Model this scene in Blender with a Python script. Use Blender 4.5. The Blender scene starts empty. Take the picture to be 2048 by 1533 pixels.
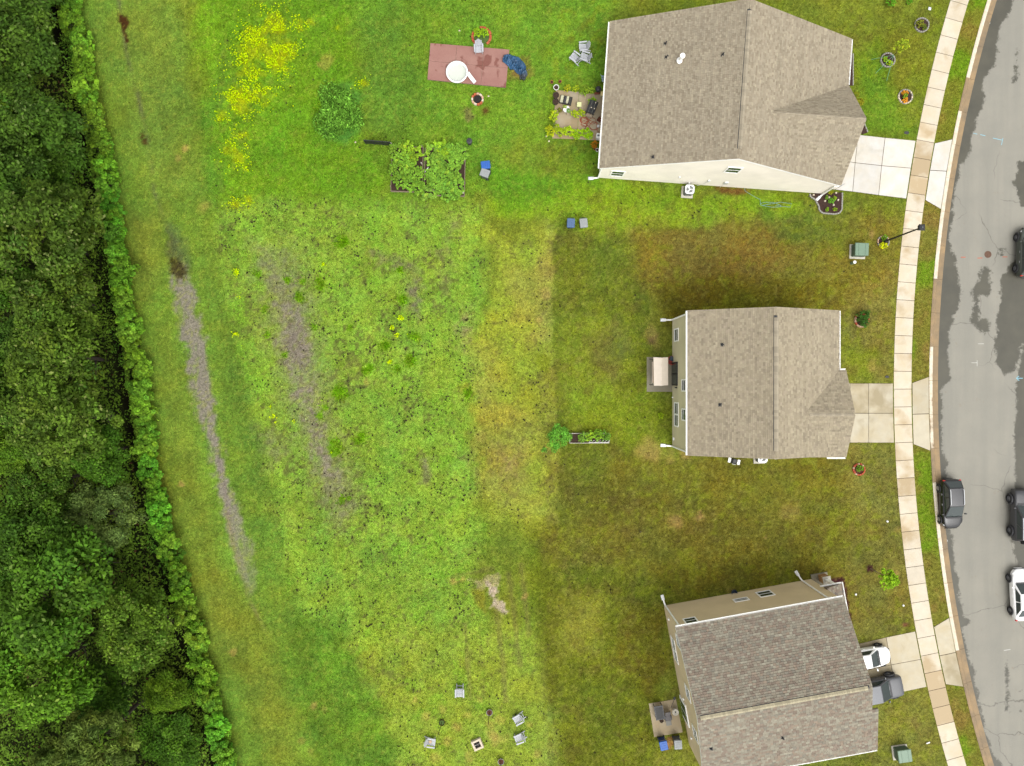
import bpy, bmesh, math, random
import numpy as np
from mathutils import Vector, Matrix

# ------------------------------------------------------------------ camera, sky, sun, exposure
SC = bpy.context.scene
COL = SC.collection
H, F = 64.5, 1420.0                 # camera height in metres, focal length in photo pixels (2048 wide)
CX, CY = 1024.0, 766.5
M = H / F                           # metres per photo pixel on the ground
cam_d = bpy.data.cameras.new('camera'); cam = bpy.data.objects.new('camera', cam_d); COL.objects.link(cam)
cam.location = (0, 0, H); cam.rotation_euler = (0, 0, 0)
cam_d.sensor_width = 36.0; cam_d.lens = 36.0 * F / 2048.0; cam_d.clip_start = 0.5; cam_d.clip_end = 2000
SC.camera = cam

SUN_EL, SUN_AZ = math.radians(62), math.radians(150)    # azimuth clockwise from +Y (north = top of the photo)
world = bpy.data.worlds.new('World'); SC.world = world; world.use_nodes = True
wn, wl = world.node_tree.nodes, world.node_tree.links
wn.clear()
w_out = wn.new('ShaderNodeOutputWorld'); w_bg = wn.new('ShaderNodeBackground')
w_sky = wn.new('ShaderNodeTexSky'); w_sky.sky_type = 'NISHITA'; w_sky.sun_disc = False
w_sky.sun_elevation = SUN_EL; w_sky.sun_rotation = SUN_AZ; w_sky.air_density = 1.0; w_sky.dust_density = 4.0; w_sky.ozone_density = 1.0
w_hs = wn.new('ShaderNodeHueSaturation'); w_hs.inputs['Saturation'].default_value = 0.05   # overcast: the blue is veiled by cloud
wl.new(w_sky.outputs[0], w_hs.inputs['Color']); wl.new(w_hs.outputs[0], w_bg.inputs['Color'])
w_bg.inputs['Strength'].default_value = 0.15
wl.new(w_bg.outputs[0], w_out.inputs['Surface'])
sun_d = bpy.data.lights.new('sun', 'SUN'); sun = bpy.data.objects.new('sun', sun_d); COL.objects.link(sun)
sun_d.energy = 0.6; sun_d.angle = math.radians(60); sun_d.color = (1.0, 0.96, 0.89)
sdir = Vector((math.sin(SUN_AZ) * math.cos(SUN_EL), math.cos(SUN_AZ) * math.cos(SUN_EL), math.sin(SUN_EL)))
sun.rotation_euler = sdir.to_track_quat('Z', 'Y').to_euler(); sun.location = (20, -40, 90)
vs = SC.view_settings
vs.view_transform = 'Standard'; vs.look = 'None'; vs.gamma = 1.0; vs.use_curve_mapping = False
vs.exposure = 0.98

# ------------------------------------------------------------------ helpers
rng = np.random.default_rng(11)
random.seed(5)
R = math.radians

def W(px, py, h=0.0):
    """photo measurement -> metres, for a point at height h above the ground"""
    k = (H - h) / F
    return Vector(((px - CX) * k, (CY - py) * k, h))
def W2(px, py, h=0.0):
    v = W(px, py, h); return (v.x, v.y)

def lin(c):
    c = np.asarray(c, float) / 255.0
    return np.where(c <= 0.04045, c / 12.92, ((c + 0.055) / 1.055) ** 2.4)
def L3(r, g, b, k=0.62):
    v = lin((r, g, b)) * k
    return (float(v[0]), float(v[1]), float(v[2]))

def _hash(ix, iy, seed):
    n = (ix.astype(np.int64) * 374761393 + iy.astype(np.int64) * 668265263 + seed * 982451653) & 0xffffffff
    n = ((n ^ (n >> 13)) * 1274126177) & 0xffffffff
    n = (n ^ (n >> 16)) & 0xffffffff
    return n / 4294967295.0
def vnoise(x, y, seed=0):
    x = np.asarray(x, float); y = np.asarray(y, float)
    ix = np.floor(x); iy = np.floor(y); fx = x - ix; fy = y - iy
    fx = fx * fx * (3 - 2 * fx); fy = fy * fy * (3 - 2 * fy)
    a = _hash(ix, iy, seed); b = _hash(ix + 1, iy, seed); c = _hash(ix, iy + 1, seed); d = _hash(ix + 1, iy + 1, seed)
    return (a * (1 - fx) + b * fx) * (1 - fy) + (c * (1 - fx) + d * fx) * fy
def fbm(x, y, scale, seed=0, octv=4):
    """-1..1"""
    s = 0; amp = 1; tot = 0; f = 1.0 / scale
    for o in range(octv):
        s = s + amp * (vnoise(x * f + 17.3 * o, y * f - 9.1 * o, seed + o) * 2 - 1); tot += amp; amp *= 0.55; f *= 2.03
    return s / tot
def sstep(e0, e1, x):
    t = np.clip((x - e0) / (e1 - e0), 0, 1); return t * t * (3 - 2 * t)
def sdpoly(px, py, poly):
    """signed distance, negative inside"""
    px = np.asarray(px, float); py = np.asarray(py, float)
    d = np.full(px.shape, 1e18); ins = np.zeros(px.shape, bool)
    n = len(poly)
    for i in range(n):
        ax, ay = poly[i]; bx, by = poly[(i + 1) % n]
        ex, ey = bx - ax, by - ay
        t = np.clip(((px - ax) * ex + (py - ay) * ey) / (ex * ex + ey * ey + 1e-12), 0, 1)
        d = np.minimum(d, (px - ax - t * ex) ** 2 + (py - ay - t * ey) ** 2)
        c = ((ay > py) != (by > py))
        with np.errstate(divide='ignore', invalid='ignore'):
            xi = (bx - ax) * (py - ay) / ((by - ay) if by != ay else 1e-12) + ax
        ins ^= c & (px < xi)
    d = np.sqrt(d)
    return np.where(ins, -d, d)
def sdline(px, py, pts):
    d = np.full(np.shape(px), 1e18)
    for (ax, ay), (bx, by) in zip(pts[:-1], pts[1:]):
        ex, ey = bx - ax, by - ay
        t = np.clip(((px - ax) * ex + (py - ay) * ey) / (ex * ex + ey * ey + 1e-12), 0, 1)
        d = np.minimum(d, (px - ax - t * ex) ** 2 + (py - ay - t * ey) ** 2)
    return np.sqrt(d)

# ---- materials
MATS = {}
def _nt(name):
    m = bpy.data.materials.new(name); m.use_nodes = True
    n, l = m.node_tree.nodes, m.node_tree.links
    return m, n, l, n['Principled BSDF']
def mat(name, col, rough=0.7, var=0.12, scale=4.0, bump=0.0, bscale=30.0, metal=0.0, spec=0.4, coat=0.0):
    """plain procedural material: base colour broken up by two noises, optional fine relief"""
    if name in MATS: return MATS[name]
    m, n, l, b = _nt(name)
    tc = n.new('ShaderNodeTexCoord')
    no = n.new('ShaderNodeTexNoise'); no.inputs['Scale'].default_value = scale; no.inputs['Detail'].default_value = 5
    l.new(tc.outputs['Object'], no.inputs['Vector'])
    rp = n.new('ShaderNodeMapRange'); rp.inputs['From Min'].default_value = 0.25; rp.inputs['From Max'].default_value = 0.75
    rp.inputs['To Min'].default_value = 1 - var; rp.inputs['To Max'].default_value = 1 + var
    l.new(no.outputs['Fac'], rp.inputs['Value'])
    vm = n.new('ShaderNodeVectorMath'); vm.operation = 'SCALE'; vm.inputs[0].default_value = col[:3]
    l.new(rp.outputs[0], vm.inputs['Scale']); l.new(vm.outputs[0], b.inputs['Base Color'])
    b.inputs['Roughness'].default_value = rough; b.inputs['Metallic'].default_value = metal
    b.inputs['Specular IOR Level'].default_value = spec; b.inputs['Coat Weight'].default_value = coat
    b.inputs['Coat Roughness'].default_value = 0.08
    if bump:
        n2 = n.new('ShaderNodeTexNoise'); n2.inputs['Scale'].default_value = bscale; n2.inputs['Detail'].default_value = 4
        l.new(tc.outputs['Object'], n2.inputs['Vector'])
        bp = n.new('ShaderNodeBump'); bp.inputs['Strength'].default_value = bump; bp.inputs['Distance'].default_value = 0.02
        l.new(n2.outputs['Fac'], bp.inputs['Height']); l.new(bp.outputs[0], b.inputs['Normal'])
    MATS[name] = m; return m
def mat_attr(name, attr='col', rough=0.8, spec=0.2, var=0.15, scale=6.0, trans=0.0, randobj=0.0):
    """colour comes from the mesh's own colour attribute (one value per leaf, shingle, blade)"""
    if name in MATS: return MATS[name]
    m, n, l, b = _nt(name)
    at = n.new('ShaderNodeAttribute'); at.attribute_name = attr
    ge = n.new('ShaderNodeNewGeometry')
    no = n.new('ShaderNodeTexNoise'); no.inputs['Scale'].default_value = scale; no.inputs['Detail'].default_value = 3
    l.new(ge.outputs['Position'], no.inputs['Vector'])
    rp = n.new('ShaderNodeMapRange'); rp.inputs['From Min'].default_value = 0.25; rp.inputs['From Max'].default_value = 0.75
    rp.inputs['To Min'].default_value = 1 - var; rp.inputs['To Max'].default_value = 1 + var
    l.new(no.outputs['Fac'], rp.inputs['Value'])
    vm = n.new('ShaderNodeVectorMath'); vm.operation = 'SCALE'
    l.new(at.outputs['Color'], vm.inputs[0]); l.new(rp.outputs[0], vm.inputs['Scale'])
    out = vm.outputs[0]
    if randobj:                                   # per-plant tint held in the object colour
        oi = n.new('ShaderNodeObjectInfo'); mu = n.new('ShaderNodeVectorMath'); mu.operation = 'MULTIPLY'
        l.new(out, mu.inputs[0]); l.new(oi.outputs['Color'], mu.inputs[1]); out = mu.outputs[0]
    l.new(out, b.inputs['Base Color'])
    b.inputs['Roughness'].default_value = rough; b.inputs['Specular IOR Level'].default_value = spec
    if trans:
        tr = n.new('ShaderNodeBsdfTranslucent'); mx = n.new('ShaderNodeMixShader'); mx.inputs[0].default_value = trans
        l.new(out, tr.inputs['Color']); l.new(b.outputs[0], mx.inputs[1]); l.new(tr.outputs[0], mx.inputs[2])
        l.new(mx.outputs[0], n['Material Output'].inputs['Surface'])
    MATS[name] = m; return m

# ---- object / mesh building
def link(o, parent=None):
    COL.objects.link(o)
    if parent is not None: o.parent = parent
    return o
def tag(o, label=None, cat=None, group=None, kind=None):
    if label: o['label'] = label
    if cat: o['category'] = cat
    if group: o['group'] = group
    if kind: o['kind'] = kind
    return o
def thing(name, label, cat, loc=(0, 0, 0), rz=0.0, group=None):
    o = bpy.data.objects.new(name, None); o.empty_display_size = 0.3
    link(o); o.location = loc; o.rotation_euler = (0, 0, rz)
    return tag(o, label, cat, group)
def structure(name):
    o = bpy.data.objects.new(name, None); link(o); o['kind'] = 'structure'; return o
def children_of(o): return list(o.children)
def copy_tree(o, parent=None):
    c = o.copy(); COL.objects.link(c)
    if parent is not None: c.parent = parent
    for ch in o.children: copy_tree(ch, c)
    return c

class MB:
    """collects shapes into one mesh"""
    def __init__(s): s.v = []; s.f = []; s.c = []; s.mi = []; s.cur = (1, 1, 1); s.m = 0
    def add(s, verts, faces, col=None):
        b = len(s.v); s.v.extend([tuple(p) for p in verts])
        for f in faces:
            s.f.append(tuple(i + b for i in f)); s.c.append(col or s.cur); s.mi.append(s.m)
    def box(s, c, size, rz=0.0, ch=0.0, rot=None, taper=1.0, col=None):
        """box centred in x, y and z at c; ch chamfers its upright edges and top; taper scales the top"""
        x, y, z = size[0] / 2, size[1] / 2, size[2] / 2
        if ch <= 0:
            ring = [(-x, -y), (x, -y), (x, y), (-x, y)]; lv = [(-z, 1.0, 0), (z, taper, 0)]
        else:
            k = min(ch, x * .45, y * .45, z * .9)
            ring = [(-x + k, -y), (x - k, -y), (x, -y + k), (x, y - k), (x - k, y), (-x + k, y), (-x, y - k), (-x, -y + k)]
            lv = [(-z, 1.0, 0), (z - k, taper, 0), (z, taper, k)]
        m3 = rot or Matrix.Rotation(rz, 3, 'Z')
        vs_, fs = [], []
        n = len(ring)
        for (h, sc, ins) in lv:
            for (a, b) in ring:
                fx = (x - ins) / x if x else 1; fy = (y - ins) / y if y else 1
                p = m3 @ Vector((a * sc * fx, b * sc * fy, h)); vs_.append((p.x + c[0], p.y + c[1], p.z + c[2]))
        for k_ in range(len(lv) - 1):
            for i in range(n):
                j = (i + 1) % n; fs.append((k_ * n + i, k_ * n + j, (k_ + 1) * n + j, (k_ + 1) * n + i))
        fs.append(tuple(range(n - 1, -1, -1))); fs.append(tuple((len(lv) - 1) * n + i for i in range(n)))
        s.add(vs_, fs, col); return s
    def prism(s, poly, z0, z1, col=None, top_in=0.0):
        poly = list(poly); n = len(poly)
        ar = sum(poly[i][0] * poly[(i + 1) % n][1] - poly[(i + 1) % n][0] * poly[i][1] for i in range(n))
        if ar < 0: poly = poly[::-1]
        vs_ = [(p[0], p[1], z0) for p in poly] + [(p[0], p[1], z1) for p in poly]
        fs = [(i, (i + 1) % n, n + (i + 1) % n, n + i) for i in range(n)] + [tuple(range(n - 1, -1, -1)), tuple(range(n, 2 * n))]
        s.add(vs_, fs, col); return s
    def tube(s, pts, r, n=8, col=None, cap=True):
        pts = [Vector(p) for p in pts]; rs = r if isinstance(r, (list, tuple)) else [r] * len(pts)
        vs_, fs = [], []; up = None
        for i, p in enumerate(pts):
            t = (pts[min(i + 1, len(pts) - 1)] - pts[max(i - 1, 0)])
            t = t.normalized() if t.length > 1e-9 else Vector((0, 0, 1))
            if up is None: up = t.orthogonal().normalized()
            up = (up - t * up.dot(t)); up = up.normalized() if up.length > 1e-6 else t.orthogonal().normalized()
            w = t.cross(up)
            for k in range(n):
                a = 2 * math.pi * k / n; q = p + (up * math.cos(a) + w * math.sin(a)) * rs[i]; vs_.append(tuple(q))
        for i in range(len(pts) - 1):
            for k in range(n):
                j = (k + 1) % n; fs.append((i * n + k, i * n + j, (i + 1) * n + j, (i + 1) * n + k))
        if cap: fs.append(tuple(range(n - 1, -1, -1))); fs.append(tuple((len(pts) - 1) * n + k for k in range(n)))
        s.add(vs_, fs, col); return s
    def lathe(s, prof, n=20, c=(0, 0, 0), col=None):
        """profile of (radius, z) turned round z; a radius of 0 closes it"""
        vs_, fs, rows = [], [], []
        for (r, z) in prof:
            if r < 1e-6: rows.append([len(vs_)]); vs_.append((c[0], c[1], c[2] + z))
            else:
                rows.append(list(range(len(vs_), len(vs_) + n)))
                for k in range(n):
                    a = 2 * math.pi * k / n; vs_.append((c[0] + r * math.cos(a), c[1] + r * math.sin(a), c[2] + z))
        for a, b in zip(rows[:-1], rows[1:]):
            for k in range(n):
                j = (k + 1) % n
                if len(a) == 1 and len(b) == 1: continue
                if len(a) == 1: fs.append((a[0], b[j], b[k]))
                elif len(b) == 1: fs.append((a[k], a[j], b[0]))
                else: fs.append((a[k], a[j], b[j], b[k]))
        s.add(vs_, fs, col); return s
    def quad(s, a, b, c, d, col=None): s.add([a, b, c, d], [(0, 1, 2, 3)], col); return s
    def ribbon(s, pts, w, z=0.0, col=None):
        pts = [Vector((p[0], p[1], 0)) for p in pts]; vs_, fs = [], []
        for i, p in enumerate(pts):
            t = pts[min(i + 1, len(pts) - 1)] - pts[max(i - 1, 0)]; t.normalize(); nrm = Vector((-t.y, t.x, 0)) * w / 2
            vs_ += [(p.x - nrm.x, p.y - nrm.y, z), (p.x + nrm.x, p.y + nrm.y, z)]
        for i in range(len(pts) - 1): fs.append((2 * i, 2 * i + 2, 2 * i + 3, 2 * i + 1))
        s.add(vs_, fs, col); return s
    def mesh(s, name, mats, smooth=False, colattr=False):
        me = bpy.data.meshes.new(name); me.from_pydata(s.v, [], s.f); me.update()
        for m_ in (mats if isinstance(mats, (list, tuple)) else [mats]): me.materials.append(m_)
        if any(s.mi): me.polygons.foreach_set('material_index', s.mi)
        if smooth: me.polygons.foreach_set('use_smooth', [True] * len(me.polygons))
        if colattr:
            ca = me.color_attributes.new('col', 'FLOAT_COLOR', 'CORNER')
            lt = np.empty(len(me.polygons), np.int32); me.polygons.foreach_get('loop_total', lt)
            c = np.repeat(np.asarray(s.c, np.float32), lt, axis=0); c = np.hstack([c, np.ones((len(c), 1), np.float32)])
            ca.data.foreach_set('color', c.ravel())
        return me
    def build(s, name, mats, parent=None, smooth=False, colattr=False, loc=None, rz=None, kind=None):
        o = bpy.data.objects.new(name, s.mesh(name, mats, smooth, colattr)); link(o, parent)
        if loc is not None: o.location = loc
        if rz is not None: o.rotation_euler = (0, 0, rz)
        if kind: o['kind'] = kind
        return o
def np_mesh(name, V, Fq, material, col=None, attr='col', smooth=False):
    """fast mesh from numpy arrays; col is per vertex (Nx3 or Nx4)"""
    V = np.asarray(V, np.float32); Fq = np.asarray(Fq, np.int32); k = Fq.shape[1]
    me = bpy.data.meshes.new(name)
    me.vertices.add(len(V)); me.vertices.foreach_set('co', V.ravel())
    me.loops.add(Fq.size); me.loops.foreach_set('vertex_index', Fq.ravel())
    me.polygons.add(len(Fq)); me.polygons.foreach_set('loop_start', np.arange(0, Fq.size, k, dtype=np.int32))
    me.update(calc_edges=True)
    if smooth: me.polygons.foreach_set('use_smooth', np.ones(len(Fq), bool))
    cols = col if isinstance(col, dict) else ({attr: col} if col is not None else {})
    for a_, c in cols.items():
        c = np.asarray(c, np.float32)
        if c.shape[1] == 3: c = np.hstack([c, np.ones((len(c), 1), np.float32)])
        ca = me.color_attributes.new(a_, 'FLOAT_COLOR', 'POINT'); ca.data.foreach_set('color', c.ravel())
    me.materials.append(material); me.validate()
    return me
def bevel_mod(o, w=0.02, seg=2):
    b = o.modifiers.new('bevel', 'BEVEL'); b.width = w; b.segments = seg; b.limit_method = 'ANGLE'; return o
# ------------------------------------------------------------------ the ground: one sheet, lawn and meadow, worn and wet patches
ARC = (4487.0, 775.0)               # centre of the curved street, in photo pixels
R_GRASS, R_ROAD, R_ROAD2 = 2629.0, 2611.0, 2393.0
R_W0, R_W1 = 2700.0, 2664.0         # sidewalk edges
DITCH = [(70, -600), (85, -150), (100, 0), (112, 60), (135, 120), (152, 200), (165, 290), (182, 380), (204, 500), (224, 620), (245, 760), (264, 880), (292, 1000), (330, 1150), (358, 1260), (400, 1400), (425, 1500), (455, 1640), (520, 2200)]
HEDGE = [(40, -600), (120, -150), (160, 0), (178, 100), (208, 240), (228, 330), (248, 480), (276, 650), (306, 820), (328, 1000), (362, 1120), (402, 1250), (432, 1370), (470, 1533), (500, 1640), (600, 2200)]
HX = np.array(HEDGE, float)
def hedge_x(py): return np.interp(py, HX[:, 1], HX[:, 0])
TRACK = [(338, 545), (350, 590), (362, 660), (372, 720), (385, 780), (400, 840), (413, 880), (425, 930), (436, 980), (448, 1030), (458, 1080), (472, 1130), (490, 1175), (500, 1192),
         (512, 1165), (505, 1120), (497, 1080), (482, 1030), (466, 1000), (452, 950), (442, 900), (432, 850), (428, 800), (416, 720), (404, 660), (392, 600), (382, 555), (366, 520)]
HARD = []                           # paved polygons (photo pixels), filled as they are built; grass keeps off them
def P(*a): return list(a)
ZONES = [  # polygon, colour as seen, softness px, edge noise px, noise size px, strength, speckle
    # meadow
    (P((345, -600), (700, -600), (720, 0), (720, 230), (770, 330), (760, 440), (430, 440), (400, 260)), (98, 148, 24), 26, 26, 60, 1, .25),
    (P((400, 395), (600, 400), (975, 400), (968, 640), (960, 800), (955, 1120), (1000, 1533), (1000, 2200), (700, 2200), (560, 1140), (520, 1000), (455, 720)), (124, 168, 50), 22, 30, 60, 1, .75),
    (P((640, 180), (700, 170), (728, 200), (722, 260), (690, 290), (650, 275)), (82, 142, 46), 12, 14, 24, .9, .3),
    (P((400, 210), (455, 120), (430, 330), (460, 470), (415, 430)), (84, 132, 34), 26, 26, 40, .7, .3),
    (P((700, -600), (1220, -600), (1218, 60), (1205, 380), (985, 400), (770, 405), (735, 250), (715, 60)), (100, 146, 34), 24, 26, 60, 1, .15),
    (P((720, 40), (800, 20), (850, 200), (790, 285), (735, 270)), (86, 132, 40), 30, 20, 50, .6, .1),
    # back lawn, olive and brown
    (P((962, 458), (1108, 462), (1106, 640), (1112, 860), (1120, 1040), (1062, 1062), (985, 1060), (958, 900), (948, 760), (975, 620)), (140, 163, 46), 22, 46, 46, .9, .6),
    (P((940, 700), (1000, 690), (1010, 790), (1075, 830), (1060, 1010), (970, 1000), (935, 900)), (156, 145, 70), 30, 40, 36, .38, .5),
    (P((1010, 540), (1100, 520), (1104, 660), (1070, 680), (1030, 640)), (154, 145, 72), 26, 34, 34, .42, .5),
    (P((1110, 436), (1290, 455), (1300, 560), (1290, 920), (1310, 1180), (1320, 1420), (1290, 1700), (1060, 2200), (1096, 1400), (1080, 1240), (1064, 1066), (1118, 1045), (1120, 880), (1104, 640)), (92, 116, 24), 4, 11, 26, 1, .3),
    (P((1250, 450), (1690, 440), (1790, 430), (1800, 600), (1680, 620), (1370, 618), (1310, 600), (1270, 560)), (110, 114, 30), 30, 30, 60, 1, .18),
    (P((1300, 470), (1560, 455), (1600, 540), (1500, 590), (1330, 570)), (116, 110, 38), 40, 30, 50, .7, .1),
    (P((1310, 560), (1690, 560), (1680, 640), (1320, 660)), (98, 100, 14), 26, 20, 40, .7, .2),
    (P((1220, 900), (1370, 905), (1700, 915), (1800, 930), (1830, 1250), (1690, 1240), (1600, 1160), (1330, 1200), (1210, 1120)), (101, 110, 26), 34, 36, 70, 1, .15),
    (P((1100, 930), (1350, 1000), (1400, 1090), (1260, 1120), (1090, 1150), (1075, 1080), (1120, 1050)), (92, 100, 26), 28, 26, 60, .8, .2),
    (P((1340, 1000), (1560, 1030), (1600, 1110), (1400, 1120)), (96, 99, 26), 30, 30, 60, .6, .1),
    (P((1150, 780), (1290, 780), (1345, 830), (1340, 910), (1240, 905), (1150, 850)), (110, 148, 24), 30, 30, 50, .75, .2),
    (P((1110, 640), (1240, 640), (1260, 740), (1200, 800), (1115, 800)), (118, 150, 30), 30, 26, 44, .7, .25),
    (P((1175, 680), (1240, 640), (1262, 700), (1230, 760), (1190, 745)), (94, 106, 38), 16, 14, 30, .7, .1),
    (P((1060, 1120), (1330, 1180), (1320, 1260), (1335, 1420), (1290, 1533), (1260, 1900), (1100, 1800), (1100, 1450)), (92, 112, 20), 30, 34, 60, .8, .25),
    (P((1110, 1210), (1200, 1200), (1190, 1300), (1120, 1320)), (126, 144, 42), 26, 26, 40, .7, .2),
    (P((1240, 1200), (1320, 1210), (1340, 1330), (1300, 1400), (1230, 1330)), (96, 100, 22), 20, 30, 40, .7, .2),
    # bright strip along the south side of the bungalow
    (P((975, 398), (1200, 356), (1400, 388), (1620, 395), (1600, 440), (1500, 432), (1420, 452), (1200, 470), (1110, 440), (985, 432)), (116, 156, 26), 14, 18, 30, .95, .3),
    (P((960, 330), (1190, 300), (1200, 370), (1000, 420)), (86, 142, 24), 20, 20, 40, .8, .2),
    (P((985, 300), (1100, 280), (1190, 330), (1080, 360)), (112, 128, 34), 24, 20, 40, .6, .1),
    (P((1500, 410), (1620, 430), (1700, 470), (1690, 500), (1560, 470)), (84, 122, 30), 20, 20, 30, .6, .1),
    # front lawns
    (P((1560, -600), (2300, -600), (1890, 0), (1835, 280), (1735, 270), (1700, 90), (1500, 0)), (108, 124, 34), 20, 26, 60, 1, .08),
    (P((1700, 120), (1760, 90), (1800, 230), (1830, 270), (1730, 268)), (92, 138, 26), 24, 20, 40, .8, .08),
    (P((1680, 620), (1790, 520), (1788, 765), (1700, 765)), (120, 124, 44), 24, 24, 50, .8, .08),
    (P((1690, 700), (1760, 700), (1740, 760), (1696, 762)), (106, 136, 22), 16, 14, 30, .8, .08),
    (P((1690, 890), (1800, 890), (1838, 1250), (1760, 1270), (1700, 1290), (1690, 1160)), (116, 124, 42), 24, 24, 50, .85, .08),
    (P((1700, 1400), (1850, 1380), (1900, 1533), (2000, 1900), (1700, 1900), (1740, 1480)), (112, 126, 40), 20, 24, 50, .9, .08),
    # lower meadow round the fire pit
    (P((560, 1190), (700, 1270), (750, 1340), (800, 1420), (810, 1533), (840, 2200), (560, 2200), (500, 1400)), (92, 134, 34), 24, 24, 60, 1, .1),
    (P((700, 1300), (800, 1240), (1060, 1260), (1100, 1400), (1110, 1533), (1120, 1900), (830, 1900), (770, 1420)), (136, 166, 50), 24, 26, 50, .9, .55),
    # mown strip beside the hedge
    (P((60, -600), (330, -600), (345, 0), (372, 130), (395, 300), (420, 440), (450, 640), (500, 860), (545, 1040), (600, 1200), (560, 1330), (640, 1533), (700, 2200), (500, 2200), (440, 1400), (300, 800), (230, 350), (150, 0)), (104, 144, 42), 24, 14, 60, 1, .04),
    (P((200, 40), (240, 0), (330, 0), (360, 200), (385, 330), (330, 420), (260, 300)), (112, 138, 46), 40, 20, 60, .6, .04),
    (P((255, 420), (330, 430), (330, 540), (290, 600), (258, 520)), (122, 128, 44), 30, 20, 50, .45, .04),
    (P((310, 640), (350, 640), (440, 1130), (470, 1300), (430, 1330), (350, 1000)), (114, 136, 42), 24, 18, 50, .6, .04),
    (P((430, 1130), (500, 1200), (560, 1330), (600, 1533), (540, 1533), (470, 1360), (410, 1180)), (114, 118, 34), 30, 18, 40, .45, .04),
    (P((430, 600), (480, 650), (520, 850), (560, 1000), (520, 1000), (450, 780)), (88, 128, 40), 22, 16, 50, .7, .04),
]
YELLOW = [(480, 190, 24), (500, 140, 30), (545, 110, 40), (600, 52, 16), (470, 200, 26), (485, 215, 22), (510, 75, 26), (545, 50, 30), (570, 100, 24), (480, 270, 18), (475, 315, 20), (490, 335, 10), (455, 300, 14), (470, 410, 12), (495, 400, 12), (520, 185, 26), (500, 100, 30), (555, 130, 22), (620, 45, 10), (675, 55, 6), (727, 168, 11), (445, 230, 14), (560, 60, 18)]
FLOWER = [(550, 838, 9), (542, 816, 6), (590, 842, 5), (475, 545, 8), (478, 590, 7), (474, 668, 9), (490, 688, 6), (802, 638, 12), (785, 655, 6), (798, 672, 7), (813, 670, 5), (648, 531, 5), (780, 725, 6), (660, 905, 5)]
CLUMP = [(600, 595, 12), (607, 562, 8), (640, 575, 9), (575, 560, 7), (680, 787, 18), (683, 485, 12), (690, 480, 9), (735, 740, 13), (795, 738, 9), (830, 675, 12), (670, 897, 18), (720, 875, 14), (570, 710, 7), (530, 618, 8), (537, 668, 8), (515, 548, 8), (628, 655, 6), (640, 832, 8), (652, 815, 6), (700, 655, 8), (640, 565, 9), (684, 1000, 9), (698, 998, 7), (800, 540, 8), (806, 600, 10), (935, 790, 12), (820, 720, 14), (770, 690, 12)]
def gap_noise(px, py): return fbm(px, py, 8.5, 601, 3) + .35 * fbm(px, py, 55, 605, 2)
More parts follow.
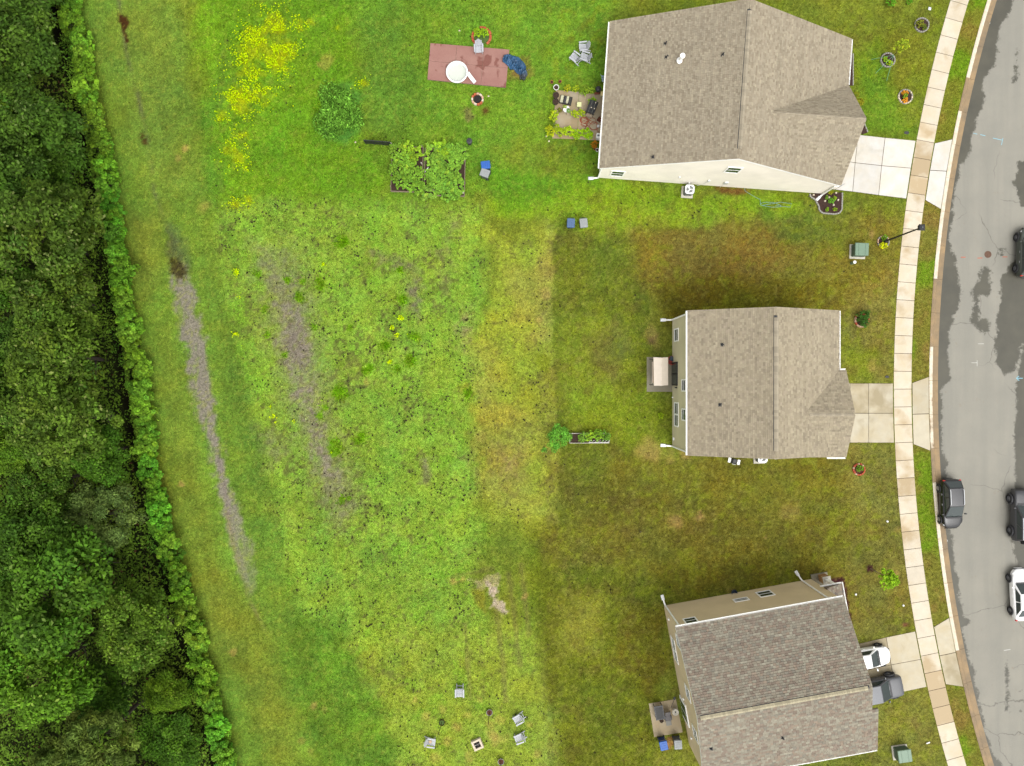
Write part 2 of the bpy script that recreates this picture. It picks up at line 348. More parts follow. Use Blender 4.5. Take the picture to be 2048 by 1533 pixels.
def ground_eval(px, py):
    """colour (as seen), speckle, wetness, grass cover at photo-pixel ground points"""
    px = np.asarray(px, float); py = np.asarray(py, float)
    c = np.empty(px.shape + (3,)); c[:] = (106, 128, 34)
    speck = np.full(px.shape, .15)
    for i, (poly, col, soft, na, ns, st, sp) in enumerate(ZONES):
        xs = [p[0] for p in poly]; ys = [p[1] for p in poly]; mg = soft + na + 5
        sel = (px > min(xs) - mg) & (px < max(xs) + mg) & (py > min(ys) - mg) & (py < max(ys) + mg)
        if not sel.any(): continue
        x, y = px[sel], py[sel]
        d = sdpoly(x, y, poly) + na * fbm(x, y, ns, 100 + i, 3)
        w = (1 - sstep(-soft, soft, d)) * st
        c[sel] = c[sel] * (1 - w[:, None]) + np.array(col) * w[:, None]
        speck[sel] = speck[sel] * (1 - w) + sp * w
    def mix(w, col, sp=None):
        nonlocal c, speck
        w = np.clip(w, 0, 1); c = c * (1 - w[..., None]) + np.array(col, float) * w[..., None]
        if sp is not None: speck = speck * (1 - w) + sp * w
    # mottling: darker / yellower / fresher growth at several sizes
    n1 = fbm(px, py, 90, 1); n2 = fbm(px, py, 34, 5); n3 = fbm(px, py, 13, 9, 3); n4 = fbm(px, py, 8, 19, 2)
    c *= (1 + .08 * n1 + .07 * n2 + .07 * n3 + .10 * n4)[..., None]
    mow = sstep(0, 60, px - hedge_x(py)) * (1 - sstep(250, 420, px - hedge_x(py)))
    lx = px - .215 * py                                  # wheel lines of the mower run along the hedge
    c *= (1 + mow * (.07 * fbm(lx, py * .06, 22, 41, 3)))[..., None]
    right = sstep(1060, 1110, px)
    c *= (1 + right * .07 * fbm(px * .10, py, 16, 42, 3))[..., None]     # faint mowing stripes
    yel = fbm(px, py, 46, 61); c[..., 0] *= 1 + .10 * yel; c[..., 2] *= 1 - .1 * yel
    # fresh bright weed flecks in the olive lawn
    fl = fbm(px, py, 11, 71, 3) + .5 * fbm(px, py, 60, 72)
    mix(right * .5 * sstep(.12, .5, fl), (120, 146, 24))
    mix(right * .3 * sstep(.25, .5, fbm(px, py, 20, 76, 3) + .5 * fbm(px, py, 70, 77)), (90, 86, 34))
    # meadow: pale green growth against mud
    mead = sstep(0, 30, px - hedge_x(py) - 170) * (1 - sstep(960, 1000, px)) * sstep(380, 430, py)
    mix(mead * .45 * sstep(.1, .5, fbm(px, py, 44, 81)), (116, 178, 40))
    mix(mead * .3 * sstep(.2, .55, fbm(px, py, 24, 84, 4)), (156, 180, 70), .6)
    wet = np.zeros(px.shape)
    def patch(poly, soft, na, ns, seed): return 1 - sstep(-soft, soft, sdpoly(px, py, poly) + na * fbm(px, py, ns, seed, 4))
    grey = [
        (P((500, 480), (590, 490), (640, 620), (665, 760), (700, 900), (720, 1000), (680, 1060), (620, 960), (560, 860), (545, 720), (510, 580)), 20, 40, 26, .5, (126, 138, 88)),
        (P((545, 555), (575, 565), (600, 620), (622, 670), (632, 740), (640, 800), (655, 860), (672, 920), (680, 960), (650, 965), (620, 905), (605, 860), (590, 800), (570, 740), (555, 660), (545, 610)), 10, 26, 22, .95, (136, 134, 112)),
        (P((520, 500), (580, 505), (600, 560), (610, 620), (570, 640), (540, 580), (515, 540)), 16, 34, 20, .7, (122, 126, 96)),
        (P((640, 945), (690, 950), (712, 1010), (690, 1060), (650, 1010)), 14, 30, 18, .7, (126, 126, 98)),
        (P((575, 640), (605, 640), (622, 700), (612, 745), (588, 730), (566, 690)), 8, 10, 16, .9, (127, 124, 106)),
        (P((815, 540), (840, 530), (845, 590), (836, 640), (818, 620)), 8, 18, 14, .8, (116, 110, 94)),
        (P((740, 500), (800, 512), (836, 530), (820, 545), (760, 525)), 8, 22, 12, .7, (112, 106, 88)),
        (P((845, 920), (862, 920), (858, 965), (842, 960)), 6, 14, 10, .7, (120, 116, 96)),
        (P((505, 860), (560, 870), (575, 930), (540, 930)), 14, 30, 18, .6, (116, 122, 90)),
        (P((870, 500), (890, 470), (900, 430), (915, 430), (895, 560), (880, 600)), 10, 26, 14, .6, (122, 118, 84)),
        (P((920, 640), (940, 620), (945, 680), (925, 690)), 10, 26, 12, .7, (140, 124, 96)),
        (P((990, 900), (1040, 900), (1050, 950), (1000, 960)), 16, 24, 20, .6, (132, 116, 76)),
    ]
    for k, (poly, soft, na, ns, st, col) in enumerate(grey):
        w = patch(poly, soft * 1.6, na, ns, 200 + 7 * k) * st; w = w * (.45 + .55 * sstep(-.25, .2, fbm(px, py, 10, 240 + k, 3)))
        mix(w, np.array(col), .35); wet = np.maximum(wet, w * .5)
    # long muddy track with standing water
    w = patch(TRACK, 8, 17, 13, 300); tail = 1 - .55 * sstep(980, 1180, py)
    mix(w * tail * .95 * (1 - .6 * sstep(.05, .5, fbm(px * 1.6, py * .5, 14, 305))), (136, 135, 118), 0)
    w2 = np.exp(-((px - np.interp(py, [860, 960, 1040, 1120, 1200], [428, 446, 462, 482, 505])) / 5.0) ** 2) * sstep(850, 900, py) * sstep(1210, 1150, py); mix(w2 * .5, (134, 128, 116), 0)
    w3 = np.exp(-((px - np.interp(py, [1000, 1100, 1190, 1280], [448, 468, 494, 540])) / 4.0) ** 2) * sstep(990, 1040, py) * sstep(1290, 1200, py) * sstep(-.5, .2, fbm(px, py, 20, 306)); mix(w3 * .6, (138, 126, 96), 0)
    wet = np.maximum(wet, w * .8)
    w = patch(P((335, 455), (352, 480), (372, 520), (378, 552), (362, 560), (345, 548), (332, 500)), 8, 12, 14, 310); mix(w * .75, (92, 100, 58), .8)
    w = patch(P((338, 520), (360, 518), (374, 545), (362, 562), (348, 552)), 4, 14, 8, 313); mix(w * .7, (62, 56, 18), .9)
    w = patch(P((330, 450), (345, 448), (372, 480), (382, 530), (372, 540), (350, 500)), 10, 10, 14, 316); mix(w * .5, (84, 104, 66), .1)
    lx0 = np.interp(py, [-100, 0, 100, 180, 230, 300, 380, 450], [233, 238, 252, 274, 284, 300, 308, 330])
    w = np.exp(-((px - lx0) / 5.0) ** 2) * sstep(460, 380, py) * sstep(-.35, .35, fbm(px, py, 40, 320)); mix(w * .6, (92, 92, 70), 0)
    w = patch(P((238, 27), (252, 32), (257, 46), (250, 60), (258, 84), (250, 86), (243, 56), (236, 40)), 2, 5, 8, 323); mix(w, (66, 42, 8), 0); wet = np.maximum(wet, w)
    w = patch(P((282, 268), (296, 276), (294, 290), (284, 284)), 3, 8, 6, 326); mix(w * .8, (74, 56, 24), 0)
    # tan dry spots
    for (x, y, r, st) in [(370, 297, 9, .8), (356, 318, 8, .5), (650, 126, 14, .5), (636, 127, 7, .6), (410, 414, 14, .5), (362, 966, 7, .8), (365, 972, 5, .8), (467, 1304, 10, .7), (628, 1410, 8, .7), (735, 1400, 1, 0),
                          (733, 762, 9, .7), (1330, 757, 12, .6), (1300, 905, 30, .55), (1335, 918, 22, .5), (1370, 912, 18, .5), (1050, 1195, 7, .8), (905, 1161, 9, .7), (925, 1157, 6, .7),
                          (1355, 1040, 18, .5), (1400, 1035, 12, .6), (1530, 1075, 6, .6), (1580, 1030, 20, .3), (1750, 1290, 9, .5), (1790, 1150, 10, .5), (1795, 1060, 9, .4), (1690, 1290, 8, .4), (1715, 1430, 10, .4), (1825, 1445, 20, .35), (1750, 1490, 12, .4),
                          (1310, 680, 20, .45), (985, 1465, 14, .6), (915, 1455, 16, .6), (1000, 1480, 18, .5), (895, 1480, 10, .5), (855, 1430, 12, .5), (885, 1418, 10, .5), (935, 1430, 10, .4), (980, 1450, 9, .5), (940, 1520, 14, .5), (870, 1515, 14, .4), (830, 1400, 8, .5), (960, 1400, 8, .5), (1000, 1440, 10, .4), (1075, 1510, 10, .5), (1060, 1450, 8, .4), (650, 1420, 8, .4), (605, 1480, 8, .4), (620, 1500, 12, .4), (1835, 598, 1, 0), (1745, 735, 14, .4), (1850, 1046, 9, .6), (1710, 310, 1, 0), (1745, 470, 8, .5), (1460, 1180, 10, .3), (1300, 670, 16, .4), (960, 870, 12, .4), (1090, 590, 12, .4), (1075, 640, 10, .4)]:
        d = np.hypot((px - x), (py - y)) + r * .9 * fbm(px, py, r * 1.6, int(x + y), 3)
        mix((1 - sstep(r * .3, r * 1.15, d)) * st * .8, (186, 160, 88), .2)
    # pale sandy, rutted ground north of the fire pit
    for pts, wd in [([(985, 1170), (995, 1240), (1005, 1320), (1012, 1400)], 5), ([(1018, 1150), (1030, 1250), (1040, 1330)], 5), ([(1042, 1130), (1050, 1200), (1058, 1270)], 5), ([(900, 1155), (985, 1138)], 5), ([(930, 1250), (940, 1400)], 4)]:
        w = (1 - sstep(wd * .4, wd * 1.6, sdline(px, py, pts) + wd * .8 * fbm(px, py, 18, 341))); mix(w * .36, (112, 104, 66), .3)
    w = patch(P((975, 1170), (992, 1175), (1000, 1200), (1012, 1225), (1006, 1232), (985, 1210)), 4, 20, 9, 344); mix(w * .85, (196, 186, 166), .1)
    w = patch(P((940, 1160), (995, 1150), (1000, 1165), (960, 1180)), 4, 20, 9, 346); mix(w * .6, (180, 170, 136), .1)
    w = patch(P((945, 1182), (972, 1180), (970, 1222), (950, 1215)), 6, 8, 12, 348); mix(w * .6, (128, 122, 30), .1)
    # yellow bloom and rank clumps
    for (x, y, r) in YELLOW:
        d = np.hypot(px - x, py - y) + r * .8 * fbm(px, py, 10, int(x * 3 + y), 3); mix((1 - sstep(r * .2, r * 1.1, d)) * .55, (176, 188, 6), .1)
    for (x, y, r) in CLUMP:
        d = np.hypot(px - x, py - y) + r * .5 * fbm(px, py, 9, int(x * 3 + y), 3); mix((1 - sstep(r * .6, r * 1.05, d)) * .85, (92, 150, 4), .2)
    # bare, trodden or weedy places beside the things that stand on the grass
    w = patch(P((1018, 118), (1060, 112), (1066, 150), (1042, 162), (1012, 160)), 4, 6, 10, 351); mix(w * .85, (112, 118, 44), 0)
    w = patch(P((1025, 128), (1046, 132), (1044, 156), (1026, 150)), 3, 6, 10, 352); mix(w * .6, (134, 104, 62), 0)
    w = patch(P((1500, 378), (1432, 373), (1440, 388), (1500, 390)), 3, 6, 9, 353); mix(w * .8, (112, 76, 40), 0)
    w = patch(P((925, 220), (945, 218), (950, 245), (930, 240)), 4, 10, 9, 354); mix(w * .6, (126, 112, 80), .2)
    d = np.hypot(px - 972, py - 222) + 5 * fbm(px, py, 8, 356); mix((1 - sstep(4, 11, d)) * .8, (92, 60, 34), .2)
    d = np.hypot(px - 1740, py - 1137) + 3 * fbm(px, py, 5, 357); mix(1 - sstep(6, 8.5, d), (74, 48, 36), 0)
    w = patch(P((1648, 1158), (1688, 1154), (1698, 1215), (1704, 1248), (1688, 1246), (1664, 1200), (1640, 1190)), 2, 4, 9, 358); mix(w, (72, 42, 34), 0)
    w = patch(P((1332, 1475), (1348, 1472), (1345, 1500), (1332, 1500)), 3, 5, 8, 359); mix(w * .8, (150, 116, 58), 0)
    d = np.hypot(px - 1838, py - 1047) + 4 * fbm(px, py, 6, 360); mix((1 - sstep(4, 12, d)) * .7, (160, 128, 74), 0)
    d = np.hypot((px - 1812) * .7, py - 1250) + 3 * fbm(px, py, 6, 361); mix((1 - sstep(2, 6, d)) * .8, (112, 70, 50), 0)
    d = np.hypot(px - 1303, py - 682) + 5 * fbm(px, py, 8, 362); mix((1 - sstep(3, 9, d)) * .6, (92, 84, 44), .3)
    w = patch(P((1070, 708), (1086, 706), (1100, 716), (1098, 745), (1084, 742), (1072, 728)), 3, 5, 9, 363); mix(w * .7, (112, 136, 22), 0)
    # verge between sidewalk and kerb, a touch greener
    rr = np.hypot(px - ARC[0], py - ARC[1]); vg = sstep(R_GRASS - 2, R_GRASS + 2, rr) * (1 - sstep(R_W1 - 2, R_W1 + 2, rr))
    gv = fbm(px, py, 60, 371)
    mix(vg * .85, (112, 122, 34), .06); mix(vg * .8 * sstep(0, .4, gv), (96, 146, 16)); mix(vg * .5 * sstep(.15, .5, -gv), (136, 116, 50))
    # gaps between the meadow plants, dark mud and shade painted into the colour
    gp = gap_noise(px, py); gk = sstep(.26, .5, gp) * np.clip(speck * 1.25, 0, 1)
    mix(gk * .55, (78, 74, 44)); mix(.35 * sstep(.2, .5, fbm(px, py, 5.5, 611, 2)) * (1 - gk), (148, 166, 58))
    # woods floor and ditch
    s = px - hedge_x(py); wd = 1 - sstep(-34, -6, s + 6 * fbm(px, py, 20, 381))
    mix(wd, (44, 52, 22), .1)
    dd = sdline(px, py, DITCH); mix(1 - sstep(5, 14, dd), (40, 32, 22), 0)
    dens = (1 - .92 * wet * 1.05).clip(0, 1) * (1 - wd)
    g_ = c[..., 1] - .5 * (c[..., 0] + c[..., 2])                     # pull the greens a little towards olive
    c[..., 0] += .05 * np.clip(g_, 0, 80); c[..., 1] += .03 * np.clip(g_, 0, 80); c[..., 2] += .02 * np.clip(g_, 0, 80)
    rk = right * sstep(395, 450, py + 0 * px); c[..., 0] *= 1 + .03 * rk; c[..., 1] *= 1 - .02 * rk; c[..., 2] *= 1 + .2 * rk; c[..., 2] += np.clip(.03 * c[..., 1], 0, 16) * (1 - wd); c[..., 0] *= 1 + .055 * (1 - wd)
    # away from the surveyed area the lawn and the wood simply go on, evenly mown and evenly leafy
    far = sstep(150, 500, np.maximum(np.maximum(-px, px - 2048), np.maximum(-py, py - 1533)))
    mix(far, (104, 126, 40), .05); mix(far * wd, (52, 74, 28), .05)
    return np.clip(c, 6, 240), speck, wet, dens, wd
def ground_z(px, py):
    z = 0.03 * fbm(px, py, 60, 401, 3)
    rr = np.hypot(px - ARC[0], py - ARC[1])
    street = 1 - sstep(R_W0 + 4, R_W0 + 60, rr)
    flat = street.copy()
    for x0, y0, x1, y1 in [(1100, 170, 1220, 300), (1190, 20, 1760, 400), (1285, 610, 1740, 930), (1290, 1150, 1780, 1560), (850, 85, 1025, 182)]:
        flat = np.maximum(flat, (1 - sstep(0, 25, np.maximum(np.maximum(x0 - px, px - x1), np.maximum(y0 - py, py - y1)))))
    z = z * (1 - flat)
    z = z - 0.17 * (1 - sstep(R_GRASS - 7, R_GRASS - 3, rr)) * sstep(R_ROAD2 - 18, R_ROAD2 - 14, rr)
    dd = sdline(px, py, DITCH); z = z - 1.5 * (1 - sstep(2, 17, dd))
    return z
def grid_axis(a, b, step, lo, hi):
    x = list(np.arange(a, b + .1, step)); s = step
    while x[-1] < hi: s *= 1.35; x.append(x[-1] + s)
    s = step
    while x[0] > lo: s *= 1.35; x.insert(0, x[0] - s)
    return np.array(x)
gx = grid_axis(-80, 2140, 4, -14000, 16000); gy = grid_axis(-80, 1620, 4, -14000, 15000)
GX, GY = np.meshgrid(gx, gy)
gc, gs, gw, gd, gwd = ground_eval(GX, GY)
gz = ground_z(GX, GY)
V = np.stack([(GX - CX) * M, (CY - GY) * M, gz], -1).reshape(-1, 3)
ni, nj = GX.shape
ii = np.arange(ni * nj).reshape(ni, nj)
Fq = np.stack([ii[1:, :-1], ii[1:, 1:], ii[:-1, 1:], ii[:-1, :-1]], -1).reshape(-1, 4)
gm, n, l, b = _nt('ground')
MATS['ground'] = gm
a1 = n.new('ShaderNodeAttribute'); a1.attribute_name = 'col'
a2 = n.new('ShaderNodeAttribute'); a2.attribute_name = 'mask'
sp = n.new('ShaderNodeSeparateColor'); l.new(a2.outputs['Color'], sp.inputs[0])
ge = n.new('ShaderNodeNewGeometry')
def noise(scale, det=4, dist=0.0, rough=.6):
    t = n.new('ShaderNodeTexNoise'); t.inputs['Scale'].default_value = scale; t.inputs['Detail'].default_value = det
    t.inputs['Distortion'].default_value = dist; t.inputs['Roughness'].default_value = rough
    l.new(ge.outputs['Position'], t.inputs['Vector']); return t.outputs['Fac']
def rng_(v, a, b_, c_, d_):
    m_ = n.new('ShaderNodeMapRange'); m_.inputs['From Min'].default_value = a; m_.inputs['From Max'].default_value = b_
    m_.inputs['To Min'].default_value = c_; m_.inputs['To Max'].default_value = d_; l.new(v, m_.inputs['Value']); return m_.outputs[0]
def math_(op, a, b_):
    m_ = n.new('ShaderNodeMath'); m_.operation = op
    for i, q in enumerate((a, b_)):
        if isinstance(q, (int, float)): m_.inputs[i].default_value = q
        else: l.new(q, m_.inputs[i])
    return m_.outputs[0]
f1 = rng_(noise(4.0, 5, 0, .7), .3, .7, .58, 1.42); f2 = rng_(noise(9.0, 4, 0, .7), .3, .7, .62, 1.38)
sc_ = n.new('ShaderNodeVectorMath'); sc_.operation = 'SCALE'; l.new(a1.outputs['Color'], sc_.inputs[0]); l.new(math_('MULTIPLY', f1, f2), sc_.inputs['Scale'])
spk = math_('MULTIPLY', rng_(noise(3.6, 4, .6, .7), .57, .64, 0, 1), rng_(noise(.55, 2), .35, .6, .1, 1))
spk = math_('MULTIPLY', spk, sp.outputs[0])
mx = n.new('ShaderNodeMix'); mx.data_type = 'RGBA'; l.new(spk, mx.inputs['Factor']); l.new(sc_.outputs[0], mx.inputs['A']); mx.inputs['B'].default_value = (*L3(72, 62, 46), 1)
l.new(mx.outputs['Result'], b.inputs['Base Color'])
l.new(rng_(sp.outputs[1], 0, 1, .95, .42), b.inputs['Roughness']); b.inputs['Specular IOR Level'].default_value = .1
bp = n.new('ShaderNodeBump'); bp.inputs['Strength'].default_value = .8; bp.inputs['Distance'].default_value = .08
l.new(math_('ADD', noise(9.0, 6, 0, .7), math_('MULTIPLY', spk, -.8)), bp.inputs['Height']); l.new(bp.outputs[0], b.inputs['Normal'])
gcl = lin(gc.reshape(-1, 3)) * .62
me = np_mesh('ground', V, Fq, gm, {'col': gcl, 'mask': np.stack([gs.ravel(), gw.ravel(), gd.ravel()], -1)}, smooth=True)
ground = link(bpy.data.objects.new('ground', me)); ground['kind'] = 'structure'

# ------------------------------------------------------------------ street, kerb, sidewalk, driveways
def ap(r, t): return (ARC[0] - r * math.cos(t), ARC[1] + r * math.sin(t))     # street polar -> photo pixels (t down the photo)
T0, T1 = R(-26), R(26)
# road sheet with wet patches held as a signed distance and cut by noise in the material
WET_Y = [-900, -60, 0, 20, 40, 60, 100, 130, 160, 200, 240, 300, 340, 400, 440, 480, 520, 560, 590, 620, 650, 700, 760, 780, 850, 900, 925, 950, 1000, 1060, 1100, 1150, 1200, 1236, 1245, 1256, 1300, 1350, 1400, 1450, 1500, 1533, 2300]
WET_X = [2400, 2050, 2022, 2020, 2006, 1994, 1992, 1985, 1962, 1966, 1950, 1937, 1916, 1904, 1902, 1893, 1908, 1915, 1918, 1912, 1896, 1892, 1895, 1880, 1879, 1882, 1892, 1891, 1890, 1897, 1902, 1912, 1918, 1925, 1942, 1920, 1932, 1946, 1952, 1964, 1980, 2002, 2500]
WETP = [P((1972, 532), (1982, 545), (1982, 580), (1976, 592), (1962, 592), (1960, 640), (1972, 632), (1982, 646), (1980, 660), (1968, 668), (1956, 656), (1943, 642), (1948, 608), (1946, 580), (1958, 560), (1962, 545)),
        P((2018, 530), (2060, 500), (2140, 420), (2140, 745), (2052, 742), (2048, 690), (2040, 700), (2034, 740), (2010, 748), (1996, 736), (1990, 700), (1992, 660), (2000, 610), (2004, 560)),
        P((2030, 900), (2034, 760), (2050, 700), (2140, 690), (2140, 1150), (2040, 1140), (2028, 1110), (2026, 1085), (2036, 1060)),
        P((2036, 325), (2060, 320), (2060, 420), (2040, 410), (2030, 370)), P((2034, 95), (2040, 100), (2034, 160), (2028, 165)), P((2004, 495), (2010, 500), (2004, 512), (1998, 502)),
        P((2010, 1420), (2016, 1300), (2020, 1430))]
rr_ = np.arange(R_ROAD2 - 8, R_ROAD + 8.1, 3.4); tt_ = np.arange(T0, T1, 3.4 / 2450)
RG, TG = np.meshgrid(rr_, tt_)
PX = ARC[0] - RG * np.cos(TG); PY = ARC[1] + RG * np.sin(TG)
wetd = PX - np.interp(PY, WET_Y, WET_X) - 5
for poly in WETP: wetd = np.minimum(wetd, sdpoly(PX, PY, poly))
wetv = np.clip(.5 - wetd / 24.0, 0, 1)
crown_ = ((RG - 2502) / 118) ** 2
V = np.stack([(PX - CX) * M, (CY - PY) * M, -0.075 - 0.05 * crown_], -1).reshape(-1, 3)
ni, nj = RG.shape; ii = np.arange(ni * nj).reshape(ni, nj)
Fq = np.stack([ii[:-1, :-1], ii[1:, :-1], ii[1:, 1:], ii[:-1, 1:]], -1).reshape(-1, 4)
rm, n, l, b = _nt('asphalt'); ge = n.new('ShaderNodeNewGeometry')
a1 = n.new('ShaderNodeAttribute'); a1.attribute_name = 'wet'
sc_ = n.new('ShaderNodeSeparateColor'); l.new(a1.outputs['Color'], sc_.inputs[0])
wv = math_('ADD', sc_.outputs[0], math_('MULTIPLY', math_('SUBTRACT', noise(.9, 7, .4, .72), .5), 1.5))
wv = math_('ADD', wv, math_('MULTIPLY', math_('SUBTRACT', noise(6.0, 4, 0, .75), .5), .55))
wf = rng_(wv, .42, .60, 0, 1)
def mixc(f, A, B):
    m_ = n.new('ShaderNodeMix'); m_.data_type = 'RGBA'; l.new(f, m_.inputs['Factor'])
    for k, q in (('A', A), ('B', B)):
        if isinstance(q, tuple): m_.inputs[k].default_value = (*q, 1)
        else: l.new(q, m_.inputs[k])
    return m_.outputs['Result']
dry = mixc(rng_(noise(.35, 5), .3, .7, 0, 1), L3(166, 162, 149), L3(155, 152, 141))
dry = mixc(rng_(noise(45, 2), .6, .75, 0, .35), dry, L3(110, 108, 100))
dry = mixc(rng_(noise(1.9, 3, 2.0), .67, .74, 0, .5), dry, L3(150, 128, 98))
tcm = n.new('ShaderNodeMapping'); tcm.inputs['Scale'].default_value = (1.0, .06, 1.0); l.new(ge.outputs['Position'], tcm.inputs['Vector'])
stn = n.new('ShaderNodeTexNoise'); stn.inputs['Scale'].default_value = 1.1; stn.inputs['Detail'].default_value = 6; l.new(tcm.outputs[0], stn.inputs['Vector'])
dry = mixc(rng_(stn.outputs['Fac'], .42, .68, 0, .55), dry, L3(146, 144, 134))
vo = n.new('ShaderNodeTexVoronoi'); vo.feature = 'DISTANCE_TO_EDGE'; vo.inputs['Scale'].default_value = .16
wv_ = n.new('ShaderNodeVectorMath'); wv_.operation = 'ADD'; nz = n.new('ShaderNodeTexNoise'); nz.inputs['Scale'].default_value = .8; nz.inputs['Detail'].default_value = 6; l.new(ge.outputs['Position'], nz.inputs['Vector'])
l.new(ge.outputs['Position'], wv_.inputs[0]); l.new(nz.outputs['Color'], wv_.inputs[1]); l.new(wv_.outputs[0], vo.inputs['Vector'])
dry = mixc(math_('MULTIPLY', rng_(vo.outputs['Distance'], .0, .006, .8, 0), rng_(noise(.12, 2), .5, .56, 0, 1)), dry, L3(104, 100, 92))
dry = mixc(rng_(noise(26, 2, 0, .8), .60, .68, 0, .45), dry, L3(196, 194, 184)); dry = mixc(rng_(noise(3.2, 2, 3.0), .72, .76, 0, .6), dry, L3(150, 116, 84))
wetc = mixc(rng_(noise(.5, 4), .3, .7, 0, 1), L3(100, 97, 84), L3(86, 84, 74))
l.new(mixc(wf, dry, wetc), b.inputs['Base Color'])
l.new(rng_(wf, 0, 1, .9, .5), b.inputs['Roughness']); b.inputs['Specular IOR Level'].default_value = .3
bp = n.new('ShaderNodeBump'); bp.inputs['Strength'].default_value = .35; bp.inputs['Distance'].default_value = .01
l.new(noise(70, 3), bp.inputs['Height']); l.new(bp.outputs[0], b.inputs['Normal'])
me = np_mesh('road', V, Fq, rm, {'wet': np.repeat(wetv.reshape(-1, 1), 3, 1)}, smooth=True)
road = link(bpy.data.objects.new('road', me)); road['kind'] = 'structure'

# concrete: clean pale slab, tan damp stain per slab (object colour red = how damp)
def concrete(name, clean, damp, lo=.5):
    global n, l, ge
    m, n, l, b = _nt(name); ge = n.new('ShaderNodeNewGeometry'); oi = n.new('ShaderNodeObjectInfo')
    s_ = n.new('ShaderNodeSeparateColor'); l.new(oi.outputs['Color'], s_.inputs[0])
    v = math_('ADD', noise(.55, 4, .3, .5), math_('MULTIPLY', math_('SUBTRACT', s_.outputs[0], .5), .7))
    f = rng_(v, .46, .65, 0, 1)
    cl = mixc(rng_(noise(1.4, 5), .3, .7, 0, 1), clean, tuple(q * .88 for q in clean))
    cl = mixc(rng_(noise(.5, 4), .42, .66, 0, .8), cl, tuple(clean[i] * (.9, .84, .72)[i] for i in range(3)))
    c_ = mixc(f, cl, damp); c_ = mixc(rng_(noise(30, 3), .58, .75, 0, .25), c_, tuple(q * .5 for q in damp))
    hv = n.new('ShaderNodeVectorMath'); hv.operation = 'SCALE'; l.new(c_, hv.inputs[0]); l.new(rng_(oi.outputs['Random'], 0, 1, .93, 1.05), hv.inputs['Scale'])
    l.new(hv.outputs[0], b.inputs['Base Color']); l.new(rng_(f, 0, 1, .9, .7), b.inputs['Roughness']); b.inputs['Specular IOR Level'].default_value = .25
    bp = n.new('ShaderNodeBump'); bp.inputs['Strength'].default_value = .25; bp.inputs['Distance'].default_value = .006
    l.new(noise(60, 3), bp.inputs['Height']); l.new(bp.outputs[0], b.inputs['Normal'])
    MATS[name] = m; return m
m_walk = concrete('sidewalk_concrete', L3(232, 220, 198, .64), L3(200, 178, 142))
m_drive = concrete('white_concrete', L3(240, 236, 228, .60), L3(188, 182, 164))
m_drive2 = concrete('worn_concrete', L3(214, 204, 180, .64), L3(180, 166, 134))
m_patio = concrete('patio_concrete', L3(194, 180, 154), L3(178, 158, 122))
m_patio2 = concrete('grey_patio_concrete', L3(168, 162, 142), L3(146, 140, 118))
m_kerb = concrete('kerb_concrete', L3(236, 220, 194, .64), L3(172, 146, 110))
m_joint = mat('joint_soil', L3(84, 70, 50), .95)
def slab(poly_px, m, parent, damp=.3, z0=-.1, z1=.03, gap=.5, name='slab'):
    """one cast slab; its polygon is shrunk a little so that the joint to its neighbour is a groove"""
    cx = sum(p[0] for p in poly_px) / len(poly_px); cy = sum(p[1] for p in poly_px) / len(poly_px)
    q = []
    for (x, y) in poly_px:
        d = math.hypot(x - cx, y - cy); k = max(0, (d - gap * 1.4) / d); q.append(W2(cx + (x - cx) * k, cy + (y - cy) * k))
    c = W(cx, cy); bm_ = MB(); bm_.prism([(x - c.x, y - c.y) for x, y in q], z0, z1)
    o = bm_.build(name, m, parent, loc=(c.x, c.y, 0)); o.color = (damp, 0, 0, 1)
    return o
sidewalk = structure('sidewalk')
pt = 35.6 / 2682
ts = np.arange(R(-24), R(24), pt) - .0045
DAMP = [(0, 30, .35), (30, 260, .3), (260, 300, .5), (300, 340, .68), (340, 372, .72), (372, 420, .55), (420, 560, .45), (560, 640, .4), (640, 720, .35), (720, 760, .5), (900, 940, .45), (940, 990, .6), (990, 1090, .45), (1090, 1320, .35), (1320, 1345, .6), (1345, 1450, .9), (1450, 1533, .45)]
for t in ts:
    y = ap(2682, t + pt / 2)[1]
    d = .35
    for a, b_, v in DAMP:
        if a <= y < b_: d = v
    slab([ap(R_W0, t), ap(R_W1, t), ap(R_W1, t + pt), ap(R_W0, t + pt)], m_walk, sidewalk, d + random.uniform(-.05, .05))
jb = MB()
tq = np.linspace(R(-24), R(24), 90)
for a, b_ in zip(tq[:-1], tq[1:]):
    q = [W2(*ap(R_W0 - 1, a)), W2(*ap(R_W1 + 1, a)), W2(*ap(R_W1 + 1, b_)), W2(*ap(R_W0 - 1, b_))]
    jb.quad(*[(x, y, .012) for x, y in q])
jb.build('joint_bed', m_joint, sidewalk)
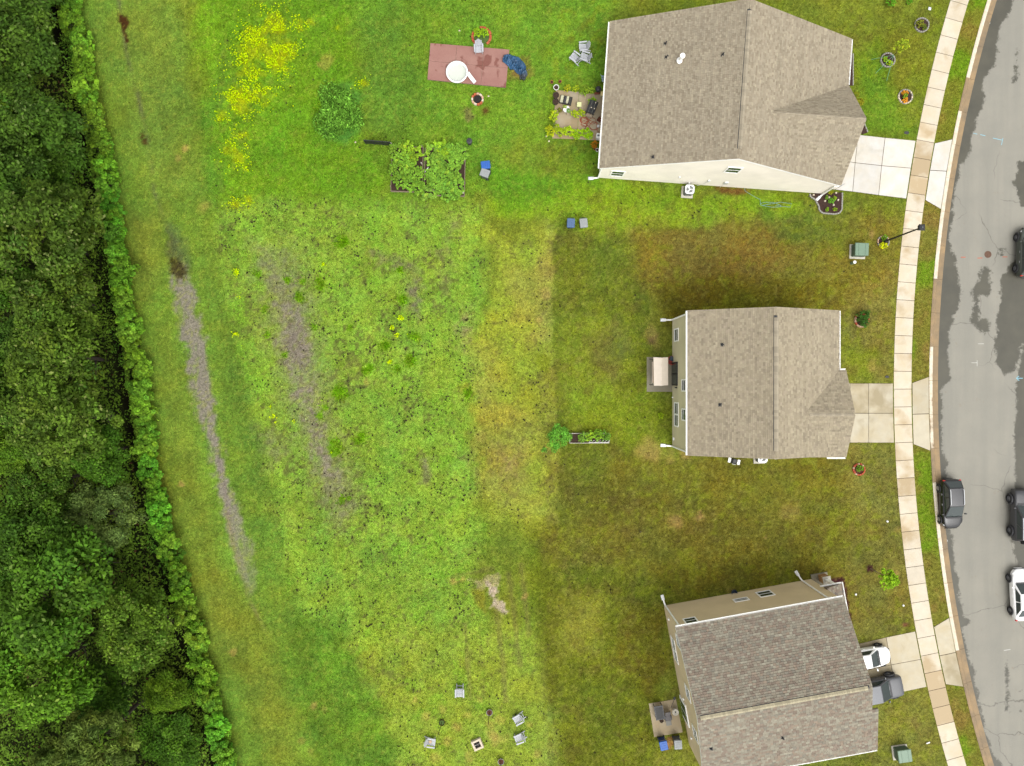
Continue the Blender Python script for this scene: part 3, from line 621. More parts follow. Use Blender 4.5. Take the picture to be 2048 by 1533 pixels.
# kerb and gutter cast in sections
kerb = structure('kerb'); kt = 68.0 / R_GRASS
def kerb_section(r_out, r_in, t0, t1, par, damp):
    """rolled kerb profile swept along the street arc"""
    prof = [(0, -.2), (0, .035), (.12, .05), (.34, .04), (.46, -.055), (1, -.085), (1, -.2)]
    vs_, fs = [], []; N = 7
    for i in range(N):
        t = t0 + (t1 - t0) * i / (N - 1)
        for (u, z) in prof:
            x, y = W2(*ap(r_out + (r_in - r_out) * u, t)); vs_.append((x, y, z))
    k = len(prof)
    for i in range(N - 1):
        for j in range(k): fs.append((i * k + j, (i + 1) * k + j, (i + 1) * k + (j + 1) % k, i * k + (j + 1) % k))
    fs.append(tuple(range(k))); fs.append(tuple((N - 1) * k + j for j in range(k - 1, -1, -1)))
    mb = MB(); mb.add(vs_, fs); bm = bmesh.new(); me_ = mb.mesh('kerb_section', m_kerb_mat); bm.from_mesh(me_); bmesh.ops.recalc_face_normals(bm, faces=bm.faces); bm.to_mesh(me_); bm.free()
    o = link(bpy.data.objects.new('kerb_section', me_), par); o.color = (damp, 0, 0, 1); return o
# kerb material: bleached top, brown silted gutter (follows height, the silt lies where water runs)
m_kerb_mat, n, l, b = _nt('kerb_and_gutter'); ge = n.new('ShaderNodeNewGeometry'); oi = n.new('ShaderNodeObjectInfo')
s_ = n.new('ShaderNodeSeparateColor'); l.new(oi.outputs['Color'], s_.inputs[0])
sx = n.new('ShaderNodeSeparateXYZ'); l.new(ge.outputs['Position'], sx.inputs[0])
hgt = math_('ADD', sx.outputs['Z'], math_('MULTIPLY', math_('SUBTRACT', noise(.8, 4), .5), .10)); hgt = math_('ADD', hgt, math_('MULTIPLY', math_('SUBTRACT', noise(7, 3), .5), .03))
hgt = math_('SUBTRACT', hgt, math_('MULTIPLY', s_.outputs[0], .12))
f = rng_(hgt, -.028, -.008, 1, 0)
silt = mixc(rng_(noise(.6, 4), .35, .65, 0, 1), L3(176, 148, 108), L3(142, 124, 98)); silt = mixc(rng_(noise(18, 3), .5, .7, 0, .4), silt, L3(120, 98, 70))
top = mixc(rng_(noise(2.5, 4), .4, .7, 0, .6), L3(240, 228, 206, .64), L3(214, 190, 154, .62))
l.new(mixc(f, top, silt), b.inputs['Base Color']); b.inputs['Roughness'].default_value = .8
y2d = lambda t: ap(R_GRASS, t)[1]
t = R(-24)
while t < R(24):
    y = y2d(t + kt / 2)
    d = .75 if (180 < y < 250 or 540 < y < 690 or 900 < y < 960 or 1300 < y < 1540) else (.45 if 690 < y < 900 else .1)
    kerb_section(R_GRASS, R_ROAD - 1, t, t + kt - .00018, kerb, d)
    kerb_section(R_ROAD2 - 17, R_ROAD2 + 1, t, t + kt - .00018, kerb, .5)
    t += kt
# driveways
def drive(rows, m, name, damps=None, **kw):
    """rows: grid of photo-pixel corner points; every cell is a slab"""
    s_ = structure(name); k = 0
    for a, b_ in zip(rows[:-1], rows[1:]):
        for i in range(len(a) - 1):
            q = [a[i], a[i + 1], b_[i + 1], b_[i]]
            slab(q, m, s_, (damps[k] if damps else .2), **kw); k += 1
    out = rows[0] + [r[-1] for r in rows[1:-1]] + rows[-1][::-1] + [r[0] for r in rows[1:-1]][::-1]
    HARD.append(out)
    mb = MB(); mb.prism([W2(*p) for p in out], -.05, .014); mb.build('joint_bed', m_joint, s_)
    return s_
def ax(r, y): return (ARC[0] - math.sqrt(r * r - (y - ARC[1]) ** 2), y)
WL = lambda y: ax(R_W0 + 1.2, y)
WR = lambda y: ax(R_W1 - 1.2, y)
KE = lambda y: ax(R_GRASS + .8, y)
drive([[(1670, 266), (1716, 270), (1770, 276), WL(282)], [(1660, 318), (1710, 326), (1763, 332), WL(337)], [(1652, 378), (1705, 384), (1757, 391), WL(398)]], m_drive, 'driveway', [.1, .32, .05, .1, .12, .05])
drive([[WR(287), KE(279)], [WR(341), KE(343)], [WR(401), KE(419)]], m_drive, 'driveway_apron', [.05, .1])
drive([[(1660, 767), (1700, 767), (1737, 767), WL(767)], [(1660, 827), (1700, 827), (1737, 827), WL(827)], [(1660, 886), (1700, 886), (1737, 886), WL(886)]], m_drive2, 'driveway', [.6, .7, .6, .6, .35, .5])
drive([[WR(766), KE(754)], [WR(829), KE(828)], [WR(889), KE(902)]], m_drive2, 'driveway_apron', [.2, .25])
drive([[(1700, 1292), (1713, 1289), (1772, 1275), WL(1263)], [(1712, 1346), (1725, 1342), (1782, 1330), WL(1319)], [(1722, 1402), (1736, 1398), (1793, 1387), WL(1374)]], m_drive2, 'driveway', [.7, .8, .3, .7, .8, .2])
drive([[WR(1254), KE(1236)], [WR(1312), KE(1305)], [WR(1369), KE(1374)]], m_drive2, 'driveway_apron', [.4, .6])
def hard_mask(px, py):
    rr = np.hypot(px - ARC[0], py - ARC[1])
    h = ((rr < R_W0 + .5) & (rr > R_W1 - .5)) | ((rr < R_GRASS + .5) & (rr > R_ROAD2 - 18))
    for poly in HARD: h |= sdpoly(px, py, poly) < 0
    return h
# ------------------------------------------------------------------ houses
m_trim = mat('white_trim', (.86, .85, .82), .5, .04)
m_glass, n, l, b = _nt('window_glass'); b.inputs['Base Color'].default_value = (.025, .04, .035, 1); b.inputs['Roughness'].default_value = .06; b.inputs['Specular IOR Level'].default_value = .7
MATS['window_glass'] = m_glass
m_dark = mat('black_metal', (.018, .018, .02), .45, .15)
m_darkplastic = mat('dark_plastic', (.03, .03, .033), .55, .2)
m_galv = mat('galvanised', (.62, .63, .64), .35, .1, metal=.3)
m_pad = mat('pad_concrete', L3(214, 208, 192), .9, .12, 5, .2)
def siding(name, col):
    global n, l, ge
    m, n, l, b = _nt(name); tc = n.new('ShaderNodeTexCoord')
    sx = n.new('ShaderNodeSeparateXYZ'); l.new(tc.outputs['Object'], sx.inputs[0])
    fr = math_('FRACT', math_('MULTIPLY', sx.outputs['Z'], 1 / .125), 0)      # lap courses 12.5 cm
    bp = n.new('ShaderNodeBump'); bp.inputs['Strength'].default_value = .8; bp.inputs['Distance'].default_value = .012
    inv = math_('SUBTRACT', 1.0, fr); l.new(inv, bp.inputs['Height']); l.new(bp.outputs[0], b.inputs['Normal'])
    no = n.new('ShaderNodeTexNoise'); no.inputs['Scale'].default_value = .7; no.inputs['Detail'].default_value = 5; l.new(tc.outputs['Object'], no.inputs['Vector'])
    vm = n.new('ShaderNodeVectorMath'); vm.operation = 'SCALE'; vm.inputs[0].default_value = col
    gap = rng_(fr, 0, .07, .8, 1)
    l.new(math_('MULTIPLY', rng_(no.outputs['Fac'], .3, .7, .93, 1.05), gap), vm.inputs['Scale']); l.new(vm.outputs[0], b.inputs['Base Color'])
    b.inputs['Roughness'].default_value = .6; b.inputs['Specular IOR Level'].default_value = .3
    MATS[name] = m; return m
m_side1 = siding('cream_siding', L3(252, 244, 230, .82)); m_side2 = siding('khaki_siding', L3(226, 216, 180, .76)); m_side3 = siding('tan_siding', L3(228, 207, 170, .76))
m_shing = mat_attr('shingles', 'col', .95, .1, .16, 40.0)
PAL1 = [L3(176, 162, 141), L3(171, 156, 135), L3(181, 167, 145), L3(166, 151, 131), L3(174, 160, 140), L3(156, 141, 122), L3(186, 172, 148)]
PAL2 = [L3(180, 165, 141), L3(175, 160, 136), L3(186, 172, 147), L3(168, 153, 132), L3(177, 162, 139), L3(156, 142, 123), L3(177, 161, 140)]
PAL3 = [L3(162, 154, 136), L3(154, 144, 127), L3(150, 134, 119), L3(170, 163, 144), L3(142, 126, 112), L3(157, 146, 128), L3(158, 140, 122), L3(145, 138, 124)]
PAL1 = [tuple(q[k] * (.965, 1.0, .985)[k] for k in range(3)) for q in PAL1]; PAL2 = [tuple(q[k] * (.965, 1.0, .985)[k] for k in range(3)) for q in PAL2]; PAL3 = [tuple(q[k] * (.97, .99, 1.0)[k] * .97 for k in range(3)) for q in PAL3]
def soften(P_, f):
    m_ = [sum(q[k] for q in P_) / len(P_) for k in range(3)]; return [tuple(q[k] * f + m_[k] * (1 - f) for k in range(3)) for q in P_]
PAL1 = soften(PAL1, .75); PAL2 = soften(PAL2, .75); PAL3 = soften(PAL3, .85)
def shingle_plane(mb, O, u, v, U, Vl, pal, rs, step=.16, wmin=.15, wmax=.32, skip=None):
    """courses of separate overlapping tabs, each with its butt edge proud of the course below"""
    O = Vector(O); u = Vector(u).normalized(); v = Vector(v).normalized(); nn = u.cross(v).normalized()
    if nn.z < 0: nn = -nn
    if pal is PAL3: step, wmin, wmax = .19, .2, .36
    rows = int(Vl / step) + 1
    for r_ in range(rows):
        v0 = r_ * step; v1 = min(v0 + step + .04, Vl)
        if v0 > Vl - .03: break
        x = 0.0; first = True; band = .95 + .10 * rs.random()
        while x < U - .01:
            w = rs.uniform(wmin, wmax) * (rs.uniform(.3, 1) if first else 1); first = False; x1 = min(x + w, U)
            if U - x1 < .08: x1 = U
            c = pal[int(rs.random() ** 1.25 * len(pal))]; k = band * rs.uniform(.90, 1.08); c = (c[0] * k, c[1] * k, c[2] * k)
            t = rs.uniform(.03, .05); g = .006; dv = rs.uniform(-.012, .012) if r_ else 0
            P0 = O + u * (x + g) + v * (v0 + dv); P1 = O + u * (x1 - g) + v * (v0 + dv); Q0 = O + u * (x + g) + v * v1; Q1 = O + u * (x1 - g) + v * v1
            mb.add([P0, P1, P0 + nn * t, P1 + nn * t, Q1 + nn * .004, Q0 + nn * .004], [(2, 3, 4, 5), (0, 2, 5), (1, 4, 3)], c); mb.add([P0, P1, P1 + nn * t, P0 + nn * t], [(0, 1, 2, 3)], (c[0] * .30, c[1] * .28, c[2] * .27))  # dark asphalt butt edge, its tone also painting the shadow gap between courses
            x = x1
def cap_mesh(slope, pal_c, w=.17, ln=.29):
    mb = MB(); z = -w * slope
    mb.add([(-w, -ln / 2, z + .03), (0, -ln / 2, .045), (w, -ln / 2, z + .03), (-w, ln / 2, z + .015), (0, ln / 2, .025), (w, ln / 2, z + .015), (-w, -ln / 2, z), (w, -ln / 2, z), (-w, ln / 2, z), (w, ln / 2, z)],
           [(0, 1, 4, 3), (1, 2, 5, 4), (6, 7, 2, 1, 0), (6, 0, 3, 8), (7, 9, 5, 2), (3, 4, 5, 9, 8)])
    return mb.mesh('ridge_cap', pal_c)
def gutter(house, A, B, w=.15, h=.11, name='gutter'):
    mb = MB()
    _gutter(mb, A, B, w, h); return mb.build(name, m_trim, house)
def _gutter(mb, A, B, w, h):
    """open trough between two eave corners, with its hangers"""
    A, B = Vector(A), Vector(B); t = (B - A); Ln = t.length; t.normalize(); o_ = Vector((t.y, -t.x, 0))   # outward: right of A->B
    def bar(off, z, ww, hh):
        a = A + o_ * off; c = (A + B) / 2 + o_ * off
        m3 = Matrix((t, -o_, Vector((0, 0, 1)))).transposed()
        mb.box((c.x, c.y, A.z + z), (Ln, ww, hh), rot=m3)
    bar(.012, -h / 2, .02, h); bar(w - .01, -h / 2, .024, h); bar(w / 2, -h + .01, w - .05, .018)
    k = int(Ln / .95)
    for i in range(k):
        p = A + t * (Ln * (i + .5) / k); m3 = Matrix((t, -o_, Vector((0, 0, 1)))).transposed(); c = p + o_ * w / 2
        mb.box((c.x, c.y, A.z - .004), (.03, w + .03, .012), rot=m3)
def win(house, face, s, z0, z1, w, panes=1, horiz=True):
    """face = (origin, along, outward). Frame proud of the wall, sash bar and recessed panes"""
    O, al, no = [Vector(q) for q in face]; c = O + al * s
    m3 = Matrix((al, -no, Vector((0, 0, 1)))).transposed(); f = .11; w *= 1.12; z0 -= .06; z1 += .06; hh = z1 - z0
    mb = MB()
    def bx(a, z, ww, h_, dp=.07, off=.02):
        p = c + al * a + no * off; mb.box((p.x, p.y, z), (ww, dp, h_), rot=m3)
    bx(0, z0 + f / 2, w, f); bx(0, z1 - f / 2, w, f); bx(-w / 2 + f / 2, (z0 + z1) / 2, f, hh - 2 * f); bx(w / 2 - f / 2, (z0 + z1) / 2, f, hh - 2 * f)
    if panes == 2: bx(0, (z0 + z1) / 2, .14, hh - 2 * f)
    for k in range(panes):
        cw = (w - 2 * f - (.14 if panes == 2 else 0)) / panes; cxp = 0 if panes == 1 else (-1 if k == 0 else 1) * (cw / 2 + .07)
        if horiz: bx(cxp, (z0 + z1) / 2, cw, .05, .05)
    fr = mb.build('window', m_trim, house)
    for k in range(panes):
        cw = (w - 2 * f - (.14 if panes == 2 else 0)) / panes; cxp = 0 if panes == 1 else (-1 if k == 0 else 1) * (cw / 2 + .07)
        for (za, zb, of) in (((z0 + f, (z0 + z1) / 2 - .03, .01), ((z0 + z1) / 2 + .03, z1 - f, .02)) if horiz else ((z0 + f, z1 - f, .015),)):
            pb = MB(); p = c + al * cxp + no * of; pb.box((p.x, p.y, (za + zb) / 2), (cw - .01, .02, zb - za), rot=m3); pb.build('pane', m_glass, fr)
    return fr
def downspout(house, top, wall_top, foot, out):
    mb = MB(); top, wall_top, foot, out = [Vector(q) for q in (top, wall_top, foot, out)]
    mb.tube([top, top + Vector((0, 0, -.15)), wall_top, foot + Vector((0, 0, .25)), foot + (out - foot) * .3 + Vector((0, 0, .1)), out + Vector((0, 0, .06))], .075, 6)
    d = mb.build('downspout', m_trim, house)
    sb = MB(); a = math.atan2(out.y - foot.y, out.x - foot.x); c = out + (out - foot).normalized() * .2
    sb.box((c.x, c.y, .04), (.5, .28, .07), rz=a, ch=.03); sb.build('splash_block', m_galv, d)
def roof_z(hs, lx): return hs['he'] + (hs['hr'] - hs['he']) * (1 - abs(lx) / hs['a'])
def to_local(hs, p):
    d = Vector((p[0] - hs['c'][0], p[1] - hs['c'][1], 0)); c, s = math.cos(-hs['rz']), math.sin(-hs['rz']); return (d.x * c - d.y * s, d.x * s + d.y * c)
def on_roof(hs, px, py):
    h = hs['hr']
    for _ in range(12): lx, ly = to_local(hs, W(px, py, h)); h = roof_z(hs, lx)
    return lx, ly, h
def vent(hs, px, py, r=.05, h=.38, m=None, cap=False):
    lx, ly, z = on_roof(hs, px, py); sl = (hs['hr'] - hs['he']) / hs['a'] * (-1 if lx > 0 else 1)
    mb = MB(); mb.lathe([(r, -.1), (r, h), (r * .7, h), (r * .7, h - .06), (0, h - .06)], 12)
    if cap: mb.lathe([(0, h + .26), (r * 1.5, h + .22), (r * 1.5, h + .06), (r * 1.05, h + .03), (r * .9, h - .02)], 14)
    p = mb.build('vent_pipe', m or m_darkplastic, hs['o'], loc=(lx, ly, z), smooth=False)
    fb = MB(); ang = math.atan(sl); fb.box((0, 0, .035), (.34, .3, .02), rot=Matrix.Rotation(-ang, 3, 'Y'))
    fb.lathe([(r * 2.1, .03), (r * 1.15, .16), (r, .16)], 12); fb.build('flashing', m or m_darkplastic, p)
def house(label, c, rz, a, d, he, hr, ins, m_side, pal, cross=None, caps=(.9, .25), seed=1, capcol=None, group='houses along the street'):
    o = thing('house', label, 'house', (c[0], c[1], 0), rz, group); hs = dict(o=o, c=c, rz=rz, a=a, d=d, he=he, hr=hr)
    wx, wy = a - ins[0], d - ins[1]; sl = (hr - he) / a; rs = random.Random(seed); th = .16
    wb = MB(); zt = he + (a - wx) * sl - th; zr = hr - th
    prof = [(-wx, 0), (wx, 0), (wx, zt), (0, zr), (-wx, zt)]
    vs_ = [(x, -wy, z) for x, z in prof] + [(x, wy, z) for x, z in prof]
    wb.add(vs_, [(0, 1, 2, 3, 4), (9, 8, 7, 6, 5), (0, 5, 6, 1), (1, 6, 7, 2), (2, 7, 8, 3), (3, 8, 9, 4), (4, 9, 5, 0)])
    if cross:
        yc, hw, xf, ce, cp, xw = cross; cs = (cp - ce) / hw; gw = hw - .25
        pr = [(-gw, 0), (gw, 0), (gw, ce + .25 * cs - th), (0, cp - th), (-gw, ce + .25 * cs - th)]
        vs_ = [(wx - 1.5, yc + y, z) for y, z in pr] + [(xw, yc + y, z) for y, z in pr]
        wb.add(vs_, [(4, 3, 2, 1, 0), (5, 6, 7, 8, 9), (0, 1, 6, 5), (1, 2, 7, 6), (2, 3, 8, 7), (3, 4, 9, 8), (4, 0, 5, 9)])
    wb.build('wall', m_side, o)
    rb = MB(); rb.cur = pal[1]
    pr = [(-a, he), (0, hr), (a, he), (a, he - th), (0, hr - th), (-a, he - th)]
    vs_ = [(x, -d, z) for x, z in pr] + [(x, d, z) for x, z in pr]
    rb.add(vs_, [tuple(range(6)), tuple(range(11, 5, -1)), (0, 6, 7, 1), (1, 7, 8, 2), (3, 4, 10, 9), (4, 5, 11, 10), (2, 8, 9, 3), (5, 0, 6, 11)])
    mb = MB(); vl = math.hypot(a, hr - he)
    shingle_plane(mb, (-a - .04, -d - .03, he), (0, 1, 0), (a, 0, hr - he), 2 * d + .06, vl, pal, rs)
    shingle_plane(mb, (a + .04, -d - .03, he), (0, 1, 0), (-a, 0, hr - he), 2 * d + .06, vl, pal, rs)
    if cross:
        xr = a * (1 - (cp - he) / (hr - he)) - .3; xr0 = a * (1 - (ce - he) / (hr - he)) - .4
        pr = [(-hw, ce), (0, cp), (hw, ce), (hw, ce - th), (0, cp - th), (-hw, ce - th)]
        vs_ = [(xr, yc + y, z) for y, z in pr] + [(xf, yc + y, z) for y, z in pr]
        rb.add(vs_, [tuple(range(5, -1, -1)), tuple(range(6, 12)), (1, 7, 6, 0), (2, 8, 7, 1), (9, 10, 4, 3), (10, 11, 5, 4), (3, 9, 8, 2), (6, 11, 5, 0)])
        vl2 = math.hypot(hw, cp - ce)
        shingle_plane(mb, (xr, yc - hw - .03, ce), (1, 0, 0), (0, hw, cp - ce), xf - xr + .04, vl2, pal, rs)
        shingle_plane(mb, (xr, yc + hw + .03, ce), (1, 0, 0), (0, -hw, cp - ce), xf - xr + .04, vl2, pal, rs)
    roof = rb.build('roof', MATS['shingles'], o, colattr=True)
    mb.build('shingle_courses', m_shing, roof, colattr=True, kind='stuff')
    # rake boards
    for y in (-d, d):
        for sx_ in (-1, 1):
            L_ = vl; ang = math.atan2(hr - he, a); cxm, czm = sx_ * a / 2, (he + hr) / 2 - .11
            tb = MB(); tb.box((cxm, y + (.012 if y > 0 else -.012), czm), (L_, .03, .17), rot=Matrix.Rotation(ang * sx_, 3, 'Y')); tb.build('rake_board', m_trim, o)
    if cross:
        ang = math.atan2(cp - ce, hw)
        for sy in (-1, 1): tb = MB(); tb.box((xf + .012, yc + sy * hw / 2, (ce + cp) / 2 - .11), (.03, vl2, .17), rot=Matrix.Rotation(-ang * sy, 3, 'X')); tb.build('rake_board', m_trim, o)
    # ridge caps, shifted so the low dark vent also paints the shadow line beside them
    end, pitch = caps
    capm = [cap_mesh(sl, mat('cap_%d' % (k + 1) + ('_warm' if pal is PAL3 else ''), tuple(q * (1.02, .9, 1.12)[k] for q in (capcol or pal[0])), .95, .14, 30)) for k in range(3)]
    y = -d + end; vb = MB(); vb.add([(-.175, -d + end - .1, hr - .16 * sl + .05), (0, -d + end - .1, hr + .08), (.16, -d + end - .1, hr - .16 * sl + .05), (-.16, d - end + .1, hr - .16 * sl + .05), (0, d - end + .1, hr + .08), (.16, d - end + .1, hr - .16 * sl + .05),
              (-.16, -d + end - .1, hr - .2), (.16, -d + end - .1, hr - .2), (-.16, d - end + .1, hr - .2), (.16, d - end + .1, hr - .2)],
             [(0, 1, 4, 3), (1, 2, 5, 4), (0, 3, 8, 6), (2, 7, 9, 5), (0, 6, 7, 2, 1), (3, 4, 5, 9, 8)])
    vb.build('ridge_vent', m_darkplastic, roof)
    while y < d - end:
        q = bpy.data.objects.new('ridge_cap', rs.choice(capm)); link(q, roof); q.location = (0.04, y, hr + .075); y += pitch
    if cross:
        x = xr + .9; capc = [cap_mesh(cs, m_.materials[0]) for m_ in capm]
        while x < xf - .1:
            q = bpy.data.objects.new('ridge_cap', rs.choice(capc)); link(q, roof); q.location = (x, yc, cp + .012); q.rotation_euler = (0, 0, math.pi / 2); x += pitch
    return hs
# --- the bungalow, top right
hs1 = house('cream sided bungalow with wide taupe shingle roof at the top of the street', (18.49, 24.21), R(-4.1), 10.45, 6.36, 3.0, 8.0, (.27, .06), m_side1, PAL1, cross=(-1.96, 4.27, 10.5, 3.0, 6.7, 10.2), seed=3)
o = hs1['o']; S_ = ((-10.18, -6.3, 0), (1, 0, 0), (0, -1, 0))
win(o, S_, 1.45, .95, 2.35, 1.1, horiz=True); win(o, S_, 10.7, 4.2, 5.6, 1.15)
Wf = ((-10.18, -6.3, 0), (0, 1, 0), (-1, 0, 0)); win(o, Wf, 3.0, .9, 2.2, 1.6, 2); win(o, Wf, 9.5, .9, 2.2, 1.2); win(o, Wf, 6.4, .05, 2.1, 1.7, 2, False)
Nf = ((10.18, 6.3, 0), (-1, 0, 0), (0, 1, 0)); win(o, Nf, 4, .9, 2.2, 1.0); win(o, Nf, 13, .9, 2.2, 1.0)
Ef = ((10.2, -6.1, 0), (0, 1, 0), (1, 0, 0)); db = MB(); db.box((10.22, -2.0, 1.15), (.06, 5.0, 2.25)); db.build('garage_door', m_trim, o); win(o, Ef, 10.2, .9, 2.2, 1.5, 2)
gutter(o, (-10.47, 6.36, 2.98), (-10.47, -6.36, 2.98)); gutter(o, (10.47, 2.4, 2.98), (10.47, 6.36, 2.98))
downspout(o, (-10.5, -6.2, 2.9), (-10.25, -6.22, 2.6), (-10.25, -6.36, 0), (-10.7, -6.4, 0))
downspout(o, (10.3, -6.38, 2.85), (10.12, -6.36, 2.6), (10.12, -6.42, 0), (9.95, -6.62, 0))
for px, py in [(1331, 88), (1333, 115), (1445, 110), (1305, 315)]: vent(hs1, px, py)
vent(hs1, 1360, 122, .14, .75, m_trim, True)
for (x, z, w, h_) in [(8.1, .5, .12, .18), (9.6, 1.5, .2, .34), (11.2, 1.3, .34, .5), (6.9, 2.0, .14, .12)]: ub = MB(); ub.box((-10.18 + x, -6.36, z), (w, .12, h_), ch=.02); ub.build('utility_meter', m_galv, o)
for q in ([(-10.18 + 9.6, -6.36, 1.3), (-10.18 + 9.4, -6.4, .7), (-10.18 + 8.9, -6.42, .1)], [(-10.18 + 11.2, -6.37, 1.0), (-10.18 + 11.0, -6.4, .1)]): ub = MB(); ub.tube(q, .018, 5); ub.build('conduit', m_galv, o)
# --- the middle house
hs2 = house('khaki two storey house with its taupe gable roof above the canopy swing', (20.78, 0), 0.0, 6.22, 5.98, 5.8, 8.55, (.0, .22), m_side2, PAL2, cross=(-2.54, 3.56, 6.82, 5.8, 7.35, 6.5), seed=4, caps=(.75, .25), capcol=L3(172, 166, 148))
o = hs2['o']; xw = -6.24; Wf = ((xw + .02, 0, 0), (0, 1, 0), (-1, 0, 0))
win(o, Wf, 4.25, .95, 2.4, 1.05); win(o, Wf, -2.78, .95, 2.4, 1.95, 2); win(o, Wf, -.2, 3.75, 5.1, .95); win(o, Wf, -2.68, 3.75, 5.1, .95)
db = MB(); db.box((xw, .82, 1.08), (.1, 2.1, 2.16), ch=.0); dr = db.build('patio_door', m_dark, o)
for y in (.32, 1.32): pb = MB(); pb.box((xw - .05, y, 1.08), (.03, .86, 1.92)); pb.build('pane', m_glass, dr)
lb = MB(); lb.box((xw - .09, -.4, 1.9), (.16, .12, .28), ch=.03); lb.build('porch_lamp', m_dark, o)
for (y, z, q) in ((-5.0, .9, .26), (-1.3, .5, .12)): vb = MB(); vb.box((xw - .06, y, z), (.12, q, q), ch=.03); vb.build('dryer_vent', m_trim, o)
gutter(o, (-6.24, 5.98, 5.78), (-6.24, -5.98, 5.78)); gutter(o, (6.24, 1.1, 5.78), (6.24, 5.98, 5.78)); gutter(o, (5.3, -6.12, 5.78), (6.82, -6.12, 5.78)); gutter(o, (6.82, 1.04, 5.78), (6.2, 1.04, 5.78))
downspout(o, (-6.3, 5.85, 5.7), (-6.3, 5.72, 5.4), (-6.3, 5.72, 0), (-6.85, 5.72, 0)); downspout(o, (-6.3, -5.85, 5.7), (-6.3, -5.72, 5.4), (-6.3, -5.72, 0), (-6.85, -5.68, 0))
for px, py in [(1445, 690), (1440, 810)]: vent(hs2, px, py, .055, .3)
Ef = ((6.52, -2.5, 0), (0, 1, 0), (1, 0, 0)); db = MB(); db.box((6.53, -2.54, 1.15), (.06, 5.0, 2.25)); db.build('garage_door', m_trim, o)
win(o, Ef, 0, 3.6, 5.0, 1.8, 2); Nf = ((0, 5.76, 0), (-1, 0, 0), (0, 1, 0)); win(o, Nf, -2, .9, 2.3, 1); win(o, Nf, 3, 3.6, 5, 1); Sf = ((0, -5.76, 0), (1, 0, 0), (0, -1, 0)); win(o, Sf, -3, 3.6, 5, 1); win(o, Sf, 2, .9, 2.3, 1)
# --- the lower house
hs3 = house('tan two storey house with mottled brown roof at the bottom of the street', (21.62, -25.3), R(-79.7), 6.41, 7.03, 5.8, 8.25, (.02, .24), m_side3, PAL3, seed=6, caps=(.35, .2), capcol=L3(180, 170, 142))
o = hs3['o']
Nf = ((-6.39, 0, 0), (0, 1, 0), (-1, 0, 0)); wn_ = -6.79
win(o, Nf, wn_ + 8.75, 1.0, 2.35, 1.2); win(o, Nf, wn_ + 6.45, 1.72, 2.4, 1.2); win(o, Nf, wn_ + 1.25, 4.15, 5.35, 1.0)
Wf = ((0, -6.79, 0), (1, 0, 0), (0, -1, 0)); x0 = -6.39
win(o, Wf, x0 + 1.7, 3.75, 5.1, 1.0); win(o, Wf, x0 + 3.45, .95, 2.3, 1.95, 2); win(o, Wf, x0 + 6.1, 3.75, 5.1, 1.05)
db = MB(); db.box((x0 + 9.2, -6.83, 1.1), (2.0, .1, 2.2)); dr = db.build('patio_door', m_trim, o)
for x in (8.78, 9.62): pb = MB(); pb.box((x0 + x, -6.89, 1.12), (.7, .03, 1.8)); pb.build('pane', m_glass, dr)
win(o, Wf, x0 + 9.6, 3.75, 5.1, 1.0)
for (x, z) in ((7.7, 2.0), (11.0, 2.4), (.6, 1.9)): lb = MB(); lb.box((x0 + x, -6.88, z), (.15, .14, .24), ch=.03); lb.build('porch_lamp', m_trim, o)
gutter(o, (-6.43, 7.03, 5.78), (-6.43, -7.03, 5.78)); gutter(o, (6.43, -7.03, 5.78), (6.43, 7.55, 5.78))
downspout(o, (-6.5, -6.9, 5.7), (-6.47, -6.7, 5.4), (-6.47, -6.7, 0), (-6.95, -6.75, 0)); downspout(o, (-6.5, 6.2, 5.7), (-6.47, 5.9, 5.4), (-6.47, 5.9, 0), (-6.95, 5.7, 0))
# front part of the south slope stands half a metre further out
rs = random.Random(8); mb = MB(); sl = (8.25 - 5.8) / 6.41
mb2 = MB(); z1 = 5.8 + (6.41 - 2.3) * sl
mb2.add([(2.3, 6.9, z1), (6.41, 6.9, 5.8), (6.41, 7.55, 5.8), (2.3, 7.55, z1), (2.3, 6.9, z1 - .2), (6.41, 6.9, 5.6), (6.41, 7.55, 5.6), (2.3, 7.55, z1 - .2)], [(0, 1, 2, 3), (7, 6, 5, 4), (0, 4, 5, 1), (1, 5, 6, 2), (2, 6, 7, 3), (3, 7, 4, 0)], PAL3[1])
rf = mb2.build('roof', m_shing, o, colattr=True)
shingle_plane(mb, (6.44, 7.03, 5.8), (0, 1, 0), (-4.11, 0, 4.11 * sl), .54, math.hypot(4.11, 4.11 * sl), PAL3, rs); mb.build('shingle_courses', m_shing, rf, colattr=True, kind='stuff')
wb = MB(); wb.box((4.3, 7.08, 2.7), (3.9, .6, 5.3)); wb.build('bay_wall', m_side3, o)
# porch roof on a brick pier at the north-east corner
pr_ = MB(); py0, py1 = 6.75, 8.25; px0, px1 = -6.55, -3.0; zt, zb = 3.45, 2.95
pr_.add([(px0, py0, zt), (px1, py0, zt), (px1, py1, zb), (px0, py1, zb), (px0, py0, zb - .1), (px1, py0, zb - .1), (px1, py1, zb - .1), (px0, py1, zb - .1)], [(0, 3, 2, 1), (4, 5, 6, 7), (0, 4, 7, 3), (3, 7, 6, 2), (2, 6, 5, 1), (1, 5, 4, 0)], PAL3[4])
rf = pr_.build('porch_roof', m_shing, o, colattr=True); mb = MB()
shingle_plane(mb, (px0 - .02, py1 + .03, zb), (1, 0, 0), (0, py0 - py1, zt - zb), px1 - px0, math.hypot(py0 - py1, zt - zb), PAL3[2:] + [L3(120, 112, 104)], rs); mb.build('shingle_courses', m_shing, rf, colattr=True, kind='stuff')
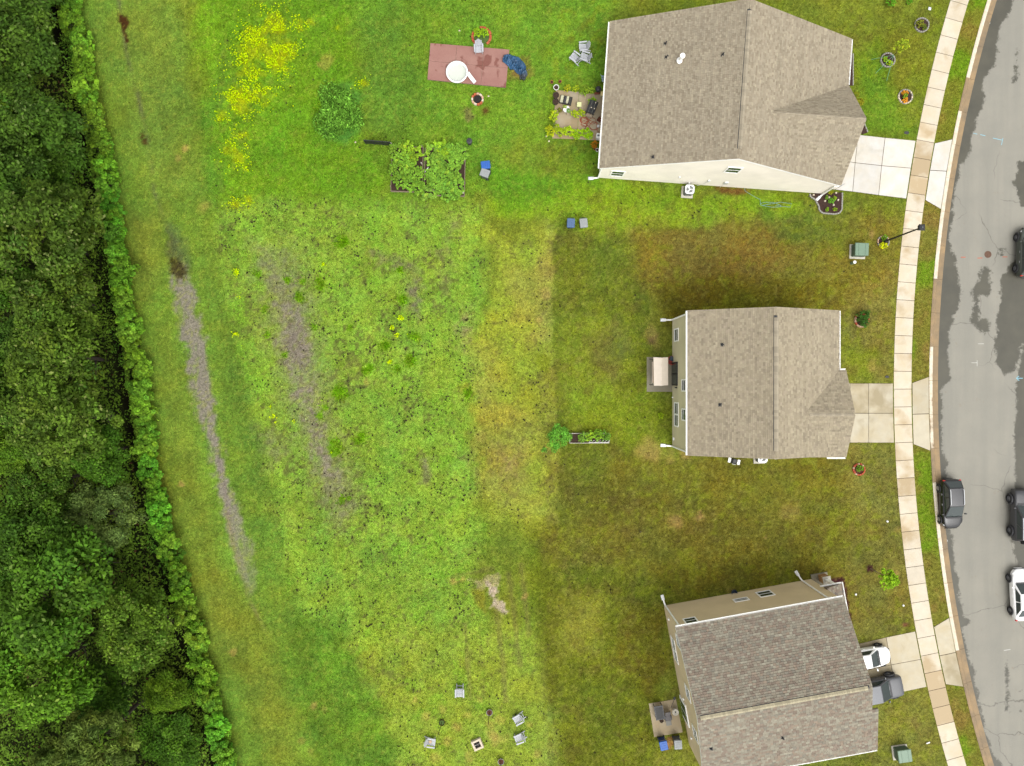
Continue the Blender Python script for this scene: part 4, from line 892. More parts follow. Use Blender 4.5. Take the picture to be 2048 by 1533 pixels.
gutter(o, (px0 - .02, py1, zb), (px0 - .02, py0 - .35, zb), .1, .12, 'porch_gutter'); gutter(o, (px1, py1 + .04, zb), (px0 - .1, py1 + .04, zb), .1, .1, 'porch_gutter')
m_brick = [mat('tan_brick_%d' % k, c, .9, .15, 8, .2) for k, c in enumerate([L3(190, 148, 98), L3(172, 126, 80), L3(204, 166, 116), L3(160, 112, 74)])]
pier = structure('pier'); del pier['kind']; pier.name = 'brick_pier'; pier.parent = o
for lv in range(9):
    for (dx, dy, w_, d_) in ([(-.16, 0, .3, .62), (.16, 0, .3, .62)] if lv % 2 else [(0, -.16, .62, .3), (0, .16, .62, .3)]):
        bb = MB(); bb.box((-6.4 + dx, 7.75 + dy, .07 + lv * .125), (w_, d_, .115), ch=.008); bb.build('brick', random.choice(m_brick), pier)
cb = MB(); cb.box((-6.4, 7.75, 2.05), (.28, .28, 1.8)); cb.build('porch_column', m_trim, o); cb = MB(); cb.box((-6.4, 7.75, 1.16), (.72, .72, .06)); cb.build('pier_cap', m_pad, o)
for px, py in [(1422, 1497), (1565, 1476)]: vent(hs3, px, py, .055, .3)
sb = MB(); sb.box((-5.0, 7.55, .07), (3.6, 1.5, .14)); sb.build('porch_slab', m_patio2, o)
Ef = ((0, 7.0, 0), (-1, 0, 0), (0, 1, 0)); db = MB(); db.box((1.0, 6.83, 1.15), (4.9, .06, 2.25)); db.build('garage_door', m_trim, o); win(o, Ef, 3.5, 3.6, 5.0, 1.8, 2); win(o, Ef, -1, 3.6, 5.0, 1.2)
for k, hs_ in enumerate((hs1, hs2, hs3)):
    a_, d_ = hs_['a'] - .3, hs_['d'] - .3; q = []
    for lx, ly in ((-a_, -d_), (a_, -d_), (a_, d_), (-a_, d_)):
        c_, s_ = math.cos(hs_['rz']), math.sin(hs_['rz']); q.append((CX + (hs_['c'][0] + lx * c_ - ly * s_) / M, CY - (hs_['c'][1] + lx * s_ + ly * c_) / M))
    HARD.append(q)
# ------------------------------------------------------------------ vegetation
m_leaf = mat_attr('foliage', 'col', .7, .12, .22, 1.1, .22, 1.0)
m_grass = mat_attr('grass_blades', 'col', .9, .02, .12, 3.0, .25)
m_bark = mat('bark', L3(74, 64, 52), .95, .3, 6, .6, 20)
def leaf_cloud(cent, nrm_bias, size, col, rg, aspect=.55, tilt=.9):
    """diamond leaves at the given centres; returns V, F, C"""
    N = len(cent)
    nz = rg.normal(size=(N, 3)) * tilt + nrm_bias; nz /= np.linalg.norm(nz, axis=1)[:, None] + 1e-9
    t = rg.normal(size=(N, 3)); t -= nz * (t * nz).sum(1)[:, None]; t /= np.linalg.norm(t, axis=1)[:, None] + 1e-9
    b_ = np.cross(nz, t); s = (size * rg.uniform(.65, 1.35, N))[:, None]
    V = np.empty((N, 4, 3)); V[:, 0] = cent - t * s * .5; V[:, 2] = cent + t * s * .5
    V[:, 1] = cent + b_ * s * .5 * aspect + nz * s * .06; V[:, 3] = cent - b_ * s * .5 * aspect + nz * s * .06
    return V.reshape(-1, 3), np.arange(N * 4).reshape(N, 4), np.repeat(col, 4, 0)
def crown_mesh(name, seed, nclump, nleaf, size, squash=.75, low=-.35, crad=(.2, .36), pale=.05, spiky=False, fill=.35, base=L3(96, 128, 40)):
    rg = np.random.default_rng(seed); C_, B_, K_ = [], [], []
    lob = rg.uniform(0, 6.28, 5)
    for i in range(nclump):
        z = rg.uniform(low, 1.0); a = rg.uniform(0, 2 * math.pi); q = math.sqrt(max(0, 1 - z * z))
        rad = rg.uniform(.55, .92) * (1 + .16 * math.sin(2 * a + lob[0]) + .12 * math.sin(3 * a + lob[1]) + .09 * math.sin(5 * a + lob[2]))
        c = np.array([q * math.cos(a) * rad, q * math.sin(a) * rad, z * rad * squash]); r = rg.uniform(*crad)
        d = rg.normal(size=(nleaf, 3)); d[:, 2] = np.where(rg.random(nleaf) < .8, np.abs(d[:, 2]), d[:, 2]); d /= np.linalg.norm(d, axis=1)[:, None]
        rr = r * (rg.random(nleaf) ** fill)[:, None]
        p = c + d * rr * np.array([1, 1, .7]); C_.append(p)
        n_ = d * .7 + np.array([0, 0, .9]) if not spiky else d * 1.2 + np.array([0, 0, .2]); B_.append(n_)
        tone = rg.uniform(.72, 1.25); hue = rg.normal(0, .06)
        k = np.array(base) * tone * np.array([1 + hue, 1, 1 - hue]) * rg.uniform(.5, 1.6, (nleaf, 1))
        pl = rg.random(nleaf) < pale * rg.uniform(0, 2); k[pl] = np.array(L3(156, 174, 96)) * rg.uniform(.8, 1.1, (pl.sum(), 1)); K_.append(k)
    V, Fq, C = leaf_cloud(np.vstack(C_), np.vstack(B_), size, np.vstack(K_), rg, .3 if spiky else .55, .55)
    return np_mesh(name, V, Fq, m_leaf, C)
CROWNS = {
    'broad': [crown_mesh('crown_broad', 21 + k, 64, 165, .085, pale=.03) for k in range(3)],
    'oak': [crown_mesh('crown_oak', 31 + k, 110, 100, .068, crad=(.12, .22), pale=.05) for k in range(2)],
    'fine': [crown_mesh('crown_fine', 41, 90, 150, .05, crad=(.14, .26), pale=.04, base=L3(118, 140, 78))],
    'pine': [crown_mesh('crown_pine', 51, 70, 170, .11, crad=(.14, .22), spiky=True, pale=.0, fill=.8, base=L3(112, 134, 60))],
}
def trunk_mesh(seed, hgt, rad):
    rs = random.Random(seed); mb = MB(); pts = [(0, 0, -.3)]; x = y = 0
    for i in range(1, 5): x += rs.uniform(-.15, .15); y += rs.uniform(-.15, .15); pts.append((x, y, hgt * i / 4.6))
    r0 = .055 * hgt ** .7 * .75
    mb.tube(pts, [r0 * 1.25, r0, r0 * .85, r0 * .65, r0 * .35], 8)
    for k in range(7):
        i = rs.randint(1, 4); p = Vector(pts[i]); a = rs.uniform(0, 6.28); L_ = rad * rs.uniform(.3, .5)
        mb.tube([p, p + Vector((math.cos(a) * L_ * .5, math.sin(a) * L_ * .5, L_ * .25)), p + Vector((math.cos(a) * L_, math.sin(a) * L_, L_ * .45))], [r0 * .42, r0 * .25, r0 * .1], 5)
    return mb.mesh('trunk', m_bark, smooth=True)
def tree(px, py, rpx, hgt, kind, tint, label, i, name='woodland_tree', group='trees in the wood on the left'):
    dx_ = float(np.interp(py, [q[1] for q in DITCH], [q[0] for q in DITCH])); hc = min(hgt * .66, max(2.4, (dx_ - 14 - px) / (CX - px) * H)); px -= 10 if px + rpx > np.interp(py, [q[1] for q in DITCH], [q[0] for q in DITCH]) - 12 else 0; p = W(px, py, hc); r = rpx * (H - hc) / F
    t = thing(name, label, 'tree', (p.x, p.y, 0), random.uniform(0, 6.28), group)
    link(bpy.data.objects.new('trunk', trunk_mesh(i, hc, r)), t)
    c = bpy.data.objects.new('crown', CROWNS[kind][i % len(CROWNS[kind])]); link(c, t)
    zr = min(hgt - hc, r * .8); c.location = (0, 0, hc); c.scale = (r, r, max(zr / .75, r * .7)); c.color = (tint[0] * .88, tint[1] * .90, tint[2] * .76, 1); c['label'] = 'leafy crown seen from above'
    del c['label']; return t
TREES = [
    (45, 95, 92, 12, 'broad', (.80, .86, .95), 'dark broadleaf tree with rounded crown in the top left corner of the wood'),
    (55, 255, 84, 12, 'broad', (.72, .80, .85), 'dark green tree left of the ditch below the top corner tree'),
    (-5, 235, 48, 10, 'broad', (1.15, 1.1, .8), 'yellow green tree cut by the left edge above the large oak'),
    (112, 330, 72, 10, 'broad', (.75, .88, .8), 'deep green tree leaning to the ditch above the large oak'),
    (25, 345, 78, 10, 'broad', (.64, .72, .8), 'shaded dark tree at the left edge beside the deep green ditch tree'),
    (92, 480, 118, 13, 'oak', (.92, .88, 1.0), 'large olive oak with dense crown pressing against the ditch'),
    (-8, 560, 62, 10, 'broad', (.8, 1.0, .75), 'mid green tree at the left edge behind the large olive oak'),
    (130, 600, 96, 13, 'oak', (.98, .9, 1.02), 'greyish olive oak touching the ditch beside the start of the mud track'),
    (125, 715, 108, 13, 'oak', (1.06, 1.0, 1.0), 'pale tipped oak level with the middle house'),
    (38, 690, 60, 9, 'broad', (.55, .68, .7), 'low very dark tree in shade between the oaks and the left edge'),
    (120, 842, 104, 12, 'oak', (1.12, 1.05, 1.1), 'oak crown sprinkled with cream leaf tips'),
    (22, 905, 52, 11, 'broad', (1.1, 1.2, .72), 'fresh yellow green rounded tree on the left edge under the cream tipped oak'),
    (195, 905, 62, 8, 'broad', (.78, 1.0, .7), 'green tree beside the ditch below the cream tipped oak'),
    (90, 965, 72, 9, 'oak', (.8, .86, .85), 'dull olive tree left of the soft sage tree'),
    (222, 1030, 74, 9, 'fine', (.98, 1.02, .88), 'soft sage green fine leaved tree standing at the ditch'),
    (70, 1060, 80, 11, 'broad', (.7, .84, .72), 'dark green tree left of the sage tree'),
    (120, 1165, 108, 12, 'broad', (.84, 1.02, .78), 'wide green broadleaf tree in the lower wood'),
    (18, 1215, 66, 10, 'broad', (.62, .78, .66), 'dark tree at the left edge above the bright broad tree'),
    (285, 1255, 88, 10, 'oak', (1.12, 1.12, 1.0), 'round oak with creamy tips near the ditch in the lower wood'),
    (72, 1350, 92, 12, 'broad', (1.12, 1.3, .78), 'bright green broad tree in the lower left of the wood'),
    (205, 1400, 66, 6, 'broad', (.62, .8, .6), 'low dark tree between the bright tree and the yellow green shrub'),
    (335, 1385, 44, 4, 'broad', (1.2, 1.2, .6), 'yellow green low tree by the ditch near the bottom'),
    (195, 1480, 76, 12, 'pine', (1.0, 1.0, .95), 'pine with feathery needle clusters at the bottom edge of the wood'),
    (115, 1535, 60, 11, 'pine', (.94, 1.0, .9), 'second smaller pine cut by the bottom edge of the picture'),
    (350, 1480, 60, 4, 'broad', (.75, .95, .62), 'dark leafy thicket tree beside the ditch at the bottom edge'),
    (-40, 420, 80, 12, 'broad', (.7, .8, .75), 'dark tree at the left edge beside the large olive oak'), (-50, 780, 90, 12, 'broad', (.7, .8, .75), 'dark tree at the left edge level with the cream tipped oak'), (-30, 1090, 80, 11, 'broad', (.7, .85, .7), 'dark tree at the left edge above the wide lower broadleaf'), (30, 1630, 90, 12, 'broad', (.8, 1, .7), 'dark tree below the bottom left corner of the picture'), (60, -60, 90, 12, 'broad', (.75, .85, .8), 'dark tree above the top left corner of the picture'), (260, 1620, 70, 9, 'broad', (.8, 1, .7), 'dark low tree below the bottom edge by the ditch'),
]
for i, (px, py, r, hgt, kind, tint, lab) in enumerate(TREES):
    tree(px, py, r, hgt, kind, tint, lab or 'dark green tree deep in the wood at the very edge of the picture', i)
# hedge of shrubs on the house side of the ditch
SHR = [crown_mesh('shrub_%d' % k, 61 + k, 34, 75, .20, 1.0, -.1, (.16, .34), pale=.0, base=L3(122, 172, 48)) for k in range(4)]
stem = MB()
for k in range(5):
    a = k * 1.25; stem.tube([(0, 0, -.2), (.2 * math.cos(a), .2 * math.sin(a), .4), (.5 * math.cos(a), .5 * math.sin(a), .75)], [.04, .03, .012], 5)
stem_me = stem.mesh('stem', m_bark)
def shrub(x, y, r, hh, tint, label, name='hedge_shrub', cat='shrub', group=None, me=None):
    t = thing(name, label, cat, (x, y, 0), random.uniform(0, 6.28), group)
    s_ = link(bpy.data.objects.new('stem', stem_me), t); s_.scale = (r, r, hh)
    c = link(bpy.data.objects.new('foliage', me or random.choice(SHR)), t); c.location = (0, 0, hh * .5); c.scale = (r * 1.12, r * 1.12, hh * .55); c.color = (*tint, 1); return t
SECT = [(-999, 'at the very top of the picture'), (25, 'level with the brown puddle'), (85, 'level with the top of the red deck'), (135, 'level with the white paddling pool'), (185, 'level with the round fire pit'), (245, 'level with the black fence panel'), (305, 'level with the vegetable beds'), (365, 'level with the foot of the vegetable beds'), (425, 'level with the street lamp'), (485, 'level with the green transformer'), (540, 'level with the head of the muddy track'), (600, 'level with the top of the khaki house'), (660, 'level with the yellow meadow tufts'), (715, 'level with the canopy swing'), (785, 'level with the khaki house driveway'), (850, 'level with the planter bush'), (905, 'level with the small grill'), (960, 'level with the rear of the black car'), (1030, 'level with the nose of the black car'), (1095, 'level with the tail of the muddy track'), (1150, 'level with the young yellow green tree'), (1210, 'level with the tan house gutter'), (1285, 'level with the white driveway car'), (1365, 'level with the grey driveway car'), (1425, 'level with the potted poles'), (1480, 'level with the square fire pit')]
y = -45
while y < 1585:
    hx = float(hedge_x(y)); r = random.uniform(13, 23); off = random.uniform(14, 25)
    sec = [s_ for a, s_ in SECT if a <= y]
    for (dx, dy, rr_, hh) in ((-off, 0, r, random.uniform(1.4, 2.4)), (-off + 14, 16, r * .62, random.uniform(.8, 1.3))):
        px, py = hx + dx, y + dy; hgt_ = hh * .6; p = W(px, py, hgt_)
        k = random.uniform(.75, 1.3); pal = .5 + .5 * math.sin(y * .011)
        tint = (k * (.85 + .25 * pal + random.uniform(-.12, .22)), k * random.uniform(.95, 1.1), k * random.uniform(.75, 1.1))
        big = rr_ > 17
        shrub(p.x, p.y, rr_ * M, hh, tint, ('tall hedge shrub ' if big else 'low hedge shrub ') + sec[-1], group='hedge shrubs along the ditch')
    y += r * 1.25
_seen = {}
for o in sorted([q for q in COL.objects if q.name.startswith('hedge_shrub')], key=lambda q: -q.location.y): _seen.setdefault(o['label'], []).append(o)
for lab, os_ in _seen.items():
    if len(os_) > 1:
        nm = {2: ['upper', 'lower'], 3: ['upper', 'middle', 'lower'], 4: ['topmost', 'upper middle', 'lower middle', 'lowest'], 5: ['topmost', 'upper', 'middle', 'lower', 'lowest'], 6: ['topmost', 'upper', 'upper middle', 'lower middle', 'lower', 'lowest']}[min(len(os_), 6)]
        for k, o in enumerate(os_): o['label'] = nm[min(k, len(nm) - 1)] + ' ' + lab
# undergrowth of the wood and the far bank of the ditch: one leafy mass
N = 185000
px = rng.uniform(-330, 500, N); py = rng.uniform(-260, 1800, N)
sd = px - np.interp(py, [p[1] for p in DITCH], [p[0] for p in DITCH])
keep = (sd < -9) | ((sd > 10) & (px < hedge_x(py) - 20)); keep &= (px < hedge_x(py) - 14)
px, py, sd = px[keep], py[keep], sd[keep]
hh = (.2 + 1.7 * np.clip(.5 + .9 * fbm(px, py, 45, 501), 0, 1)) * rng.uniform(.7, 1, len(px)) * np.clip((np.abs(sd) - 6) / 26, .15, 1)
cent = np.stack([(px - CX) * M * 1.0, (CY - py) * M, hh], -1)
tone = (.75 + .5 * fbm(px, py, 26, 503)) * rng.uniform(.65, 1.35, len(px)); yl = np.clip(fbm(px, py, 60, 505) * 1.6, 0, 1)
colr = np.array(L3(136, 178, 54)) * tone[:, None]; colr = colr * (1 - yl[:, None] * .6) + np.array(L3(150, 158, 56)) * tone[:, None] * yl[:, None] * .6
br = rng.random(len(px)) < .05; colr[br] = np.array(L3(110, 80, 50)) * .7
Vv, Ff, Cc = leaf_cloud(cent, np.array([0, 0, 1.1]), .30, colr, rng, .5, .6)
o = link(bpy.data.objects.new('woodland_undergrowth', np_mesh('woodland_undergrowth', Vv, Ff, m_leaf, Cc))); tag(o, 'dark leafy undergrowth between the trees and along the ditch', 'undergrowth', kind='stuff')

# brambles and long grass that fray the hedge and hang over the ditch
N = 26000; py = rng.uniform(-60, 1600, N); off = rng.normal(-27, 15, N); px = hedge_x(py) + off
dn_ = fbm(px, py, 26, 551, 3); keep = (rng.random(N) < np.clip(.35 + 1.1 * dn_, 0, 1)) & (off < 7 + 9 * fbm(px, py, 18, 553)); px, py = px[keep], py[keep]; k = len(px)
cent = np.stack([(px - CX) * M, (CY - py) * M, .15 + 1.9 * rng.random(k) * np.clip(.5 + fbm(px, py, 30, 555), .15, 1) * np.clip((hedge_x(py) - px + 6) / 22, .12, 1)], -1)
yl = np.clip(.4 + .9 * fbm(px, py, 40, 557), 0, 1)[:, None]; colr = (np.array(L3(96, 150, 42)) * (1 - yl) + np.array(L3(150, 182, 56)) * yl) * np.exp(rng.normal(0, .38, k))[:, None]
Vv, Ff, Cc = leaf_cloud(cent, np.array([0, 0, .7]), .26, colr, rng, .32, .8)
o = link(bpy.data.objects.new('hedge_brambles', np_mesh('hedge_brambles', Vv, Ff, m_leaf, Cc))); tag(o, 'brambles and long grass fraying the hedge along the ditch', 'brambles', kind='stuff')
# ------------------------------------------------------------------ things on the lawns and patios
def face(dx, dy): return math.atan2(-dy, dx) - math.pi / 2           # local +y looks along photo direction (dx, dy)
def at(px, py, z=0.0): p = W(px, py); return (p.x, p.y, z)
m_chair = mat('grey_resin', L3(204, 206, 212, .60), .55, .06)
m_blue = mat('blue_bin', L3(48, 104, 190), .5, .08); m_grey = mat('grey_bin', L3(160, 164, 164), .55, .08); m_binb = mat('bin_grey_body', L3(96, 100, 102), .6, .1); m_blueb = mat('bin_blue_body', L3(34, 62, 118), .6, .1)
m_navy = mat('slate_blue_bin', L3(84, 112, 152), .55, .08)
m_soil = mat('dark_soil', L3(66, 48, 36), .98, .5, 14, .6, 30); m_mulch = mat('mulch', L3(70, 48, 40), .98, .6, 22, .8, 40)
m_wood = mat('weathered_wood', L3(150, 134, 112), .9, .2, 6, .3); m_white = mat('white_plastic', (.70, .70, .68), .45, .04)
m_terra = mat('terracotta', L3(196, 104, 66), .85, .12); m_stone = mat('grey_edging', L3(172, 168, 158), .9, .2, 9, .3)
m_redbrick = mat('red_edging', L3(196, 92, 62), .9, .16, 9, .3); m_pinkbrick = mat('pale_edging', L3(214, 176, 146), .9, .16, 9, .3)
m_green = mat('utility_green', L3(126, 152, 128), .45, .06); m_greend = mat('utility_green_body', L3(92, 112, 96), .55, .1)
m_rust = mat('rusty_pole', L3(86, 58, 36), .8, .3); m_char = mat('charcoal', (.015, .014, .013), .95, .3)
m_bag = mat('printed_sack', L3(206, 204, 170), .6, .25, 9); m_hosered = mat('red_hose', L3(176, 92, 60), .5, .1); m_hoseteal = mat('pale_teal_hose', L3(140, 186, 176), .5, .1)
m_swing = mat('cream_canopy', L3(240, 226, 208, .68), .9, .05, 3); m_cush = mat('beige_cushion', L3(206, 178, 146), .9, .08)
m_redpl = mat('red_plastic', L3(196, 84, 70), .5, .1); m_sling = mat('grey_sling', L3(116, 112, 112), .8, .12); m_smoke = mat('smoked_glass', (.035, .035, .035), .5, .1, spec=.2)
m_tealp = mat('teal_strap', L3(112, 176, 140), .7)
# small plants
PLM = [crown_mesh('plant_%d' % k, 81 + k, 60, 24, .17, 1.0, -.1, (.08, .2), pale=0, base=L3(150, 188, 66)) for k in range(3)]
FINEM = [crown_mesh('bush_%d' % k, 91 + k, 40, 70, .12, .75, -.1, (.2, .3), pale=0, base=L3(114, 170, 60)) for k in range(2)]
def plant(px, py, r, h, tint, label, name='garden_plant', cat='plant', group=None, me=None, z=0.0):
    """r in photo pixels, h in metres; leaves on a short stem"""
    p = W(px, py, h * .6 + z); rm = r * (H - h * .6) / F
    t = thing(name, label, cat, (p.x, p.y, z), random.uniform(0, 6.28), group)
    s_ = link(bpy.data.objects.new('stem', stem_me), t); s_.scale = (rm, rm, h * .8)
    c = link(bpy.data.objects.new('foliage', me or random.choice(PLM)), t); c.location = (0, 0, h * .55); c.scale = (rm * 1.1, rm * 1.1, h * .55); c.color = (*tint, 1); return t
def pot(px, py, r, h, m, label, soil=True, z=0.0, group=None):
    rm = r * M; t = thing('plant_pot', label, 'pot', at(px, py, z), 0, group)
    mb = MB(); mb.lathe([(rm * .7, 0), (rm, h), (rm * .86, h), (rm * .8, h - .06), (0, h - .06)], 18); mb.build('pot', m, t, smooth=False)
    sb = MB(); sb.lathe([(rm * .84, h - .05), (0, h - .035)], 16); sb.build('soil', m_soil, t); return t
# ---- chairs
def slats_back(mb, n_, w0, w1, y0, z0, y1, z1):
    for k in range(n_):
        f = (k - (n_ - 1) / 2) / n_; h_ = 1 - .35 * abs(f) * 1.6
        a = Vector((f * w0, y0, z0)); b_ = Vector((f * w1, y0 + (y1 - y0) * h_, z0 + (z1 - z0) * h_)); ww = w0 / n_ * .44; wt = w1 / n_ * .46
        mb.add([(a.x - ww, a.y, a.z), (a.x + ww, a.y, a.z), (b_.x + wt, b_.y, b_.z), (b_.x - wt, b_.y, b_.z), (a.x - ww, a.y - .025, a.z - .01), (a.x + ww, a.y - .025, a.z - .01), (b_.x + wt, b_.y - .025, b_.z - .01), (b_.x - wt, b_.y - .025, b_.z - .01)],
               [(0, 1, 2, 3), (7, 6, 5, 4), (0, 4, 5, 1), (1, 5, 6, 2), (2, 6, 7, 3), (3, 7, 4, 0)])
def make_chair():
    t = thing('adirondack_chair', 'x', 'chair', (0, 0, 0), 0, 'grey garden chairs on the lawns')
    for k in range(6):
        mb = MB(); y = .34 - k * .105; mb.box((0, y, .40 - k * .022), (.56, .09, .022)); mb.build('seat_slat', m_chair, t)
    for k in range(5):
        mb = MB(); f = (k - 2) / 5; slats_back_one(mb, f); mb.build('back_slat', m_chair, t)
    mb = MB(); mb.box((0, -.43, .58), (.66, .05, .09)); mb.build('back_rail', m_chair, t)
    for s_ in (-1, 1):
        mb = MB(); x = s_ * .36; mb.box((x, .02, .575), (.13, .74, .026), ch=.02); mb.build('arm', m_chair, t)
        mb = MB(); mb.box((s_ * .33, .30, .28), (.05, .09, .56)); mb.build('leg', m_chair, t)
        mb = MB(); mb.tube([(s_ * .29, .36, .36), (s_ * .29, -.3, .2), (s_ * .29, -.66, .03)], .045, 4); mb.build('leg', m_chair, t)
    mb = MB(); mb.box((0, -.5, .1), (.6, .05, .07)); mb.build('stretcher', m_chair, t)
    return t
def slats_back_one(mb, f):
    w0, w1 = .5, .62; h_ = 1 - .5 * abs(f); y0, z0, y1, z1 = -.24, .26, -.56, 1.0
    a = Vector((f * w0, y0, z0)); b_ = Vector((f * w1, y0 + (y1 - y0) * h_, z0 + (z1 - z0) * h_)); ww = .045; wt = .056
    mb.add([(a.x - ww, a.y, a.z), (a.x + ww, a.y, a.z), (b_.x + wt, b_.y, b_.z), (b_.x - wt, b_.y, b_.z), (a.x - ww, a.y - .025, a.z - .01), (a.x + ww, a.y - .025, a.z - .01), (b_.x + wt, b_.y - .025, b_.z - .01), (b_.x - wt, b_.y - .025, b_.z - .01)],
           [(0, 1, 2, 3), (7, 6, 5, 4), (0, 4, 5, 1), (1, 5, 6, 2), (2, 6, 7, 3), (3, 7, 4, 0)])
CH = make_chair()
CHAIRS = [(920, 1382, 0, 1, 'grey garden chair standing alone above the potted poles and fire pit'), (863, 1481, 1, .12, 'grey garden chair left of the square fire pit, holding a round cushion'), (1036, 1435, -.9, .5, 'upper of the two grey garden chairs right of the square fire pit'), (1038, 1473, -.95, .35, 'lower of the two grey garden chairs right of the square fire pit'),
          (958, 103, .05, 1, 'grey garden chair standing on the red deck'), (1166, 98, -.97, .1, 'top grey garden chair of the cluster beside the bungalow'), (1149, 119, -.75, -.55, 'lower left grey garden chair of the cluster beside the bungalow'), (1169, 118, -.9, -.25, 'lower right grey garden chair of the cluster beside the bungalow')]
for i, (px, py, dx, dy, lab) in enumerate(CHAIRS):
    c = CH if i == 0 else copy_tree(CH); c.location = at(px, py, .16 if i == 4 else 0); c.rotation_euler = (0, 0, face(dx, dy)); c['label'] = lab
cu = MB(); cu.lathe([(0, 0), (.13, .01), (.15, .05), (.1, .09), (0, .1)], 14); tag(cu.build('cushion', m_cush, loc=at(861.5, 1479, .38)), 'small round cushion lying on the grey chair left of the fire pit', 'cushion')
# ---- wheelie bins
def make_bin(body, lid, name='wheelie_bin'):
    t = thing(name, 'x', 'wheelie bin', (0, 0, 0), 0, 'wheeled rubbish bins')
    mb = MB(); mb.box((0, 0, .52), (.52, .58, .92), taper=1.22, ch=.05); mb.build('body', body, t)
    lb = MB(); lb.box((0, .02, 1.03), (.70, .82, .09), ch=.06); lb.build('lid', lid, t)
    for k in (-1, 0, 1): rb = MB(); rb.box((0, k * .2 + .03, 1.08), (.42, .05, .022), ch=.01); rb.build('lid_rib', lid, t)
    hb = MB(); hb.tube([(-.24, -.38, .98), (-.24, -.46, 1.0), (.24, -.46, 1.0), (.24, -.38, .98)], .022, 6); hb.build('handle', m_dark, t)
    for s_ in (-1, 1): wb = MB(); wb.lathe([(0, -.04), (.13, -.04), (.13, .04), (0, .04)], 14); w = wb.build('wheel', m_dark, t); w.rotation_euler = (0, math.pi / 2, 0); w.location = (s_ * .29, -.27, .13)
    return t
B1, B2, B3 = make_bin(m_blueb, m_blue), make_bin(m_binb, m_grey), make_bin(m_blueb, m_navy)
for src, first, px, py, dx, dy, lab in [(B1, 1, 972.5, 337, -1, .12, 'bright blue wheelie bin right of the vegetable beds'), (B2, 1, 971, 353, -1, -.35, 'grey wheelie bin touching the bright blue bin by the vegetable beds'), (B3, 1, 1140, 451, -.05, 1, 'slate blue wheelie bin on the lawn below the patio of the bungalow'), (B2, 0, 1165, 451, .1, 1, 'pale grey wheelie bin on the lawn beside the slate blue bin'), (B1, 0, 1322.5, 1480, .22, 1, 'blue wheelie bin below the tan house patio'), (B2, 0, 1351, 1478, .05, 1, 'grey wheelie bin against the wall below the tan house patio')]:
    t = src if first else copy_tree(src); t.location = at(px, py); t.rotation_euler = (0, 0, face(dx, dy)); t['label'] = lab
# ---- air conditioners
def make_ac():
    t = thing('air_conditioner', 'x', 'air conditioner', (0, 0, 0), 0, 'air conditioner units beside house walls')
    mb = MB(); mb.box((-.04, -.06, .05), (1.05, 1.05, .1), ch=.02); mb.build('pad', m_pad, t)
    mb = MB(); mb.box((0, 0, .46), (.80, .80, .72), ch=.08); mb.build('body', mat('louvre_grey', L3(112, 116, 112), .6, .15), t)
    mb = MB(); mb.lathe([(.31, .0), (.31, .05), (.38, .05)], 24)
    n_ = 24; vs_ = []; fs = []
    for k in range(n_):
        a = 2 * math.pi * k / n_; ca, sa = math.cos(a), math.sin(a); q = .42 / max(abs(ca), abs(sa)); q = min(q, .50); vs_ += [(.36 * ca, .36 * sa, .045), (q * ca, q * sa, .035)]
    for k in range(n_): j = (k + 1) % n_; fs.append((2 * k, 2 * k + 1, 2 * j + 1, 2 * j))
    mb.add(vs_, fs); mb.build('top_cover', m_galv, t, loc=(0, 0, .82))
    fb = MB(); fb.lathe([(.33, 0), (0, 0)], 24); fb.build('fan_well', m_dark, t, loc=(0, 0, .80))
    for k in range(3):
        a = k * 2.094; q = MB(); q.add([(.05, -.04, .0), (.30, -.13, .03), (.31, .09, -.01), (.05, .05, -.01)], [(0, 1, 2, 3)]); b_ = q.build('fan_blade', m_galv, t, loc=(0, 0, .83)); b_.rotation_euler = (0, 0, a)
    hb = MB(); hb.lathe([(0, .07), (.08, .06), (.09, 0)], 12); hb.build('fan_hub', m_galv, t, loc=(0, 0, .80))
    for r_ in (.12, .2, .28):
        gb = MB(); gb.tube([(r_ * math.cos(a), r_ * math.sin(a), .875) for a in np.linspace(0, 2 * math.pi, 25)], .006, 4, cap=False); gb.build('grille_ring', m_galv, t)
    return t
AC = make_ac(); AC.location = at(1375, 384); AC.rotation_euler = (0, 0, R(-4)); AC['label'] = 'air conditioner on its pad below the cream bungalow wall'
t = copy_tree(AC); t.location = at(1519, 914.5); t.rotation_euler = (0, 0, 0); t['label'] = 'air conditioner half under the lower roof edge of the khaki house'
# ---- red deck with its pool, slide and tarpaulin
m_deck, n, l, b = _nt('red_painted_deck'); ge = n.new('ShaderNodeNewGeometry'); MATS['red_painted_deck'] = m_deck
dc = mixc(rng_(noise(.5, 5), .35, .65, 0, 1), L3(170, 126, 114), L3(158, 110, 100)); f = rng_(noise(.85, 3, .8, .5), .585, .63, 0, 1)
dc = mixc(f, dc, L3(132, 78, 66)); dc = mixc(rng_(noise(24, 3), .5, .75, 0, .3), dc, L3(200, 150, 130)); l.new(dc, b.inputs['Base Color']); l.new(rng_(f, 0, 1, .8, .4), b.inputs['Roughness'])
DK = [(861, 88), (1019, 101), (1012, 177), (855, 161)]
def lerp2(a, b_, f): return (a[0] + (b_[0] - a[0]) * f, a[1] + (b_[1] - a[1]) * f)
t = thing('deck', 'low red painted deck of sheet panels on the upper lawn', 'deck', at(937, 132)); dl = W(937, 132)
US = [0, .335, .68, 1]; VS = [0, .49, 1]
